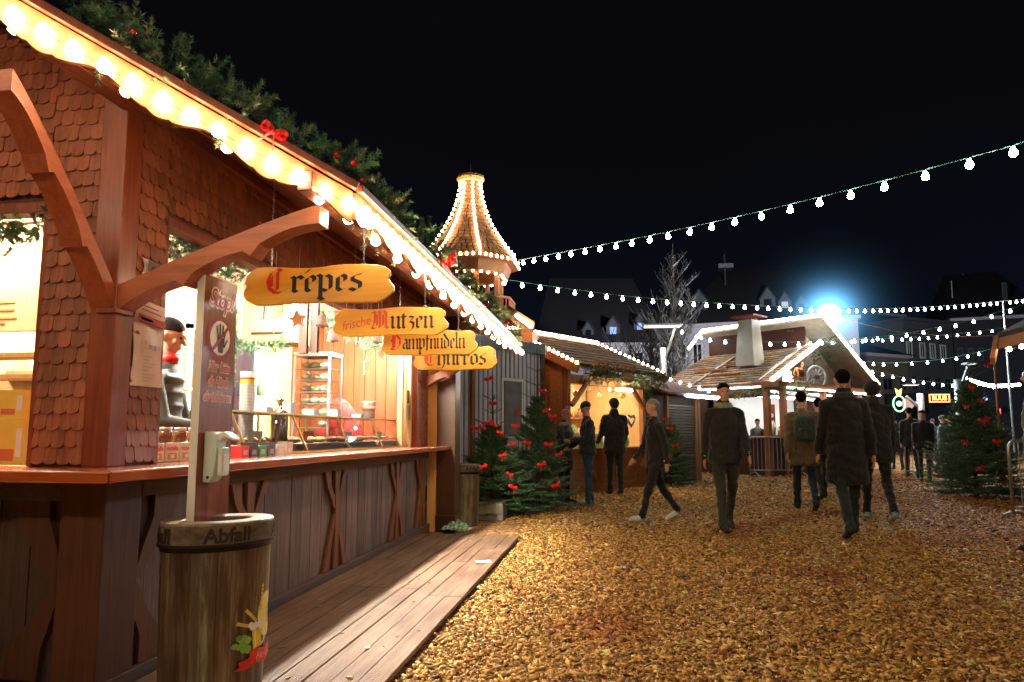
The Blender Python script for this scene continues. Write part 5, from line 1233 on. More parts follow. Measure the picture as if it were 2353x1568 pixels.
for k, (u, v0, v1) in enumerate([(1391, 900, 920), (1477, 906, 925)]):
    xx = along(O + n2 * 1.5, d2, u); P_ = O + n2 * 1.5 + d2 * xx; mb = MB(T); mb.box(xx - .18, xx + .18, 1.50, 1.53, zrow(P_, v1 + 10), zrow(P_, v0)); mb.build('price_board', plain('orange_board', srgb(214, 70, 24), .5) if k == 0 else bpy.data.materials['orange_board'], label=['left orange price board inside the gift stall', 'right orange price board inside the gift stall'][k], cat='price board')
rr = random.Random(2)
for k in range(10):
    xx = .4 + (L2 - .8) * k / 10; h = rr.uniform(.10, .3); c = [(.8, .75, .7), (.7, .6, .2), (.5, .25, .1), (.75, .75, .8), (.2, .35, .12)][k % 5]; mb = MB(T)
    if k % 2: mb.lathe([(.04, 0), (.07, h * .4), (.05, h * .8), (.025, h)], (xx, .14, zcn + .001), 10, tint=c)
    else: mb.box(xx - .06, xx + .06, .08, .2, zcn + .001, zcn + h, c); mb.box(xx - .07, xx + .07, .07, .21, zcn + h, zcn + h + .02, tuple(x * .6 for x in c))
    mb.build('gift_jar' if k % 2 else 'gift_box', bpy.data.materials['tub_plastic'], label='%s on the gift stall counter, %s from its left post' % ('rounded gift jar' if k % 2 else 'little lidded gift box', ['first', 'second', 'third', 'fourth', 'fifth', 'sixth', 'seventh', 'eighth', 'ninth', 'tenth'][k]), cat='gift', group='goods on the gift stall counter', smooth=False)
mb = MB(T)
for z_ in (1.15, 1.55): mb.box(.15, L2 - .15, 1.42, 1.59, z_, z_ + .03)
mb.build('back_shelf', M['stall_wood'], st2)
rr = random.Random(77); ordw = ['first', 'second', 'third', 'fourth', 'fifth', 'sixth', 'seventh', 'eighth', 'ninth', 'tenth', 'eleventh']
for row, z_ in enumerate((1.18, 1.58)):
    for k in range(11):
        xx = .3 + (L2 - .6) * k / 10; h = rr.uniform(.12, .24); c = rr.choice([(.5, .12, .1), (.75, .7, .6), (.12, .2, .4), (.2, .35, .15), (.75, .5, .15), (.3, .15, .08)]); mb = MB(T)
        mb.lathe([(.05, 0), (.06, h * .5), (.035, h * .85), (.03, h)], (xx, 1.5, z_), 8, tint=c); mb.build('ceramic_jar', bpy.data.materials['tub_plastic'], smooth=True, label='painted jar on the %s back shelf of the gift stall, %s from the left' % (('lower', 'upper')[row], ordw[k]), cat='jar', group='jars on the gift stall shelves')
for k in range(6):
    xx = .3 + (L2 - .6) * k / 5.3; mb = MB(T); z_ = zE2 - .32 - rr.uniform(0, .16); r_ = rr.uniform(.05, .075); mb.ball((xx, .35, z_), r_, 12, 8, tint=rr.choice([(.8, .1, .1), (.85, .8, .75), (.8, .6, .2)])); mb.tube([(xx, .35, z_ + r_), (xx, .35, zE2 - .12)], .004, 4)
    mb.build('hanging_bauble', bpy.data.materials['jar_gloss'], smooth=True, label='bauble hanging in the gift stall opening, %s from the left post' % ordw[k], cat='bauble', group='baubles hanging in the gift stall')
xx = along(O + n2 * .1, d2, 1453); P_ = O + n2 * .1 + d2 * xx; zz = zrow(P_, 966); mb = MB(T)
hp = [(.16 * math.sin(t) ** 3 * 1.05, .13 * math.cos(t) - .05 * math.cos(2 * t) - .02 * math.cos(3 * t)) for t in np.linspace(0, 2 * PI, 30)]
for rr_ in (1.0, .72): mb.tube([(xx + a * rr_, .1, zz + b * rr_) for a, b in hp], .016, 6)
mb.build('heart_ornament', M['steel'], smooth=True, label='silver wire heart hanging in the gift stall opening', cat='ornament')
bulb_row('roof_light_string', 'warm bulbs running down the near verge of the gift stall', [T @ Vector((x0r - .02, 1.4, zR2 + .04)), T @ Vector((x0r - .02, -OV, zE2 + .04))], .125, warm_s)
bulb_row('roof_light_string', 'dense warm bulbs along the ridge of the gift stall', [T @ Vector((x0r, 1.4, zR2 + .07)), T @ Vector((L2 + .15, 1.4, zR2 + .07))], .085, warm_s)
bulb_row('roof_light_string', 'warm bulbs running down the far verge of the gift stall', [T @ Vector((L2 + .15, 1.4, zR2 + .05)), T @ Vector((L2 + .15, -OV, zE2 + .05))], .14, warm_s)
nd = Needles(); garland_twigs(nd, [T @ Vector((.0 + i * (L2 + .1) / 8, -OV - .02, zE2 - .12 - .04 * (i % 2))) for i in range(9)], .15, 110, .045, 34, .16, 31, .005, True)
nd.build('garland_strand', label='long shaggy garland along the front eave of the gift stall', cat='garland')
nd = Needles(); garland_twigs(nd, [T @ Vector((L2 - .03, -.1, zE2 - .2)), T @ Vector((L2 - .03, -.1, zcn + .3))], .06, 90, .045, 26, .10, 33, .005)
nd.build('garland_strand', label='garland hanging down the right post of the gift stall', cat='garland')
for k in range(5):
    mb = MB(T); xx = .15 + .32 * k; mb.bar((xx, -OV - .05, zE2 + .02), (xx + .06, -OV - .2, zE2 + .12), .03, .03); mb.bar((xx + .1, -OV - .05, zE2 - .1), (xx + .06, -OV - .2, zE2 + .12), .03, .03)
    mb.build('rafter_end', M['stall_woodZ'], st2)
mb = MB(T); mb.ball((1.35, -OV - .08, zE2 - .16), .15, 14, 9, .8); mb.build('straw_ball', plain('straw', srgb(150, 108, 66), .9, 0, .3, 40, .6), smooth=True, label='brown straw ball nested in the gift stall garland', cat='ornament')

# ================================================================ CLOSED STALL WITH ROLLER SHUTTER
O3 = O + d2 * (L2 + .25); L3 = along(O3, d2, 1612); T3 = frame(O3, a2); P3 = O3
zE3 = zrow(O3 + d2 * L3 - n2 * .5, 911); zR3 = zrow(O3 + d2 * (L3 * .55) + n2 * 1.3, 856)
st3 = thing('market_stall', 'closed stall with a roller shutter and white-dotted red roof', 'market stall', O3, a2)
mb = MB(T3); mb.prism([(-.1, -.5, zE3), (L3 + .3, -.5, zE3), (L3 * .75, 1.3, zR3), (-.1, 1.3, zR3)], (0, 0, -.05)); mb.prism([(L3 + .3, -.5, zE3), (L3 + .3, 3, zE3), (L3 * .75, 1.3, zR3)], (0, 0, -.05)); mb.prism([(L3 + .3, 3, zE3), (-.1, 3, zE3), (-.1, 1.3, zR3), (L3 * .75, 1.3, zR3)], (0, 0, -.05)); mb.build('roof', plain('brick_red_roof', srgb(110, 56, 42), .7, 0, .2, 14, .4), st3)
mb = MB(T3); mb.box(0, .1, .03, 2.6, 0, zE3 - .03); mb.box(L3 - .1, L3, .03, 2.6, 0, zE3 - .03); mb.box(.1, L3 - .1, .06, 2.6, 0, zE3 - .03); mb.build('wall', M['dark_wood'], st3)
sa, sb = along(O3, d2, 1541), along(O3, d2, 1602); mb = MB(T3); z = .05
while z < zE3 - .25: mb.prism([(sa, .05, z), (sa, .02, z + .02), (sa, .02, z + .055), (sa, .05, z + .07)], (sb - sa, 0, 0)); z += .072
mb.build('roller_shutter', plain('shutter_metal', srgb(120, 104, 88), .4, .6, .1), st3)
for x_ in (sa - .09, sb, sb + .16): mb = MB(T3); mb.box(x_, x_ + .09, -.01, .06, 0, zE3 - .03); mb.build('post', M['stall_woodZ'], st3)
mb = MB(T3); x_ = sa - .2
while x_ < L3 + .3: mb.box(x_, x_ + .04, -.52, -.3, zE3 - .055 - .012 * (int(x_ / .04) % 2), zE3 - .045); x_ += .04
mb.build('corrugated_edge', M['steel'], st3)
bulb_row('roof_light_string', 'cool white bulbs along the ridge of the shuttered stall', [T3 @ Vector((-.1, 1.3, zR3 + .06)), T3 @ Vector((L3 * .75, 1.3, zR3 + .06))], .115, led_c)
bulb_row('roof_light_string', 'cool white bulbs down the hip of the shuttered stall', [T3 @ Vector((L3 * .75, 1.3, zR3 + .06)), T3 @ Vector((L3 + .3, -.5, zE3 + .05))], .26, led_c)
bulb_row('roof_light_string', 'close-set white bulbs along the eave of the shuttered stall', [T3 @ Vector((sa - .1, -.55, zE3 - .06)), T3 @ Vector((L3 + .3, -.55, zE3 - .06))], .075, led_c)

# ================================================================ FIR TREES
def fir(x, y, h, rb, label, seed, group='fir trees with red bows', leader=.28, zb=.12, nmul=1.0, dense=1.0):
    rr = random.Random(seed); root = thing('fir_tree', label, 'fir tree', (x, y, 0), 0, group)
    mb = MB(); mb.tube([(x, y, 0), (x + .01, y, h * .5), (x, y, h)], [.035 * h / 2, .022 * h / 2, .004], 8); mb.build('trunk', M['bark'], root)
    nd = Needles(); z = zb; body = h * (1 - leader)
    col = [(.035, .09, .04), (.05, .12, .05), (.075, .145, .055), (.12, .17, .07)]
    while z < body:
        f = z / body; rad = rb * (1 - f) ** .85 * (.75 + .25 * min(1, z / .35)) + .08; nbr = int((12 if f < .5 else 9) * dense)
        a0 = rr.uniform(0, 6)
        for k in range(nbr):
            a = a0 + 2 * PI * k / nbr + rr.uniform(-.25, .25); L = rad * rr.uniform(.82, 1.12); up = .05 + .55 * f; p = Vector((x, y, z + rr.uniform(-.06, .06)))
            seg = 7; prev = p; dprev = Vector((math.cos(a), math.sin(a), up)).normalized()
            for s in range(1, seg + 1):
                t = s / seg; dd = Vector((math.cos(a), math.sin(a), up - (.28 * (1 - f)) * math.sin(t * 2.2) + .25 * t)).normalized(); c = prev + dd * (L / seg)
                nd.stick(prev, c, .006 * (1.2 - t) * h / 2, (.10, .07, .04)); nd.twig(prev, dd, L / seg * 1.3, .034 * nmul, int(26 / nmul), col[rr.randrange(4)], .3, .0035 * nmul)
                if t > .2 and s < seg + 1:
                    for sd in (-1, 1):
                        tl = L * .42 * (1.1 - t) + .06; lat = Vector((-math.sin(a) * sd, math.cos(a) * sd, 0)); d3 = (lat * .8 + dd * .75 + Vector((0, 0, rr.uniform(-.1, .15)))).normalized()
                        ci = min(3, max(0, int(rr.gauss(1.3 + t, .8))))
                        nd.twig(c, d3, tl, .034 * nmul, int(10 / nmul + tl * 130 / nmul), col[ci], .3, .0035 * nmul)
                        if tl > .14: nd.twig(c + d3 * tl * .5, (d3 + dd * .8).normalized(), tl * .6, .034 * nmul, int(8 / nmul + tl * 70 / nmul), col[ci], .3, .0035 * nmul)
                prev = c
        z += h * .040 * rr.uniform(.8, 1.2)
    # bare leader with sparse whorls
    zz = body
    nw = 3
    for w_ in range(nw):
        zc = body + (h - body) * (w_ + .2) / nw * .8
        for k in range(4):
            a = rr.uniform(0, 6.28); L = rb * (.42 - .09 * w_) * rr.uniform(.7, 1.2); dd = Vector((math.cos(a), math.sin(a), .45)).normalized()
            nd.stick((x, y, zc), Vector((x, y, zc)) + dd * L, .006, (.16, .12, .06)); nd.twig((x, y, zc), dd, L, .026 * nmul, int(46 * L / .3 / nmul), col[1], .3, .003 * nmul)
    nd.twig((x, y, body), (0, 0, 1), (h - body), .024, 60, col[2], .3, .003, .9)
    nd.build('crown', root, origin=None) ; return root
tA = onZ(1124, 1192, 0); hA = zrow(tA, 868)
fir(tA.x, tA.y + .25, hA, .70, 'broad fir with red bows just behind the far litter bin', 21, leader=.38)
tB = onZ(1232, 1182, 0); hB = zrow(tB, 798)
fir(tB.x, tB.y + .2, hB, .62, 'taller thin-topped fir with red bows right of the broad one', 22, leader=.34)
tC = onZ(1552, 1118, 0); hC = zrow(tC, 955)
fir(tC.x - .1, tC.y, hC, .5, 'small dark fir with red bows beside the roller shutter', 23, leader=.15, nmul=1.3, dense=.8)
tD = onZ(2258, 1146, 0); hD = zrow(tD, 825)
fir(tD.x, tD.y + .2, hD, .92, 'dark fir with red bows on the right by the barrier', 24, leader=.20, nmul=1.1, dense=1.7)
ordn = ['topmost', 'second highest', 'third highest', 'fourth highest', 'fifth highest', 'sixth highest', 'seventh highest', 'eighth highest', 'ninth highest', 'tenth highest', 'eleventh highest', 'lowest']
def bows(tree, D, pix, sz, where, seed):
    pix = sorted(pix, key=lambda p: p[1])
    for i, (u, v, off) in enumerate(pix):
        c = atD(u, v, D - off); lab = ('lowest' if i == len(pix) - 1 else ordn[i]) + ' red bow on the ' + where
        bow(c, sz * random.uniform(.85, 1.15), (0.1 + random.uniform(-.4, .4), -1, .1), lab, 'red bows on the ' + where, seed + i)
zz = lambda x, y: ((1050 + x / 2.851) / 1.088, (850 + y / 2.851) / 1.088)
DA = proj(tA)[2] + .2; DB = proj(tB)[2] + .2
bows(tA, DA, [(*zz(492, 280), .05), (*zz(517, 455), .1), (*zz(488, 590), .25), (*zz(390, 630), .4), (*zz(440, 625), .4), (*zz(528, 608), .3), (*zz(570, 662), .4), (*zz(655, 745), .6), (*zz(590, 825), .75), (*zz(450, 905), .8), (*zz(640, 960), .85), (*zz(663, 1052), .85)], .075, 'broad fir', 100)
bows(tB, DB, [(*zz(872, 365), .1), (*zz(695, 510), .3), (*zz(900, 508), .3), (*zz(945, 545), .35), (*zz(682, 615), .4), (*zz(762, 735), .55), (*zz(915, 745), .6), (*zz(868, 890), .75), (*zz(992, 815), .6), (*zz(970, 1035), .8)], .08, 'tall thin-topped fir', 130)
zs3 = lambda x, y: (1433.8 + .3517 * x, 588.2 + .3517 * y); DC = proj(tC)[2]
bows(tC, DC, [(*zs3(270, 1065), .1), (*zs3(300, 1130), .15), (*zs3(335, 1240), .3), (*zs3(298, 1308), .4)], .10, 'small dark fir', 160)
z5 = lambda x, y: (1801.4 + .4103 * x, 588.2 + .4103 * y); DD = proj(tD)[2] + .1
bows(tD, DD, [(*z5(1050, 735), .1), (*z5(1105, 810), .3), (*z5(1138, 910), .45), (*z5(1110, 925), .45), (*z5(1020, 845), .3), (*z5(1190, 1042), .8), (*z5(1012, 1042), .6), (*z5(1098, 1190), .9), (*z5(1140, 610), .0)], .085, 'right-hand fir', 190)
c1 = onZ(1123, 1197, 0)
mb = MB(); mb.box(c1.x - .22, c1.x + .20, c1.y, c1.y + .4, 0, .24); mb.build('concrete_block', M['concrete'], label='square concrete block weighing down the broad fir', cat='concrete block', bevel=.012)
c1 = onZ(1250, 1172, 0)
mb = MB(); mb.box(c1.x - .25, c1.x + .15, c1.y, c1.y + .4, 0, .22); mb.build('concrete_block', M['concrete'], label='concrete block at the foot of the tall thin-topped fir', cat='concrete block', bevel=.012)

# ================================================================ CHRISTMAS PYRAMID TOWER
TX = atD(1080, 620, 16.0); tx, ty = TX.x, TX.y
ztop = zrow((tx, ty), 408); zb_ = zrow((tx, ty), 606); Rb = (onY(1192, 606, ty).x - tx)
tow = thing('christmas_pyramid', 'tall pyramid tower with a flared shake roof outlined in warm bulbs', 'tower', (tx, ty, 0))
def rprof(f): return .20 + (Rb - .20) * (f ** 1.9)      # f 0 top .. 1 bottom
mb = MB(); n8 = 8; rows = 22; rr = random.Random(4)
cosn = lambda k: (math.cos(2 * PI * (k + .5) / n8), math.sin(2 * PI * (k + .5) / n8))
for r in range(rows):
    f0, f1 = r / rows, (r + 1.2) / rows; f1 = min(1, f1); z0, z1 = ztop - .12 - (ztop - .12 - zb_) * f0, ztop - .12 - (ztop - .12 - zb_) * f1
    for k in range(n8):
        a0, a1 = cosn(k), cosn(k + 1); r0, r1 = rprof(f0), rprof(f1) + .02; nt_ = max(1, int(r1 * .76 / .13))
        for j in range(nt_):
            u0, u1 = j / nt_, (j + 1) / nt_; P_ = lambda r_, u, z: Vector((tx + (a0[0] + (a1[0] - a0[0]) * u) * r_, ty + (a0[1] + (a1[1] - a0[1]) * u) * r_, z))
            t = rr.uniform(.6, 1.2); mb.prism([P_(r0, u0 + .02, z0), P_(r1, u0 + .02, z1 + rr.uniform(-.01, .01)), P_(r1, u1 - .02, z1 + rr.uniform(-.01, .01)), P_(r0, u1 - .02, z0)][::-1], (0, 0, -.012), t)
mb.build('roof', M['roof_shingle'], tow)
mb = MB(); mb.lathe([(.30, ztop - .13), (.34, ztop - .06), (.33, ztop), (.02, ztop + .01)], (tx, ty, 0), 24, tint=1.2); mb.lathe([(.012, ztop), (.004, ztop + .35)], (tx, ty, 0), 6, tint=.3); mb.build('finial_disc', M['yellow_wood'], tow, smooth=False)
mb = MB(); mb.lathe([(Rb + .02, zb_ - .02), (Rb + .03, zb_ - .10), (Rb - .15, zb_ - .12), (Rb - .25, zb_ - .35), (Rb - .35, zb_ - .38)], (tx, ty, 0), 8, rz=PI / 8); mb.build('cornice', M['stall_wood'], tow)
mb = MB()
for k in range(n8):
    c = cosn(k); mb.box(tx + c[0] * (Rb - .42) - .05, tx + c[0] * (Rb - .42) + .05, ty + c[1] * (Rb - .42) - .05, ty + c[1] * (Rb - .42) + .05, zb_ - 1.35, zb_ - .35)
mb.build('lantern_posts', M['stall_woodZ'], tow)
mb = MB(); mb.lathe([(Rb - .7, 0), (Rb - .7, zb_ - 1.5), (Rb - .1, zb_ - 1.45), (Rb - .1, zb_ - 1.36), (.05, zb_ - 1.35)], (tx, ty, 0), 8, rz=PI / 8); mb.build('core', M['stall_wood'], tow)
mb = MB()
for k in range(n8):
    c, c2_ = cosn(k), cosn(k + 1); Rr = Rb - .08; zr = zb_ - .95
    A_, B_ = Vector((tx + c[0] * Rr, ty + c[1] * Rr, zr)), Vector((tx + c2_[0] * Rr, ty + c2_[1] * Rr, zr)); mb.bar(A_, B_, .05, .05)
    for j in range(9): p_ = A_.lerp(B_, j / 9); mb.bar(p_, p_ - Vector((0, 0, .42)), .03, .03)
mb.build('balcony_railing', M['stall_woodZ'], tow)
for k in range(n8):
    c = cosn(k); pts = []
    for j in range(15): f = j / 14; r_ = rprof(f) + .06; pts.append((tx + c[0] * r_, ty + c[1] * r_, ztop - .12 - (ztop - .12 - zb_) * f + .02))
    if c[1] < .6:
        P_ = [Vector(p) for p in pts]; root_, _k = string_light('rib_lights', 'x', 'x', P_, .125, warm_s, M['cable_dark'], .006, drop=0)
        for key in ('label', 'category'): del root_[key]
        root_.parent = tow; root_.location = P_[0] - Vector((tx, ty, 0)); root_.name = 'rib_lights'
P_ = [Vector((tx + cosn(k)[0] * (Rb + .03), ty + cosn(k)[1] * (Rb + .03), zb_ - .06)) for k in range(n8 + 1)]
root_, _k = string_light('rim_lights', 'x', 'x', P_, .15, warm_s, M['cable_dark'], .006, drop=0)
for key in ('label', 'category'): del root_[key]
root_.parent = tow; root_.location = P_[0] - Vector((tx, ty, 0))
P_ = [Vector((tx + cosn(k)[0] * (Rb - .3), ty + cosn(k)[1] * (Rb - .3), zb_ - .38)) for k in range(n8 + 1)]
root_, _k = string_light('inner_rim_lights', 'x', 'x', P_, .2, warm_s, M['cable_dark'], .006, drop=0)
for key in ('label', 'category'): del root_[key]
root_.parent = tow; root_.location = P_[0] - Vector((tx, ty, 0))
# low side roof beside the tower
c0 = atD(1165, 700, 13.2); c1 = atD(1228, 740, 12.6); dz_ = c1.z - c0.z
side = thing('hut_roof', 'short sloping red-brown roof jutting out below the tower balcony', 'roof', (c0.x, c0.y, 0))
mb = MB(); mb.prism([c0, c1, c1 + Vector((-.3, 2.4, 0)), c0 + Vector((-.3, 2.4, 0))], (0, 0, -.06)); mb.prism([c0, c0 + Vector((-.9, 0, dz_ * 1.0)), c0 + Vector((-1.2, 2.4, dz_)), c0 + Vector((-.3, 2.4, 0))], (0, 0, -.06)); mb.build('roof_slab', M['roof_shingle'], side)
mb = MB(); mb.box(c0.x - .8, c1.x - .12, c0.y + .15, c0.y + 2.2, 0, c1.z - .02); mb.build('wall', M['stall_wood'], side)
mb = MB(); mb.bar(c0.lerp(c1, .35) - Vector((0, .02, .10)), c1 - Vector((.05, .02, .10)), .05, .05); mb.build('lamp_strip', M['warm_small'], side)

# ================================================================ MULLED-WINE LODGE (centre, white-blue light)
C4 = onZ(1770, 1096, 0); ag = YAW + math.radians(40); g1 = Vector((math.cos(ag), math.sin(ag), 0)); g2 = Vector((-g1.y, g1.x, 0)); T4 = frame(C4, ag)
W4 = along(C4, g1, 1992); XM = along(C4, g1, 1876); zE4 = zrow(C4, 882); zL4 = zrow(C4 + g1 * XM, 796); zR4 = zrow(C4 + g1 * XM, 733); zE4r = zrow(C4 + g1 * W4, 888)
D4 = along(C4 + g1 * XM, g2, 1630, 0, 30); D4e = along(C4, g2, 1562, 0, 30)
print('LODGE', W4, XM, zE4, zL4, zR4, zE4r, D4, D4e)
D4 = min(D4, 6.5); XR0 = XM * .92
lod = thing('wine_lodge', 'timber drinks lodge with light-outlined clerestory roof and metal chimney', 'lodge', C4, ag)
def slat_mat():
    m, nt, n, l, b = newmat('pale_slatted_roof'); v = coords(nt, (1, 1, 1)); s = n.new('ShaderNodeSeparateXYZ'); l.new(v, s.inputs[0])
    c = ramp(nt, noise(nt, coords(nt, (5, 5, 5)), 1, 4), [(.35, srgb(150, 120, 96)), (.65, srgb(214, 190, 168))]); l.new(tinted(nt, c), b.inputs['Base Color']); b.inputs['Roughness'].default_value = .7; return m  # mottled pale brown slat colour
ms = slat_mat()
mb = MB(T4); mb.prism([(-.3, -.3, zE4), (-.3, D4, zE4), (XM, D4, zL4), (XM, -.3, zL4)][::-1], (0, 0, -.05), .10)
rows = 15
for k in range(rows):
    f0, f1 = k / rows, (k + .55) / rows; xa, xb = -.3 + (XM + .3) * f0, -.3 + (XM + .3) * f1; za, zb2 = zE4 + (zL4 - zE4) * f0, zE4 + (zL4 - zE4) * f1
    y = -.3
    while y < D4: ye = min(D4, y + random.uniform(.3, .6)); t = random.uniform(.7, 1.15); mb.prism([(xa, y, za + .05), (xa, ye - .02, za + .05), (xb, ye - .02, zb2 + .03), (xb, y, zb2 + .03)][::-1], (0, 0, -.03), t); y = ye
mb.build('slatted_roof', ms, lod)
mb = MB(T4); mb.prism([(XM - .2, -.5, zR4), (W4 + .1, -.5, zE4r), (W4 + .1, D4, zE4r), (XM - .2, D4, zR4)], (0, 0, -.08)); mb.build('upper_roof', plain('grey_roof_underside', srgb(150, 146, 138), .7, 0, .2, 5), lod)
mb = MB(T4); mb.box(XM + .05, XM + .12, .2, D4 - .1, zL4 - .3, zR4 - .15); mb.build('clerestory_wall', plain('oxblood_boards', srgb(64, 26, 22), .6, 0, .15), lod)
mb = MB(T4); mb.box(.06, W4 - .3, .30, .36, zE4 + .05, zE4 + .1); mb.prism([(.1, .4, zE4), (W4 - .2, .4, zE4), (XM + .3, .4, zR4 - .2), (XM, .4, zL4)], (0, .06, 0)); mb.build('gable_wall', plain('gable_boards', srgb(206, 192, 176), .7, 0, .2), lod)
mb = MB(T4); mb.box(-.35, W4 + .1, -.55, .3, zE4 - .10, zE4 + .04); mb.build('balcony_floor', M['stall_wood'], lod)
# chimney
pc = C4 + g2 * 1.35 + g1 * (XM * .5); 
def ch_xy(u): return pc
xc_, yc_ = XM * .42, 1.1
for _ in range(20):
    u_ = proj(T4 @ Vector((xc_, yc_, 4)))[0]; yc_ += (u_ - 1722) * .004
P_ = T4 @ Vector((xc_, yc_, 0)); zc0, zc1 = zrow(P_, 828), zrow(P_, 737); hw0, hw1 = 30 / F * proj(P_)[2], 22 / F * proj(P_)[2]
mb = MB(T4); mb.add([(xc_ + a * w * .8, yc_ + b * w * .8, z) for z, w in ((zc0 - .2, hw0), (zc1, hw1)) for a, b in ((-1, -1), (1, -1), (1, 1), (-1, 1))], [(0, 3, 2, 1), (4, 5, 6, 7), (0, 1, 5, 4), (1, 2, 6, 5), (2, 3, 7, 6), (3, 0, 4, 7)]); ch = mb.build('chimney', plain('zinc_chimney', srgb(140, 142, 138), .6, .2, .12, 4), lod, bevel=.01)
mb = MB(T4); mb.box(xc_ - hw0, xc_ + hw0, yc_ - hw0, yc_ + hw0, zc1 + .08, zc1 + .13); 
for a in (-1, 1): mb.box(xc_ + a * hw1 * .5 - .02, xc_ + a * hw1 * .5 + .02, yc_ - hw1 * .6, yc_ - hw1 * .5, zc1, zc1 + .08)
mb.build('chimney_cap', plain('rusty_red_metal', srgb(120, 50, 36), .5, .4), ch)
mb = MB(T4)
for (a, y0_, f) in ((XM * .12, 1.0, 0), (XM * .3, 1.8, 0), (XM * .45, .9, 0)): z_ = zE4 + (zL4 - zE4) * (a + .3) / (XM + .3) + .12; mb.tube([(a, y0_, z_), (a, y0_ + 1.2, z_)], .035, 8)
mb.build('roof_log_guard', M['stall_woodZ'], lod)
mb = MB(T4)
for y_ in (.15, 2.3, 4.6): mb.bar((-.3, y_, zE4 + .08), (XM, y_, zL4 + .08), .10, .03)
mb.build('roof_strap', M['steel'], lod)
# rope lights
def rope(pts, name='rope_light', r=.045):
    mb = MB(T4); mb.tube(pts, r, 8); mb.build(name, M['rope'], lod)
rope([(XM - .2, -.5, zR4 + .05), (XM - .2, D4, zR4 + .05)]); rope([(XM - .2, -.5, zR4 + .04), (W4 + .1, -.5, zE4r + .04)]); rope([(-.3, -.34, zE4 + .08), (XM - .05, -.34, zL4 + .10)], r=.06); rope([(XM - .2, D4, zR4 + .04), (XM * .62, D4, zL4 + .2)])
rope([(.1, -.56, zE4 - .13), (W4, -.56, zE4 - .13)], 'under_balcony_light', .022); rope([(-.34, 0, zE4 - .10), (-.34, D4, zE4 - .10)], 'under_balcony_light', .018)
# body
zc4 = 1.1
mb = MB(T4); mb.box(0, .1, 0, D4, 0, zc4); mb.box(0, .1, 0, D4, 2.25, zE4 - .1); mb.box(0, .1, D4 - 1.8, D4, zc4, 2.25); mb.box(.1, W4 - .3, 0, .1, 0, zc4); mb.box(.1, W4 - .3, 0, .1, 2.45, zE4 - .1); mb.box(.3, W4 - .3, 3, 3.1, 0, zE4 - .1); mb.box(W4 - .4, W4 - .3, 0, 3, 0, zE4 - .1); mb.box(.1, .3, D4 - .1, D4, 0, zE4 - .1)
mb.build('wall', M['dark_wood'], lod)
mb = MB(T4)
for (xa, ya) in ((0, 0), (.9, 0), (2.1, 0), (3.4, 0), (W4 - .45, 0)): mb.box(xa - .02, xa + .14, ya - .03, ya + .13, 0, zE4 - .1)
for ya in (1.6, 3.2, 4.8): mb.box(-.03, .13, ya, ya + .14, 0, zE4 - .1)
mb.build('timber_frame', M['stall_woodZ'], lod)
mb = MB(T4); mb.box(-.15, W4 - .3, -.18, .12, zc4, zc4 + .05); mb.box(-.17, .12, -.1, D4 - 1.8, zc4 - .002, zc4 + .048); mb.build('counter', M['stall_wood'], lod)
mb = MB(T4); mb.box(.15, W4 - .5, 1.8, 1.84, 0, zE4 - .12); mb.box(.12, W4 - .5, .12, 1.8, zE4 - .14, zE4 - .12); mb.build('white_lining', M['white'], lod)
mb = MB(T4); mb.box(.5, W4 - .9, .55, .7, 2.28, 2.34); mb.build('tube_lamp', emit('cool_tube_glow', (.86, .95, 1), 22), lod)
rr = random.Random(12)
for k in range(12):
    mb = MB(T4); xx = .3 + (W4 - 1.2) * k / 12; h = rr.uniform(.15, .4); c = rr.choice([(.9, .9, .9), (.5, .5, .55), (.25, .3, .35), (.8, .7, .5)]); mb.lathe([(.07, 0), (.09, h * .5), (.05, h)], (xx, .5, zc4 + .06), 10, tint=c)
    mb.build('glass_urn', bpy.data.materials['tub_plastic'], label='pale urn on the lodge counter, %s from the corner post' % ['first', 'second', 'third', 'fourth', 'fifth', 'sixth', 'seventh', 'eighth', 'ninth', 'tenth', 'eleventh', 'twelfth'][k], cat='urn', group='urns on the lodge counter', smooth=True)
# sign shield on the post, Bier board at the base
xx = along(C4, g1, 1835); P_ = C4 + g1 * xx - g2 * .1
mb = MB(T4); za, zb2 = zrow(P_, 955), zrow(P_, 915); mb.prism([(xx - .28, -.12, za), (xx + .28, -.12, za), (xx + .28, -.12, zb2 - .1), (xx + .2, -.12, zb2), (xx - .2, -.12, zb2), (xx - .28, -.12, zb2 - .1)][::1], (0, .03, 0)); sg = mb.build('shield_sign', M['black'], label='small black chalk shield hanging at the lodge opening', cat='sign')
mb = MB(T4)
for k in range(3): mb.box(xx - .18, xx + .1 - .05 * k, -.124, -.1215, za + .10 + k * .13, za + .125 + k * .13)
mb.build('chalk_marks', M['white'], sg)
xx = along(C4, g1, 1851); P_ = C4 + g1 * xx; mb = MB(T4); z_ = zrow(P_, 1058); mb.box(xx - .35, xx + .5, -.08, -.04, z_ - .28, z_ + .14); bs = mb.build('name_board', plain('ochre_board', srgb(168, 120, 50), .6), label='ochre board lettered Bier low on the lodge front', cat='sign')
mb = MB(); put_text(mb, 'Bier', .40, T4 @ Vector((xx + .05, -.081, z_ - .07)), g1, (0, 0, 1), -g2, lift=.003); mb.build('lettering', M['black'], bs)
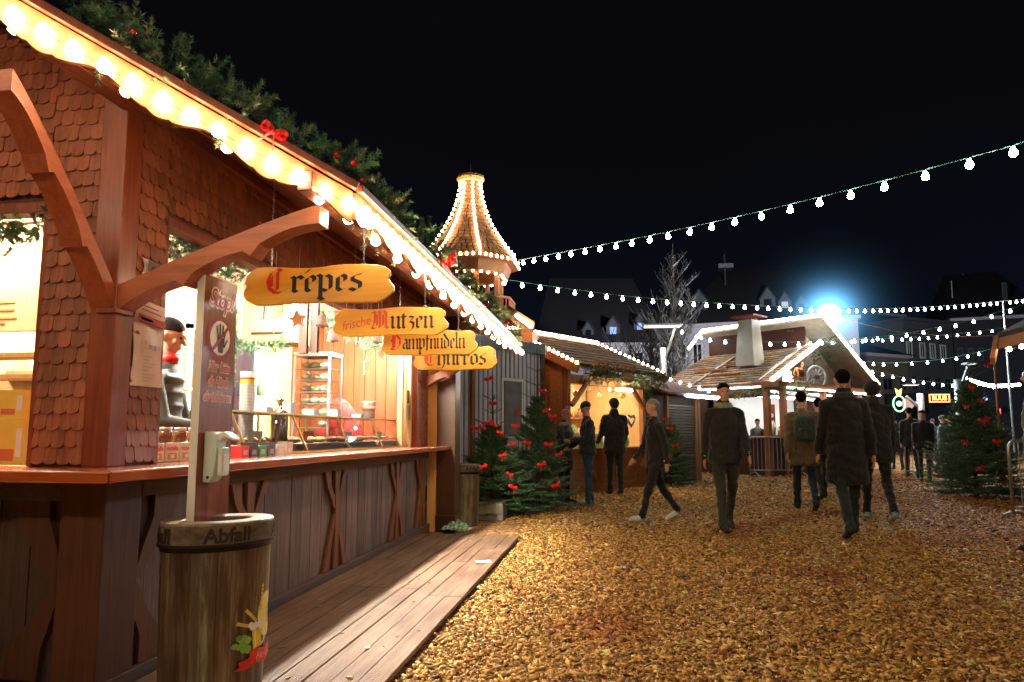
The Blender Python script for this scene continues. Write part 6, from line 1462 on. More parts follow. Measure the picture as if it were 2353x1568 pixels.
# decorations on the balcony: wheel, horse, bench, lantern
xx = along(C4 - g2 * .35, g1, 1886); P_ = C4 - g2 * .35 + g1 * xx; zwh = zrow(P_, 867); rw = 25 / F * proj(P_)[2]
M['wheel_paint'] = plain('pale_blue_wheel_paint', srgb(196, 208, 222), .5)
wh = thing('wagon_wheel', 'big pale blue spoked wagon wheel standing on the lodge balcony', 'wheel', P_)
TW = frame(P_, YAW + .22); mb = MB(TW)
N_ = 32; mb.tube([(rw * math.cos(2 * PI * i / N_), 0, zwh + rw * math.sin(2 * PI * i / N_)) for i in range(N_ + 1)], .035, 8); mb.build('rim', M['wheel_paint'], wh, smooth=True)
mb = MB(TW)
for k in range(12): a = 2 * PI * k / 12; mb.tube([(0, 0, zwh), (rw * math.cos(a), 0, zwh + rw * math.sin(a))], .018, 6)
mb.build('spokes', M['wheel_paint'], wh); mb = MB(TW); mb.tube([(0, -.07, zwh), (0, .07, zwh)], .08, 12); mb.build('hub', M['steel'], wh)
hx = along(C4 - g2 * .3, g1, 1846); Ph = C4 - g2 * .3 + g1 * hx; zh = zE4 + .05; hs = (zrow(Ph, 832) - zh) / 1.5
hr = thing('carved_horse', 'orange-brown carved horse figure on the lodge balcony left of the wheel', 'carving', Ph)
mb = MB(T4)
def hp_(a, b, c=0.0): return (hx + a * hs, -.3 + c * hs, zh + b * hs)
mb.tube([hp_(-.45, .85), hp_(-.3, .92), hp_(0, .88), hp_(.3, .92), hp_(.45, .98)], [.12 * hs, .2 * hs, .18 * hs, .2 * hs, .14 * hs], 10); mb.tube([hp_(.38, .98), hp_(.52, 1.2), hp_(.58, 1.4)], [.15 * hs, .11 * hs, .09 * hs], 10); mb.tube([hp_(.52, 1.45), hp_(.7, 1.32), hp_(.84, 1.22)], [.09 * hs, .08 * hs, .05 * hs], 8)
for a, c in ((-.38, .1), (-.34, -.1), (.34, .1), (.38, -.1)): mb.tube([hp_(a, .85, c), hp_(a + .03, .45, c), hp_(a, 0, c)], [.09 * hs, .05 * hs, .045 * hs], 7)
mb.tube([hp_(-.55, .95), hp_(-.68, .7), hp_(-.66, .4)], [.04 * hs, .05 * hs, .02 * hs], 6); mb.build('body', M['stall_woodZ'], hr, smooth=True)
bx = along(C4 - g2 * .3, g1, 1945); mb = MB(T4); mb.box(bx - .6, bx + .5, -.35, -.30, zE4 + .05, zE4 + .35); mb.tube([(bx - .6, -.33, zE4 + .36), (bx - .2, -.33, zE4 + .44), (bx + .2, -.33, zE4 + .38), (bx + .5, -.33, zE4 + .30)], .05, 8); mb.build('bench_back', M['stall_wood'], label='curved orange-brown wooden bench back on the lodge balcony', cat='bench')
lx = along(C4 - g2 * .3, g1, 1818); mb = MB(T4); mb.lathe([(.1, 0), (.12, .05), (.12, .28), (.05, .36), (.02, .42)], (lx, -.3, zE4 + .05), 8); mb.build('lantern', M['rope'], label='glowing lantern at the left end of the lodge balcony', cat='lantern')
# sledge behind lantern
mb = MB(T4)
for c in (-.15, -.4): mb.tube([(lx + .15, c, zE4 + .1), (lx + .9, c, zE4 + .08), (lx + 1.1, c, zE4 + .2), (lx + 1.15, c, zE4 + .35)], .02, 6)
mb.box(lx + .15, lx + .95, -.4, -.15, zE4 + .2, zE4 + .23); mb.build('sledge', M['steel'], label='small old sledge between the lantern and the wheel', cat='sledge')
# palm-like green fronds inside the raised roof
nd = Needles(); P_ = T4 @ Vector((XM + .5, .0, zR4 - .5))
for k in range(16): a = random.uniform(0, 6.28); nd.twig(P_ + Vector((random.uniform(-.3, .6), 0, random.uniform(-.7, .2))), (math.cos(a), math.sin(a) * .4, random.uniform(-.8, .2)), .6, .10, 70, (.05, .16, .07), .3, .008)
nd.build('green_wreath', label='dark green frond bunch hanging under the lodge roof apex', cat='greenery')
nd = Needles(); garland_twigs(nd, [T4 @ Vector((-.05 - .0, -.2 + 2.2 - .4 * i, zE4 - .16 - .05 * (i % 2))) for i in range(6)] + [T4 @ Vector((.2 + .35 * i, -.6, zE4 - .18 - .05 * (i % 2))) for i in range(4)], .14, 60, .06, 30, .18, 41, .008)
nd.build('garland_strand', label='short dark garland wrapped around the corner of the lodge eave', cat='garland')

# ================================================================ FLOODLIGHT AND LAMP POSTS
PF = atD(1903, 723, 24.0)
fl = thing('floodlight', 'blinding blue-white floodlight on a thin mast behind the lodge', 'floodlight', (PF.x, PF.y, 0))
mb = MB(); mb.tube([(PF.x, PF.y + .25, 0), (PF.x, PF.y + .25, PF.z - .1)], .05, 10); mb.build('mast', M['steel'], fl)
mb = MB(); mb.box(PF.x - .12, PF.x + .12, PF.y + .02, PF.y + .3, PF.z + .2, PF.z + .36); mb.build('housing', M['darkmetal'], fl)
mb = MB(); mb.ball((PF.x, PF.y - .05, PF.z), .36, 20, 14); mb.build('lamp', emit('flood_glow', (.76, .90, 1.0), 700), fl, smooth=True)
ld = bpy.data.lights.new('flood_lamp', 'SPOT'); ld.energy = 2500; ld.color = (.80, .92, 1.0); ld.spot_size = math.radians(150); ld.spot_blend = .6; ld.shadow_soft_size = .25
lo = bpy.data.objects.new('flood_lamp', ld); COL.objects.link(lo); lo.location = PF + Vector((-.3, -.75, .15)); tgt = Vector((0.5, 4, 0)) - lo.location; lo.rotation_euler = tgt.to_track_quat('-Z', 'Y').to_euler()
l2 = bpy.data.lights.new('rear_fill_spot', 'SPOT'); l2.energy = 4500; l2.color = (.86, .90, 1.0); l2.spot_size = math.radians(165); l2.spot_blend = .5; l2.shadow_soft_size = .3  # added spot that brightens the house fronts behind the floodlight
lo2 = bpy.data.objects.new('rear_fill_spot', l2); COL.objects.link(lo2); lo2.location = PF + Vector((0, .7, .3)); lo2.rotation_euler = (Vector((6, 44, 6)) - lo2.location).to_track_quat('-Z', 'Y').to_euler()
# emission-only volume painting a blue glow around the lamp
def halo():
    m = bpy.data.materials.new('lamp_halo'); m.use_nodes = True; nt = m.node_tree; n, l = nt.nodes, nt.links; n.clear()
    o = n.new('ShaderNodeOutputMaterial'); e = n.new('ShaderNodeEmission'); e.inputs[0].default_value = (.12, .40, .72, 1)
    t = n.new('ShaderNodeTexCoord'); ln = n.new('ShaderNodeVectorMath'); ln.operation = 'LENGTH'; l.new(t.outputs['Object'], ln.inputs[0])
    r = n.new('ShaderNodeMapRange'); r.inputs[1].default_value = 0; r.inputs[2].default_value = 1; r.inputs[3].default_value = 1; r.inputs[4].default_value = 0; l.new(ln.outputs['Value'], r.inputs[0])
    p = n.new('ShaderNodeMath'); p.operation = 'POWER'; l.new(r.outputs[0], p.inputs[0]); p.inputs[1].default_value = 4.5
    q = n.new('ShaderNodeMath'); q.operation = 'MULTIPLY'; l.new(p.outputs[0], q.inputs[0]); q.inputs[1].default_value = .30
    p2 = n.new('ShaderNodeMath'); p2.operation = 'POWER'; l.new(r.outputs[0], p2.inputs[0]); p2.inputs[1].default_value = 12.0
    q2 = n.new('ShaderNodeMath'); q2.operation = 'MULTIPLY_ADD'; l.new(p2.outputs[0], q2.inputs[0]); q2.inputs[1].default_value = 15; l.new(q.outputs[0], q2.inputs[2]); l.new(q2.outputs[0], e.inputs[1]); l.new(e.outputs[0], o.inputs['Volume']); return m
mb = MB(); mb.ball((0, 0, 0), 1.0, 24, 16); me = mb.mesh('lamp_halo'); me.materials.append(halo())
o = bpy.data.objects.new('lamp_halo', me); COL.objects.link(o); o.location = PF; o.scale = (3.9, 3.9, 3.9); tag(o, 'bluish halo painted around the floodlight', 'halo', None, 'stuff')
def lamp_post(u, v_arm, v_pole, v_base, D, head, label, lit=True):
    """head: (u0,u1,v) of the flat luminaire"""
    base = atD(u, v_base, D); y = base.y; X = base.x; zp = onY(u, v_pole, y).z
    root = thing('street_lamp', label, 'street lamp', (X, y, 0), 0, 'flat-headed modern street lamps')
    mb = MB(); k = D / 22; mb.tube([(X, y, 0), (X, y, zp)], [.12 * k, .10 * k], 14); mb.build('pole', M['steel'], root, smooth=True)
    h0, h1 = onY(head[0], head[2], y), onY(head[1], head[2], y); a1 = onY(head[3], v_arm, y)
    mb = MB(); mb.bar((X, y, zp - .5 * k), (a1.x, y, a1.z), .07 * k, .10 * k, up=(0, 1, 0)); mb.build('arm', M['steel'], root)
    mb = MB(); mb.box(h0.x, h1.x, y - .22, y + .22, h0.z - .03, h0.z + .03); hd = mb.build('lamp_head', M['steel'], root, bevel=.01)
    if lit:
        pl = bpy.data.lights.new('street_lamp_light', 'AREA'); pl.energy = 110 * k * k; pl.color = (1, .86, .74); pl.size = .6; po = bpy.data.objects.new('street_lamp_light', pl); COL.objects.link(po); po.location = ((h0.x + h1.x) / 2, y, h0.z - .08); pl.spread = PI
    if lit: mb = MB(); mb.box(h0.x + .05, h1.x - .05, y - .18, y + .18, h0.z - .05, h0.z - .032); mb.build('diffuser', emit('lamp_diffuser_glow', (1, .88, .76), 1.6) if 'lamp_diffuser_glow' not in bpy.data.materials else bpy.data.materials['lamp_diffuser_glow'], hd)
lamp_post(1525, 744, 800, 880, 21, (1476, 1567, 749, 1555), 'nearest flat-headed street lamp rising behind the shuttered stall')
lamp_post(2118, 911, 905, 960, 34, (2076, 2110, 884, 2082), 'small distant street lamp before the neon shop fronts')
lamp_post(2205, 840, 872, 960, 22, (2216, 2240, 836, 2226), 'tall thin street lamp with a slanted arm near the right fir', False)

# ================================================================ STRING LIGHTS ACROSS THE SQUARE
def wire(lab, pix, spacing, D0=None, r=.007, cmat='cable', mesh=None, start=.2, drop=.09):
    pts = [atD(u, v, D) for u, v, D in pix]; out = []
    n = 26
    # quadratic/cubic smooth through the points
    for i in range(len(pts) - 1):
        p0 = pts[max(0, i - 1)]; p1 = pts[i]; p2 = pts[i + 1]; p3 = pts[min(len(pts) - 1, i + 2)]
        for k in range(n):
            t = k / n; out.append(0.5 * ((2 * p1) + (-p0 + p2) * t + (2 * p0 - 5 * p1 + 4 * p2 - p3) * t * t + (-p0 + 3 * p1 - 3 * p2 + p3) * t ** 3))
    out.append(pts[-1])
    return string_light('string_light', lab, 'string light', out, spacing, mesh or cool_far, M[cmat], r, 'bulb strings over the square', drop=drop, start=start)
near_b = bulb_mesh('bulb', .040, emit('near_string_bulb_glow', (.90, 1.0, .90), 130), 12)
r_, k_ = wire('long string of white bulbs rising to the upper right over the lane', [(1192, 598, 15.5), (1500, 540, 11.6), (1870, 456, 8.9), (2227, 362, 7.2), (2353, 326, 6.7), (3000, 130, 5.4)], .47, mesh=near_b); print('A bulbs', k_)
wire('second string of white bulbs dipping from the tower towards the floodlight', [(1140, 640, 15), (1497, 686, 17), (1890, 708, 20), (2120, 706, 23), (2353, 688, 26)], .46, r=.008)
wire('string of white bulbs drooping from the near street lamp, then rising right', [(1553, 753, 21), (1641, 778, 21), (1817, 786, 21), (2035, 772, 22), (2203, 742, 21), (2353, 700, 20)], .46, r=.007)
wire('faint string of bulbs crossing just behind the lodge roof', [(1600, 772, 25), (1850, 783, 26), (2043, 778, 27), (2172, 770, 28), (2306, 754, 28)], .50, r=.007)
wire('string of bulbs passing over the pale house to the right stall', [(1940, 826, 26), (2037, 834, 27), (2162, 826, 26), (2276, 803, 24)], .52, r=.007)
wire('lowest string of bulbs descending to the right-hand fir', [(1950, 836, 24), (2029, 857, 25), (2119, 875, 26), (2221, 885, 27), (2334, 886, 27)], .6, r=.007)
wire('short string of bulbs sloping down from the thin lamp behind the fir', [(2215, 862, 22), (2277, 882, 24), (2345, 880, 28)], .3, r=.007)
mb = MB(); pts = [atD(1930, 733, 24), atD(2060, 762, 25), atD(2200, 774, 26), atD(2353, 770, 26)]; mb.tube(pts, .010, 5); mb.build('power_cable', plain('orange_cable', srgb(140, 84, 60), .6), label='bare reddish cable sagging to the right from the floodlight', cat='cable')

# ================================================================ BUILDINGS
M['facade_white'] = plain('pale_render', srgb(206, 200, 206), .85, 0, .06, 2)
M['facade_grey'] = plain('grey_render', srgb(92, 94, 102), .85, 0, .08, 2)
M['facade_ochre'] = plain('ochre_render', srgb(128, 112, 90), .85, 0, .08, 2)
M['roof_dark'] = plain('dark_roof_tiles', srgb(44, 40, 46), .8, 0, .15, 3, .3)
M['blue_glow'] = emit('dim_blue_window', (.35, .5, 1.0), .5); M['dim_win'] = emit('dim_lit_window', (.8, .85, 1.0), .16)
def house(name, label, u0, v0t, u1, v1t, D0, D1, depth, wins, wall, roofv=None, dormers=(), hip=.25, roof_u=None):
    P = atD(u0, 990, D0); Q = atD(u1, 990, D1); P.z = Q.z = 0; d = (Q - P); L = d.length; a = math.atan2(d.y, d.x); d.normalize(); T = frame(P, a); nrm = Vector((-d.y, d.x, 0))
    H = (zrow(P, v0t) + zrow(Q, v1t)) / 2; root = thing(name, label, 'building', P, a)
    mb = MB(T); mb.box(0, L, 0, depth, 0, H); mb.build('wall', wall, root)
    mb = MB(T); mb.box(-.15, L + .15, -.2, depth, H, H + .22); mb.build('cornice', M['facade_white'] if wall != M['facade_grey'] else wall, root)
    for (ua, va, ub, vb, kind) in wins:
        xa, xb = along(P, d, ua), along(P, d, ub); zt_, zb2 = zrow(P + d * xa, va), zrow(P + d * xa, vb)
        mb = MB(T); e = .09
        mb.box(xa, xa + e, -.06, -.001, zb2, zt_); mb.box(xb - e, xb, -.06, -.001, zb2, zt_); mb.box(xa + e, xb - e, -.06, -.001, zt_ - e, zt_); mb.box(xa + e, xb - e, -.10, -.001, zb2, zb2 + e); mb.box((xa + xb) / 2 - .03, (xa + xb) / 2 + .03, -.04, -.02, zb2 + e, zt_ - e)
        wn = mb.build('window', M['white'] if kind != 'b' else M['facade_grey'], root); mb = MB(T); mb.box(xa + e, xb - e, -.019, -.002, zb2 + e, zt_ - e); mb.build('pane', M['dim_win'] if kind == 'l' else M['window_glass'], wn)
    if roofv is not None:
        yr = depth * .5; Hr = zrow(P + d * (L * .5) + nrm * yr, roofv); ins = hip * L
        A_, B_, C_, D_ = (-.3, -.4, H + .225), (L + .3, -.4, H + .225), (L + .3, depth + .4, H + .225), (-.3, depth + .4, H + .225); E_, F_ = (ins, yr, Hr), (L - ins, yr, Hr)
        mb = MB(T); mb.add([A_, B_, C_, D_, E_, F_], [(0, 1, 5, 4), (1, 2, 5), (2, 3, 4, 5), (3, 0, 4), (3, 2, 1, 0)]); rf = mb.build('roof', M['roof_dark'], root)
        for (u, vt, vb, lit) in dormers:
            # a dormer whose face stands at a third of the slope
            zf = H + .225; y = .9; 
            for _ in range(30):
                s = along(P + nrm * y, d, u); zz_ = zrow(P + d * s + nrm * y, vb); tgt_ = H + .225 + (Hr - H - .225) * (y + .4) / (yr + .4); y += (zz_ - tgt_) * .15 * (1 if True else 0); y = min(max(y, .1), yr - .5)
            s = along(P + nrm * y, d, u); zt2 = zrow(P + d * s + nrm * y, vt); zb2 = zrow(P + d * s + nrm * y, vb); w = (zt2 - zb2) * .38
            mb = MB(T); mb.prism([(s - w, y, zb2 - .2), (s + w, y, zb2 - .2), (s + w, y, zb2 + (zt2 - zb2) * .45), (s, y, zt2), (s - w, y, zb2 + (zt2 - zb2) * .45)], (0, 2.2, 0)); dm = mb.build('dormer', M['facade_grey'], root)
            mb = MB(T); mb.box(s - w * .5, s + w * .5, y - .03, y - .002, zb2, zb2 + (zt2 - zb2) * .4); mb.build('window', M['blue_glow'] if lit == 'b' else (M['dim_win'] if lit == 'l' else M['window_glass']), dm)
            mb = MB(T)
            for sg_ in (-1, 1): mb.bar((s + sg_ * w * 1.15, y + 1.0, zb2 + (zt2 - zb2) * .38), (s, y + 1.0, zt2 + .05), .08, 2.2, up=(0, 1, 0))
            mb.build('dormer_roof', M['roof_dark'], dm)
    return root, T, P, d, H
zt2_ = lambda x, y: ((1060 + x / 2.613) / 1.088, (400 + y / 2.613) / 1.088)
house('town_house', 'low pale town house with blue-lit dormers left of the bare tree', 1240, 806, 1525, 788, 40, 40, 9, [(1282, 868, 1302, 905, ''), (1312, 866, 1330, 905, ''), (1375, 840, 1402, 870, ''), (1458, 808, 1484, 840, ''), (1500, 808, 1518, 840, '')], M['facade_white'], 640, [(1355, 738, 772, ''), (1413, 728, 768, 'b'), (1477, 720, 758, 'b')], hip=.12)
house('town_house', 'large pale house with tall dark hipped roof behind the lodge', 1545, 752, 1985, 738, 44, 40, 14, [(1560, 790, 1584, 840, ''), (1597, 790, 1622, 840, ''), (1640, 780, 1668, 835, ''), (1935, 790, 1950, 830, ''), (1958, 792, 1974, 838, '')], M['facade_white'], 612, [(1617, 666, 712, ''), (1778, 662, 705, ''), (1818, 672, 708, 'l'), (1857, 680, 712, '')], hip=.3)
house('town_house', 'low ochre house front between the lodge and the grey block', 1984, 820, 2094, 822, 46, 48, 8, [(2036, 868, 2060, 898, 'b'), (2075, 862, 2092, 898, 'b')], M['facade_ochre'], 780, (), hip=.1)
rt, T_, P_, d_, H_b = house('apartment_block', 'flat grey block with four tall windows above the neon shops', 2090, 738, 2203, 744, 48, 50, 10, [(2097, 784, 2110, 823, ''), (2127, 787, 2140, 824, ''), (2151, 789, 2164, 825, ''), (2175, 792, 2188, 826, ''), (2103, 862, 2118, 898, 'b'), (2132, 864, 2146, 898, 'b'), (2157, 866, 2172, 898, 'b'), (2180, 868, 2196, 898, 'b')], M['facade_grey'])
house('apartment_block', 'dark block at the far right with flat-topped roof', 2205, 738, 2420, 730, 50, 48, 12, [(2215, 800, 2228, 830, 'b'), (2240, 800, 2253, 830, 'b'), (2330, 650, 2342, 690, 'b'), (2262, 800, 2276, 830, 'b')], plain('dark_render', srgb(58, 58, 66), .9), 628, (), hip=.18)
house('apartment_block', 'dim dark house filling the gap above the ochre front', 1984, 745, 2092, 706, 56, 58, 8, [(2030, 770, 2040, 800, 'b')], plain('dim_render', srgb(46, 50, 62), .9), 690, (), hip=.1)
mb = MB(); P_ = atD(1665, 600, 47); mb.tube([(P_.x, P_.y, P_.z - 2), (P_.x, P_.y, P_.z + .5)], .06, 6); mb.box(P_.x - .5, P_.x + .5, P_.y - .5, P_.y + .5, P_.z - .6, P_.z - .3); mb.build('roof_mast', M['steel'], label='thin finial mast on top of the tall hipped roof', cat='mast')
mb = MB(); P_ = atD(2186, 645, 52); mb.tube([(P_.x, P_.y, 0), (P_.x, P_.y, P_.z)], .06, 6); mb.build('flag_pole', M['steel'], label='thin bare pole standing before the dark right block', cat='pole')
mb = MB(); P_ = atD(2306, 700, 23); mb.tube([(P_.x, P_.y, 0), (P_.x, P_.y, P_.z + .1)], .04, 8); mb.build('wire_pole', M['steel'], label='slender pole carrying the bulb strings behind the right fir', cat='pole')
mb = MB(); P_ = atD(2284, 820, 16); mb.tube([(P_.x, P_.y, 0), (P_.x, P_.y, P_.z)], [.05, .02], 8); mb.build('bare_pole', M['stall_woodZ'], label='brown wooden pole sticking up behind the right fir', cat='pole')
# neon signs
def neon(u0, u1, v0, v1, D, label, col, name='neon_sign', text=None, box=True, s=6, frame_c=None):
    p0 = atD((u0 + u1) / 2, (v0 + v1) / 2, D); y = p0.y; a, b = onY(u0, v0, y), onY(u1, v1, y)
    root = thing(name, label, 'neon sign', (p0.x, y, b.z)); mb = MB(); mb.box(a.x, b.x, y, y + .1, b.z, a.z); mb.build('back_board', M['black'], root)
    m = emit('neon_%d' % len(bpy.data.materials), col, s)
    if text:
        mb = MB(); put_text(mb, text, (a.z - b.z) * .75, ((a.x + b.x) / 2, y - .01, (a.z + b.z) / 2), (1, 0, 0), (0, 0, 1), (0, -1, 0), lift=.01, offset=.02, width=(b.x - a.x) * .72); mb.build('lettering', m, root)
        mb = MB(); t = .07
        for q in ((a.x, b.x, a.z - t, a.z), (a.x, b.x, b.z, b.z + t), (a.x, a.x + t, b.z + t, a.z - t), (b.x - t, b.x, b.z + t, a.z - t)): mb.box(q[0], q[1], y - .04, y - .002, q[2], q[3])
        mb.build('tube_frame', m, root)
    else: mb = MB(); mb.box(a.x + .03, b.x - .03, y - .03, y - .002, b.z + .03, a.z - .03); mb.build('light_panel', m, root)
neon(2134, 2183, 906, 925, 44, 'orange neon box sign reading RUUB in the distance', (1, .42, .14), text='RUUB', s=3)
neon(2102, 2118, 922, 935, 43, 'small cyan light box left of the orange neon sign', (.2, .7, 1.0), s=2)
neon(2235, 2270, 912, 922, 44, 'blue-white neon strip behind the right-hand fir', (.3, .5, 1.0), s=3)
neon(2291, 2301, 938, 952, 42, 'tiny red light panel low behind the right-hand fir', (1, .12, .1), s=2)
root = thing('neon_sign', 'round yellow-white neon figure sign beside the lodge', 'neon sign', atD(2066, 925, 42))
P_ = atD(2066, 928, 42); mb = MB(); mb.tube([(P_.x + .34 * math.cos(t), P_.y, P_.z + .48 * math.sin(t)) for t in np.linspace(0, 2 * PI, 22)], .05, 6); mb.build('ring', emit('neon_pale', (.5, .9, .6), 1.6), root)
mb = MB(); mb.prism([(P_.x - .12, P_.y, P_.z + .52), (P_.x + .12, P_.y, P_.z + .52), (P_.x + .20, P_.y, P_.z + .95), (P_.x, P_.y, P_.z + .8), (P_.x - .20, P_.y, P_.z + .95)], (0, -.05, 0)); mb.build('crown', emit('neon_yellow', (.8, 1.0, .2), 2), root)
mb = MB(); mb.ball((P_.x, P_.y, P_.z), .18, 8, 6); mb.build('figure', emit('neon_figure', (.5, .8, .6), 1.5), root)
P_ = atD(2087, 928, 42.5); mb = MB(); mb.tube([(P_.x, P_.y, P_.z), (P_.x, P_.y + .1, P_.z)], .36, 16); mb.build('round_sign', emit('dim_round_sign', (.8, .5, .4), .5), label='dim brownish round shop sign between the neon figure and cyan box', cat='sign')
mb = MB(); a, b = atD(2040, 940, 46), atD(2203, 940, 47); mb.box(a.x, b.x, a.y, a.y + .5, 0, zrow((a.x, a.y), 905)); mb.build('shop_front', plain('shop_front_dark', srgb(26, 28, 40), .5), label='dark ground floor shop front under the neon signs', cat='shop front')

# ================================================================ BARE TREES
def bare_tree(P, h, label, seed, spread=.35, upright=.85):
    rr = random.Random(seed); root = thing('bare_tree', label, 'bare tree', (P.x, P.y, 0), 0, 'leafless trees behind the stalls'); mb = MB(); nd = Needles()
    mb.tube([(P.x, P.y, 0), (P.x + .05, P.y, h * .4), (P.x, P.y, h * .8), (P.x, P.y, h)], [.16, .12, .05, .01], 8); mb.build('trunk', M['bark'], root)
    def br(p, d, L, r, lv):
        q = p; n = 4
        for s in range(n):
            d = (d + Vector((rr.uniform(-.18, .18), rr.uniform(-.18, .18), .10))).normalized(); c = q + d * L / n; nd.stick(q, c, max(.009, r * (1 - s / n * .7)), (.028, .022, .018)); q = c
            if lv < 3:
                for _ in range(2 if lv < 2 else 2):
                    a = rr.uniform(0, 6.28); side = Vector((math.cos(a), math.sin(a), rr.uniform(.1, .7))); br(q, (d * .8 + side * .75).normalized(), L * rr.uniform(.4, .6), r * .5, lv + 1)
    for k in range(26):
        z = h * (.22 + .7 * k / 26); a = rr.uniform(0, 6.28); L = h * spread * (1.05 - z / h) * rr.uniform(.7, 1.2)
        br(Vector((P.x, P.y, z)), Vector((math.cos(a), math.sin(a), upright)).normalized(), L, .05, 1)
    nd.build('crown', root)
P_ = atD(1556, 990, 30); bare_tree(P_, zrow(P_, 560), 'tall slim leafless tree rising behind the near street lamp', 3)
P_ = atD(1500, 990, 31); bare_tree(P_, zrow(P_, 700), 'lower spreading leafless tree beside the tall slim one', 5, .5, .5)

# ================================================================ RIGHT EDGE: STALL ROOF CORNER, BARRIER
pe = atD(2281, 834, 8.2); pr = atD(2353, 742, 8.2)
rs = thing('market_stall', 'stall at the right edge with an upturned dark roof corner', 'market stall', (pe.x, pe.y, 0))
ax = (Vector((pr.x, pr.y, pr.z)) - pe)
mb = MB(); A_ = atD(2281, 830, 8.2); B_ = atD(2290, 778, 8.6); C_ = atD(2360, 735, 9.4); E_ = A_ + Vector((3.5, 2.2, .1))
mb.prism([B_, B_ + Vector((3.2, 1.2, 1.5)), B_ + Vector((3.2, -6, 1.5)), B_ + Vector((0, -7.2, 0))][::-1], (0, 0, .06)); mb.build('roof', M['roof_edge'], rs)
mb = MB(); mb.prism([B_ + Vector((.05, 0, -.03)), B_ + Vector((3.2, 1.2, 1.45)), B_ + Vector((3.2, -6, 1.45)), B_ + Vector((.05, -7.2, -.03))][::-1], (0, 0, -.02)); mb.build('soffit', M['dark_wood'], rs)
mb = MB(); mb.prism([B_, B_ + Vector((0, -7.2, 0)), B_ + Vector((-.04, -7.2, -.16)), B_ + (A_ - B_) * .5], (.03, 0, 0)); mb.bar(B_, A_, .05, .09); mb.build('fascia', M['stall_wood'], rs)
mb = MB(); x0 = B_.x + .75; mb.box(x0, x0 + .06, B_.y - 7, B_.y + .3, 0, 1.0); mb.box(x0, x0 + .1, B_.y - 7, B_.y - 6.9, 0, 2.9); mb.box(x0, x0 + .1, B_.y + .2, B_.y + .3, 0, 2.9); mb.box(x0 + 2.0, x0 + 2.06, B_.y - 7, B_.y + .3, 0, 3.2); mb.box(x0, x0 + 2.0, B_.y + .24, B_.y + .3, 0, 3.0); mb.build('wall', M['stall_wood'], rs)
mb = MB(); mb.box(x0 - .15, x0 + .3, B_.y - 7, B_.y + .3, 1.0, 1.05); mb.build('counter', M['stall_wood'], rs)
pts = [B_ + Vector((.06, -.15 - .25 * k, -.16)) for k in range(28)]
string_light('bulb_string', 'warm bulbs along the eave of the right-edge stall', 'string light', pts, .24, big, M['cable_dark'], .004, drop=0)
def barrier(P, yaw, W, H, label, n=14):
    T = frame(P, yaw); root = thing('crowd_barrier', label, 'barrier', P, yaw, 'steel crowd barriers'); r = .019
    mb = MB(T); c = .10; path = [(0, 0, .10), (0, 0, H - c)] + [(c - c * math.cos(a), 0, H - c + c * math.sin(a)) for a in (.5, 1.0, 1.3, 1.57)] + [(W - c, 0, H)] + [(W - c + c * math.sin(a), 0, H - c + c * math.cos(a)) for a in (.5, 1.0, 1.3, 1.57)] + [(W, 0, .10)]; mb.tube(path, r, 8); mb.tube([(0, 0, .2), (W, 0, .2)], r * .8, 8); mb.build('frame', M['steel'], root, smooth=True)
    mb = MB(T)
    for k in range(1, n): mb.tube([(W * k / n, 0, .2), (W * k / n, 0, H)], .007, 6)
    mb.build('bars', M['steel'], root)
    for x in (.12, W - .12): mb = MB(T); mb.tube([(x, -.32, .0), (x, -.26, .07), (x, -.1, .13), (x, 0, .15), (x, .1, .13), (x, .26, .07), (x, .32, .0)], .016, 8); mb.build('foot', M['steel'], root, smooth=True)
pb_ = onZ(2330, 1200, 0); barrier(pb_, math.radians(18), 2.2, 1.1, 'steel crowd barrier cut off by the right picture edge')
pb_ = onZ(2083, 1100, 0); barrier(pb_, math.radians(6), 1.1, 1.1, 'steel crowd barrier standing beyond the walkers, right of the lodge', 12)
pb_ = onZ(1725, 1098, 0); barrier(pb_, math.radians(15), 1.6, 1.1, 'steel crowd barrier against the lodge corner', 14)
# added unseen bulb string behind the camera, brightens the stall front
def wstring(lab, P, sp, mesh):
    out = []
    for a, b in zip(P[:-1], P[1:]):
        for k in range(16): t = k / 16; out.append(Vector(a).lerp(Vector(b), t) - Vector((0, 0, .25 * math.sin(PI * t))))
    out.append(Vector(P[-1])); return string_light('bulb_string', lab, 'string light', out, sp, mesh, M['cable_dark'], .004, drop=.0)
warm_over = bulb_mesh('bulb', .045, emit('fill_bulb_glow', (1.0, .74, .48), 100), 10)
wstring('unseen warm fill bulbs added behind the viewer', [(-5.5, -.9, 3.6), (-1.5, -1.3, 3.6), (2.5, -1.0, 3.5), (4.5, .5, 3.3)], .22, warm_over)


# notice post in front of the lodge
P_ = onZ(1778, 1090, 0); np_ = thing('notice_post', 'white post with a narrow brown notice panel before the lodge opening', 'sign', P_)
mb = MB(); mb.box(P_.x - .04, P_.x + .04, P_.y, P_.y + .05, 0, zrow(P_, 935)); mb.box(P_.x - .25, P_.x + .25, P_.y - .15, P_.y + .2, .0, .05); mb.build('post', M['white'], np_)
mb = MB(); mb.box(P_.x - .12, P_.x + .10, P_.y - .03, P_.y - .002, zrow(P_, 1003), zrow(P_, 930)); mb.build('panel', M['board_print'], np_)
mb = MB(); z_ = zrow(P_, 955); mb.tube([(P_.x - .01, P_.y - .032, z_), (P_.x - .01, P_.y - .038, z_)], .07, 14)
for k in range(3): mb.box(P_.x - .08, P_.x + .06, P_.y - .036, P_.y - .031, z_ - .18 - k * .08, z_ - .15 - k * .08)
mb.build('symbols', M['white'], np_)
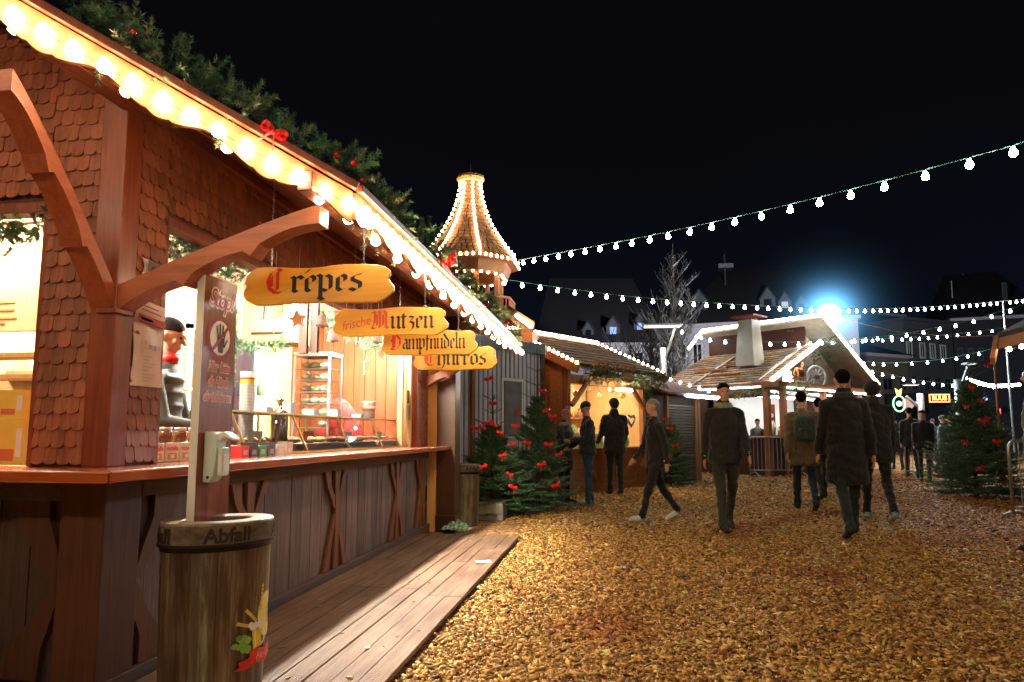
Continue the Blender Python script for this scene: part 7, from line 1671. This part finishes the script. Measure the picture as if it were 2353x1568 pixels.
# ================================================================ PEOPLE
def cap_tube(p0, p1, r0, r1, n=14, m=5, fx=1.0, fy=1.0):
    """closed tapered capsule -> verts, faces"""
    p0, p1 = Vector(p0), Vector(p1); d = p1 - p0; L = d.length; d = d.normalized() if L > 1e-6 else Vector((0, 0, 1))
    ref = Vector((0, 1, 0)) if abs(d.y) < .9 else Vector((1, 0, 0)); a = d.cross(ref).normalized(); b = a.cross(d).normalized()
    rings = []
    for i in range(m + 1): t = PI / 2 * i / m; rings.append((p0 - d * r0 * math.cos(t), max(1e-4, r0 * math.sin(t))))
    nm_ = int(L / .03)
    for i in range(1, nm_): rings.append((p0 + d * L * i / nm_, r0 + (r1 - r0) * i / nm_))
    for i in range(m + 1): t = PI / 2 * i / m; rings.append((p1 + d * r1 * math.sin(t), max(1e-4, r1 * math.cos(t))))
    vs = []; fs = []
    for c, r in rings:
        for k in range(n): t = 2 * PI * k / n; vs.append(c + a * math.cos(t) * r * fx + b * math.sin(t) * r * fy)
    for i in range(len(rings) - 1):
        for k in range(n): k2 = (k + 1) % n; fs.append((i * n + k, i * n + k2, (i + 1) * n + k2, (i + 1) * n + k))
    fs.append(tuple(range(n))[::-1]); fs.append(tuple(range((len(rings) - 1) * n, len(rings) * n))); return vs, fs
def loft(rings, n=20):
    R2 = []
    for (c0, a0, b0), (c1, a1, b1) in zip(rings[:-1], rings[1:]):
        c0, c1 = Vector(c0), Vector(c1); k_ = max(1, int((c1 - c0).length / .03))
        for j in range(k_): t = j / k_; R2.append((c0.lerp(c1, t), a0 + (a1 - a0) * t, b0 + (b1 - b0) * t))
    R2.append(rings[-1]); rings = R2
    vs = []; fs = []
    for (c, rx, ry) in rings:
        for k in range(n): t = 2 * PI * k / n; vs.append(Vector(c) + Vector((rx * math.cos(t), ry * math.sin(t), 0)))
    for i in range(len(rings) - 1):
        for k in range(n): k2 = (k + 1) % n; fs.append((i * n + k, i * n + k2, (i + 1) * n + k2, (i + 1) * n + k))
    fs.append(tuple(range(n))[::-1]); fs.append(tuple(range((len(rings) - 1) * n, len(rings) * n))); return vs, fs
def rotv(v, ax, a): return Matrix.Rotation(a, 3, ax) @ Vector(v)
def person(label, loc, heading, H, mats, leg=(.25, -.2), knee=(.1, .35), arm=((.2, .12, .3), (-.2, .12, .3)), coat=.80, bulk=1.0, head_yaw=0.0, head_pitch=0.0, lean=0.0, hair='short', vox=.013, hat=None, hood=False, scarf=None, foot_z=0.0, name='person', puffer=False, eyes=False, bag=None):
    """local frame: faces +Y, X to its right hand side. mats: dict jacket, trousers, skin, shoes, hair"""
    s = H / 1.76; V = []; Fc = []; Lb = []
    def add(vf, lb):
        o = len(V); V.extend(vf[0]); Fc.extend([tuple(i + o for i in f) for f in vf[1]]); Lb.extend([lb] * len(vf[0]))
    J, TR, SK, SH, GL_ = 0, 1, 2, 3, 0
    hipz = .92; ch = Vector((0, lean * .48, 1.40)); sh_z = 1.44
    up = lambda z: Vector((0, lean * (z - hipz), z))
    b = bulk
    # torso and coat (elliptic loft)
    tors = [(up(coat - .02), .185 * b, .135 * b), (up(coat + .02), .195 * b, .145 * b), (up(.98), .178 * b, .130 * b), (up(1.10), .172 * b, .126 * b), (up(1.24), .178 * b, .128 * b), (up(1.34), .172 * b, .120 * b), (up(1.42), .130 * b, .098), (up(1.49), .085, .075), (up(1.515), .06, .06)]
    if coat > .93: tors = [(up(coat - .01), .165 * b, .120 * b)] + tors[2:]
    add(loft(tors, 24), J)
    if puffer:
        for z in np.arange(coat + .04, 1.40, .085): add(loft([(up(z - .025), .172 * b, .125 * b), (up(z), .190 * b, .140 * b), (up(z + .025), .172 * b, .125 * b)], 24), J)
    add(cap_tube(up(.93) + Vector((-.05, 0, 0)), up(.93) + Vector((.05, 0, 0)), .125, .125), TR)
    # legs
    for i, sx in enumerate((-1, 1)):
        hp = Vector((sx * .092, 0, .90)); th = Vector((0, math.sin(leg[i]), -math.cos(leg[i]))); kn = hp + th * .43; a2_ = leg[i] - knee[i]; an = kn + Vector((0, math.sin(a2_), -math.cos(a2_))) * .42
        add(cap_tube(hp, kn, .090, .062), TR); add(cap_tube(kn, an, .062, .044), TR); add(cap_tube(kn + (an - kn) * .85, an, .052, .056), TR)
        ft = max(-.5, min(.6, -a2_ * .5 if a2_ < 0 else 0)); dft = rotv((0, 1, 0), 'X', -max(0, -a2_) * .7 if a2_ < 0 else a2_ * .15)
        add(cap_tube(an + Vector((0, -.03, -.035)), an + dft * .15 + Vector((0, 0, -.045)), .042, .036, fx=1.05), SH); add(cap_tube(an + dft * .08 + Vector((0, 0, -.05)), an + dft * .19 + Vector((0, 0, -.058)), .040, .030, fx=1.1), SH)
    zmin = min(v.z for v in V)
    # arms
    for i, sx in enumerate((-1, 1)):
        sw, out, el = arm[i]; shd = up(sh_z) + Vector((sx * .172 * (b * .5 + .5), 0, -.045)); ua = Vector((sx * math.sin(out), math.sin(sw) * math.cos(out), -math.cos(sw) * math.cos(out))).normalized(); e_ = shd + ua * .29
        fa = Vector((sx * math.sin(out) * .4 - (sx * .35 if el > 1.0 else 0), math.sin(sw + el), -math.cos(sw + el))).normalized(); w_ = e_ + fa * .25
        add(cap_tube(up(1.43) + Vector((sx * .05, 0, 0)), shd, .066, .066 * b), J); add(cap_tube(shd, e_, .064 * b, .052 * b), J); add(cap_tube(e_, w_, .052 * b, .040 * b), J)
        pm = w_ + fa * .075; side = Vector((1, 0, 0)) if abs(fa.x) < .8 else Vector((0, 1, 0)); fr = fa.cross(side).normalized(); side = fr.cross(fa).normalized()
        add(cap_tube(w_, pm, .028, .034, fx=.55, fy=1.15), SK)
        for k, (o_, l_) in enumerate(((-.030, .062), (-.010, .074), (.011, .070), (.030, .056))):
            r_ = pm + fr * o_ * .9 + fa * .01; m_ = r_ + fa * l_ * .55; t_ = m_ + (fa * .75 + side * (-sx) * .55).normalized() * l_ * .5; add(cap_tube(r_, m_, .0105, .0098, 8, 3), SK); add(cap_tube(m_, t_, .0098, .0085, 8, 3), SK)
        tb = w_ + fa * .03 + fr * .03; add(cap_tube(tb, tb + (fr * .7 + fa * .8).normalized() * .055, .0125, .0095, 8, 3), SK)
    # neck, head
    nk = up(1.49); hd = up(1.60) + Vector((0, .015, .03)); add(cap_tube(nk - Vector((0, 0, .02)), hd - Vector((0, .01, .05)), .056, .052), SK)
    if scarf is not None or hood: add(cap_tube(up(1.50) + Vector((0, -.01, -.01)), up(1.535) + Vector((0, .0, 0)), .088, .080, fx=1.05, fy=.95), J)
    Rh = Matrix.Rotation(head_yaw, 3, 'Z') @ Matrix.Rotation(head_pitch, 3, 'X'); hc = hd + Vector((0, .012, .04))
    def hp3(x, y, z): return hc + Rh @ Vector((x, y, z))
    def ell(c, rx, ry, rz, n=16, m=10):
        vs = []; fs = []
        for i in range(m + 1):
            t = PI * i / m
            for k in range(n): a = 2 * PI * k / n; vs.append(hp3(c[0] + rx * max(.02, math.sin(t)) * math.cos(a), c[1] + ry * max(.02, math.sin(t)) * math.sin(a), c[2] - rz * math.cos(t)))
        for i in range(m):
            for k in range(n): k2 = (k + 1) % n; fs.append((i * n + k, i * n + k2, (i + 1) * n + k2, (i + 1) * n + k))
        fs.append(tuple(range(n))[::-1]); fs.append(tuple(range(m * n, (m + 1) * n))); return vs, fs
    add(ell((0, -.01, .025), .076, .094, .090), SK); add(ell((0, .022, -.045), .056, .062, .062), SK); add(ell((0, .055, -.082), .026, .022, .020), SK)
    add(cap_tube(hp3(0, .083, .012), hp3(0, .103, -.022), .009, .0145, 8, 3), SK); add(cap_tube(hp3(-.028, .078, .030), hp3(.028, .078, .030), .012, .012, 8, 3), SK)
    add(cap_tube(hp3(-.018, .082, -.055), hp3(.018, .082, -.055), .008, .008, 8, 3), SK)
    for sx in (-1, 1): add(ell((sx * .078, -.008, -.005), .012, .020, .030, 8, 6), SK); add(ell((sx * .040, .058, -.022), .020, .018, .022, 8, 6), SK)
    Rz = Matrix.Rotation(heading, 3, 'Z'); L0 = Vector(loc)
    W_ = lambda v: L0 + Rz @ Vector((v.x * s, v.y * s, (v.z - zmin) * s)) + Vector((0, 0, foot_z))
    me = bpy.data.meshes.new('body_src'); me.from_pydata([v * s for v in V], [], Fc); o = bpy.data.objects.new('body_src', me); COL.objects.link(o)
    m1 = o.modifiers.new('r', 'REMESH'); m1.mode = 'VOXEL'; m1.voxel_size = vox; m2 = o.modifiers.new('s', 'SMOOTH'); m2.factor = .5; m2.iterations = 3
    dg = bpy.context.evaluated_depsgraph_get(); nm = bpy.data.meshes.new_from_object(o.evaluated_get(dg)); bpy.data.objects.remove(o)
    kd = kdtree.KDTree(len(V))
    for i, v in enumerate(V): kd.insert(v * s, i)
    kd.balance(); mi = []
    for p in nm.polygons:
        c = p.center; lab = Lb[kd.find(c)[1]]; mi.append(lab)
    while len(nm.materials): nm.materials.pop()
    for m in (mats['jacket'], mats['trousers'], mats['skin'], mats['shoes']): nm.materials.append(m)
    nm.polygons.foreach_set('material_index', mi)
    lv = [0] * len(nm.vertices)
    for p in nm.polygons:
        for vi in p.vertices: lv[vi] = max(lv[vi], 1 if mi[p.index] in (J, TR) else 0) if not (lv[vi] == -1 or mi[p.index] in (SK, SH)) else -1
    from mathutils import noise as mn
    so = Vector((loc[0] * 3.1, loc[1] * 1.7, 0)); dv = []
    for v, l_, nn in zip(nm.vertices, lv, [v.normal.copy() for v in nm.vertices]):
        if l_ == 1 and not puffer:
            c = v.co; f = mn.noise(Vector((c.x * 7, c.y * 7, c.z * 13 + math.sin(c.x * 9) * .8)) + so) * .016 + mn.noise(Vector((c.x * 18, c.y * 18, c.z * 22)) + so) * .007
            dv.append(c + nn * f)
        else: dv.append(v.co.copy())
    for v, c in zip(nm.vertices, dv): v.co = c
    a = nm.attributes.get('tint') or nm.attributes.new('tint', 'FLOAT_COLOR', 'FACE'); a.data.foreach_set('color', np.ones(len(nm.polygons) * 4, dtype=np.float32))
    n = len(nm.vertices); co = np.empty(n * 3); nm.vertices.foreach_get('co', co); co = co.reshape(-1, 3); co[:, 2] -= zmin * s
    Ra = np.array(Rz); co = co @ Ra.T + np.array(L0) + np.array([0, 0, foot_z]); nm.vertices.foreach_set('co', co.ravel())
    root = finish(name, nm, [], None, origin=(loc[0], loc[1], loc[2] + foot_z), smooth=True, label=label, cat='person')
    # hair / hat
    def shell(c, rx, ry, rz, cut, nm_, mat, low=-1.0, n=20, m=12, front=None):
        mb = MB(); vs = []; fs = []
        for i in range(m + 1):
            t = PI * (i / m) * cut
            for k in range(n):
                a = 2 * PI * k / n; f = 1.0; z = c[2] + rz * math.cos(t); y = c[1] + ry * math.sin(t) * math.sin(a); x = c[0] + rx * math.sin(t) * math.cos(a)
                
                if front is not None and z < front:
                    w_f = min(1, max(0, (math.sin(a) + .35) / .5)); z2 = front + (z - front) * .08; z = z * (1 - w_f) + z2 * w_f
                    if z < c[2] and w_f < 1: x *= .93; y *= .95
                vs.append(W_((hp3(x, y, z))))
        for i in range(m):
            for k in range(n): k2 = (k + 1) % n; fs.append((i * n + k, (i + 1) * n + k, (i + 1) * n + k2, i * n + k2))
        mb.add(vs, fs); return mb.build(nm_, mat, root, smooth=True)
    if hat is None and not hood: shell((0, -.018, .030), .083, .098, .096, .76 if hair == 'short' else .88, 'hair', mats.get('hair', M['hair']), front=.045)
    if hat is not None:
        shell((0, -.012, .035), .088, .104, .098, .60, 'hat', hat[0], front=.04)
        mb = MB(); 
        if hat[1] == 'cap': mb.prism([W_(hp3(x, y, .045)) for x, y in ((-.06, .07), (-.05, .13), (0, .15), (.05, .13), (.06, .07))], (0, 0, .008)); mb.build('cap_peak', hat[0], root)
        if hat[1] == 'bobble': c = W_(hp3(0, -.02, .15)); mb.ball(c, .035, 10, 8); mb.build('pompom', hat[0], root, smooth=True)
    if hood: shell((0, -.03, .015), .105, .115, .118, .75, 'hood', mats['jacket'], front=.05)
    if scarf is not None:
        mb = MB(); c = up(1.505); vs, fs = loft([(c + Vector((0, 0, -.035)), .105, .09), (c, .115, .10), (c + Vector((0, 0, .035)), .095, .082)], 18); mb.add([W_(v) for v in vs], fs); mb.build('scarf', scarf, root, smooth=True)
    if bag == 'backpack':
        mb = MB()
        for (x0, x1, y0, y1, z0, z1) in ((-.15, .15, -.30, -.15, 1.02, 1.40), (-.11, .11, -.34, -.30, 1.05, 1.22)):
            vs, fs = loft([(up(z0) + Vector((0, (y0 + y1) / 2, 0)), (x1 - x0) * .42, .05), (up(z0 + .04) + Vector((0, (y0 + y1) / 2, 0)), (x1 - x0) / 2, (y1 - y0) / 2), (up(z1 - .06) + Vector((0, (y0 + y1) / 2, 0)), (x1 - x0) / 2, (y1 - y0) / 2), (up(z1) + Vector((0, (y0 + y1) / 2, 0)), (x1 - x0) * .38, .05)], 16); mb.add([W_(v) for v in vs], fs)
        mb.build('backpack', cloth('pack_fabric_%d' % len(bpy.data.materials), srgb(58, 66, 52), sc=30), root, smooth=True)
    if bag == 'shoulder':
        mb = MB(); vs, fs = loft([(up(.78) + Vector((.26, -.03, 0)), .05, .14), (up(.80) + Vector((.26, -.03, 0)), .06, .16), (up(1.0) + Vector((.25, -.03, 0)), .045, .14)], 12); mb.add([W_(v) for v in vs], fs); mb.tube([W_(up(z) + Vector((x, y, 0))) for x, y, z in ((.25, .08, .98), (.20, .12, 1.2), (.14, .06, 1.47), (.15, -.10, 1.40), (.24, -.15, .98))], .012, 6)
        mb.build('shoulder_bag', cloth('bag_leather_%d' % len(bpy.data.materials), srgb(110, 66, 40), sc=30), root, smooth=True)
    if eyes:
        for sx in (-1, 1): mb = MB(); mb.ball(W_(hp3(sx * .029, .080, .010)), .0085 * s, 8, 6, tint=.15); mb.build('eye', M['hair'], root)
    return root, W_, up
def mm(j, t, sh=(30, 28, 28), **kw):
    d = dict(jacket=cloth('cloth_%d' % len(bpy.data.materials), srgb(*j)), trousers=cloth('cloth_%d' % len(bpy.data.materials), srgb(*t), sc=20), skin=M['skin'], shoes=plain('shoe_%d' % len(bpy.data.materials), srgb(*sh), .5)); d.update(kw); return d
def head_deg(dx, dy): return math.atan2(dy, dx) - PI / 2
def at_feet(u, v): return onZ(u, v, 0)
def Hof(P, v): return zrow(P, v)
away, toward = 0.0, PI
# couple by the firs
p = at_feet(1298, 1158); r, W_, up = person('woman in a pink knitted hat holding a snack beside the firs', p, head_deg(1, -.5), Hof(p, 950), mm((58, 56, 50), (32, 34, 46)), leg=(.02, -.03), knee=(.02, .02), arm=((.25, .1, 1.5), (.35, .1, 1.6)), coat=.62, bulk=1.12, head_pitch=-.35, puffer=True, hat=(cloth('pink_knit', srgb(196, 140, 122), sc=50), 'bobble'), scarf=cloth('pale_scarf', srgb(180, 160, 150), sc=40), eyes=True)
mb = MB(); c = W_(up(1.22) + Vector((.0, .36, .02))); mb.box(c.x - .12, c.x + .12, c.y - .05, c.y + .05, c.z, c.z + .05); mb.build('snack_tray', M['paper'], label='pale paper snack tray in the hands of the pink-hatted woman', cat='snack tray', bevel=.004)
p = at_feet(1352, 1162); person('man in a dark cap, black jacket and blue jeans facing the woman', p, head_deg(-1, -.35), Hof(p, 934), mm((34, 34, 34), (36, 66, 98), (120, 130, 120)), leg=(.05, -.08), knee=(.03, .02), arm=((.3, .08, 1.2), (.15, .08, .9)), coat=.86, bulk=1.08, head_pitch=-.45, hat=(cloth('dark_cap', srgb(30, 28, 28)), 'cap'), eyes=True)
p = atD(1412, 1000, 13.6); p.z = 0; person('dark-coated figure standing close to the gift stall counter', p, head_deg(-.3, 1), Hof(p, 925), mm((36, 26, 26), (30, 28, 30)), leg=(.04, -.05), knee=(0, .02), arm=((.2, .2, .7), (.2, .2, .6)), coat=.76, bulk=1.15, hood=True)
# walkers
p = at_feet(1508, 1200); person('thin walker in black with white shoes before the shuttered stall', p, head_deg(-.9, -.3), Hof(p, 925), mm((24, 20, 22), (14, 12, 14), (200, 205, 200), hair=cloth('grey_hair', srgb(150, 140, 130))), leg=(.32, -.30), knee=(.05, .32), arm=((-.3, .08, .25), (.3, .08, .35)), coat=.80, bulk=.95, bag='shoulder')
p = at_feet(1672, 1222); person('man in a dark jacket with a pale scarf walking up the lane centre', p, head_deg(.05, -1), Hof(p, 893), mm((30, 32, 30), (44, 50, 40)), leg=(-.22, .26), knee=(.32, .06), arm=((.28, .14, .25), (-.25, .14, .2)), coat=.82, bulk=1.08, scarf=cloth('pale_green_scarf', srgb(150, 165, 140), sc=30), eyes=True)
p = at_feet(1745, 1092); person('small woman in grey standing behind the lodge barrier', p, head_deg(-.2, -1), Hof(p, 968), mm((84, 80, 76), (60, 50, 46)), leg=(.04, -.04), knee=(0, 0), arm=((.1, .12, .8), (.1, .12, .2)), coat=.70, vox=.018, hair='long')
p = at_feet(1797, 1088); person('customer in a bright blue jacket at the lodge counter', p, head_deg(.5, 1), Hof(p, 985), mm((20, 66, 130), (40, 40, 60)), leg=(.02, -.04), knee=(0, 0), arm=((.3, .1, .8), (.25, .1, .7)), coat=.80, vox=.018, hair='short')
p = at_feet(1852, 1175); person('walker in a khaki green coat left of the tall black coat', p, head_deg(.1, 1), Hof(p, 908), mm((116, 100, 68), (26, 42, 52)), leg=(.22, -.24), knee=(.04, .35), arm=((-.22, .14, .2), (.22, .14, .2)), coat=.68, bulk=1.15, hair='long', bag='backpack')
p = at_feet(1955, 1238); person('tall walker in a long black coat, nearest of the group', p, head_deg(.02, 1), Hof(p, 864), mm((13, 13, 16), (14, 40, 46)), leg=(-.20, .24), knee=(.34, .05), arm=((.22, .16, .2), (-.22, .16, .2)), coat=.56, bulk=1.12, scarf=cloth('charcoal_scarf', srgb(54, 54, 60), sc=40))
p = at_feet(2020, 1200); person('hooded walker in black with pale shoes at the right of the group', p, head_deg(.1, 1), Hof(p, 886), mm((16, 16, 18), (16, 18, 20), (150, 168, 150)), leg=(.24, -.24), knee=(.04, .36), arm=((-.2, .14, .2), (.2, .14, .2)), coat=.76, bulk=1.1, hood=True)
p = at_feet(1890, 1150); person('walker in a rust brown jacket half hidden behind the black coat', p, head_deg(-.05, 1), Hof(p, 925), mm((66, 36, 26), (22, 30, 38)), leg=(-.2, .2), knee=(.3, .05), arm=((.2, .12, .2), (-.2, .12, .2)), coat=.78, bulk=1.05, vox=.016, bag='shoulder')
for k, (u, v, t, hd, j, tr, lab) in enumerate([(2098, 1100, 944, (.2, 1), (22, 22, 26), (20, 20, 26), 'walker in a black jacket left of the far barrier'), (2128, 1108, 950, (-.4, -1), (26, 24, 26), (50, 54, 60), 'walker in dark clothes with pale trousers right of the far barrier'),
        (2172, 1092, 962, (.6, -.6), (52, 72, 84), (28, 50, 66), 'bystander in a grey-blue jacket left of the right-hand fir'), (2192, 1085, 960, (-.8, .2), (76, 70, 74), (40, 40, 48), 'bystander in a mauve-grey coat in the far crowd'),
        (2150, 1072, 968, (0, 1), (34, 36, 44), (26, 28, 34), 'small dark bystander deepest in the far crowd'), (2212, 1075, 965, (.3, -1), (48, 44, 44), (34, 34, 44), 'far bystander in brown half behind the right-hand fir'), (2064, 1082, 962, (.1, 1), (20, 20, 22), (24, 24, 28), 'dark figure far off between the walkers and the barrier')]):
    p = at_feet(u, v); person(lab, p, head_deg(*hd), Hof(p, t), mm(j, tr), leg=(.15, -.15), knee=(.03, .2), arm=((-.1, .12, .3), (.15, .12, .4)), coat=.78, bulk=1.08, vox=.022, hat=(cloth('cap_%d' % k, srgb(40, 40, 50)), 'x') if k in (2, 4) else None)
p = onX(2353, 1250, onZ(2400, 1215, 0).x); P_ = atD(2392, 990, 7.0); P_.z = 0; person('person in an olive jacket cut off by the right picture edge', P_, head_deg(-1, .2), Hof(P_, 800) if Hof(P_, 800) < 1.95 else 1.82, mm((112, 104, 62), (40, 44, 52)), leg=(.1, -.1), knee=(.02, .1), arm=((.1, .1, .3), (-.1, .1, .3)), coat=.84, bulk=1.1)
# vendor inside the crepe stall
pv = atD(380, 800, 4.25); pv.z = 0; hv = zrow(pv, 758); M['puff'] = plain('grey_green_puffer', srgb(66, 72, 64), .6, 0, .12, 10, .15)
r, W_, up = person('dark-haired vendor in a grey padded jacket with a red collar', pv, head_deg(1, .25), hv - .14, dict(jacket=M['puff'], trousers=cloth('vendor_trousers', srgb(30, 30, 36)), skin=M['skin'], shoes=M['black'], hair=M['hair']), leg=(.02, -.02), knee=(0, 0), arm=((.25, .1, 1.0), (.3, .1, 1.1)), coat=.84, bulk=.88, head_pitch=-.30, puffer=True, foot_z=.14, eyes=True, vox=.009)
mb = MB(); vs, fs = loft([(up(1.47), .075, .070), (up(1.52) + Vector((0, .02, 0)), .070, .066), (up(1.555) + Vector((0, .03, 0)), .064, .062)], 18); mb.add([W_(v) for v in vs], fs); mb.build('red_collar', M['bow'], r, smooth=True)
# ================================================================ CAMERA, WORLD, RENDER
cam = bpy.data.cameras.new('camera'); co = bpy.data.objects.new('camera', cam); COL.objects.link(co)
cam.sensor_width = 36; cam.lens = 36 * F / 2353; cam.shift_y = SHP / 2353; cam.clip_start = .05; cam.clip_end = 600
co.location = CAM; co.rotation_euler = (PI / 2 + PITCH, 0, YAW); SC.camera = co
w = bpy.data.worlds.new('World'); SC.world = w; w.use_nodes = True
nt = w.node_tree; bg = nt.nodes['Background']
sky = nt.nodes.new('ShaderNodeTexSky'); sky.sky_type = 'NISHITA'; sky.sun_disc = False
sky.sun_elevation = math.radians(-6); sky.sun_rotation = math.radians(200)
add = nt.nodes.new('ShaderNodeMix'); add.data_type = 'RGBA'; add.blend_type = 'ADD'; add.inputs[0].default_value = 1
nt.links.new(sky.outputs[0], add.inputs[6])
tc = nt.nodes.new('ShaderNodeTexCoord'); sp_ = nt.nodes.new('ShaderNodeSeparateXYZ'); nt.links.new(tc.outputs['Generated'], sp_.inputs[0])
nz_ = noise(nt, tc.outputs['Generated'], 1.6, 3); ad = nt.nodes.new('ShaderNodeMath'); ad.operation = 'MULTIPLY_ADD'; nt.links.new(nz_, ad.inputs[0]); ad.inputs[1].default_value = .30; nt.links.new(sp_.outputs[2], ad.inputs[2])
nt.links.new(ramp(nt, ad.outputs[0], [(.10, (.10, .14, .26)), (.35, (.045, .06, .115)), (.62, (.040, .036, .052)), (1.0, (.045, .038, .048))]), add.inputs[7])
nt.links.new(add.outputs[2], bg.inputs['Color']); bg.inputs['Strength'].default_value = .06
SC.view_settings.view_transform = 'Standard'; SC.view_settings.look = 'None'; SC.view_settings.exposure = 0
SC.cycles.max_bounces = 6; SC.cycles.diffuse_bounces = 3; SC.cycles.glossy_bounces = 3; SC.cycles.transparent_max_bounces = 12; SC.cycles.transmission_bounces = 4
SC.cycles.sample_clamp_indirect = 4; SC.cycles.use_light_tree = True; SC.cycles.caustics_reflective = False; SC.cycles.caustics_refractive = False
SC.cycles.use_denoising = True
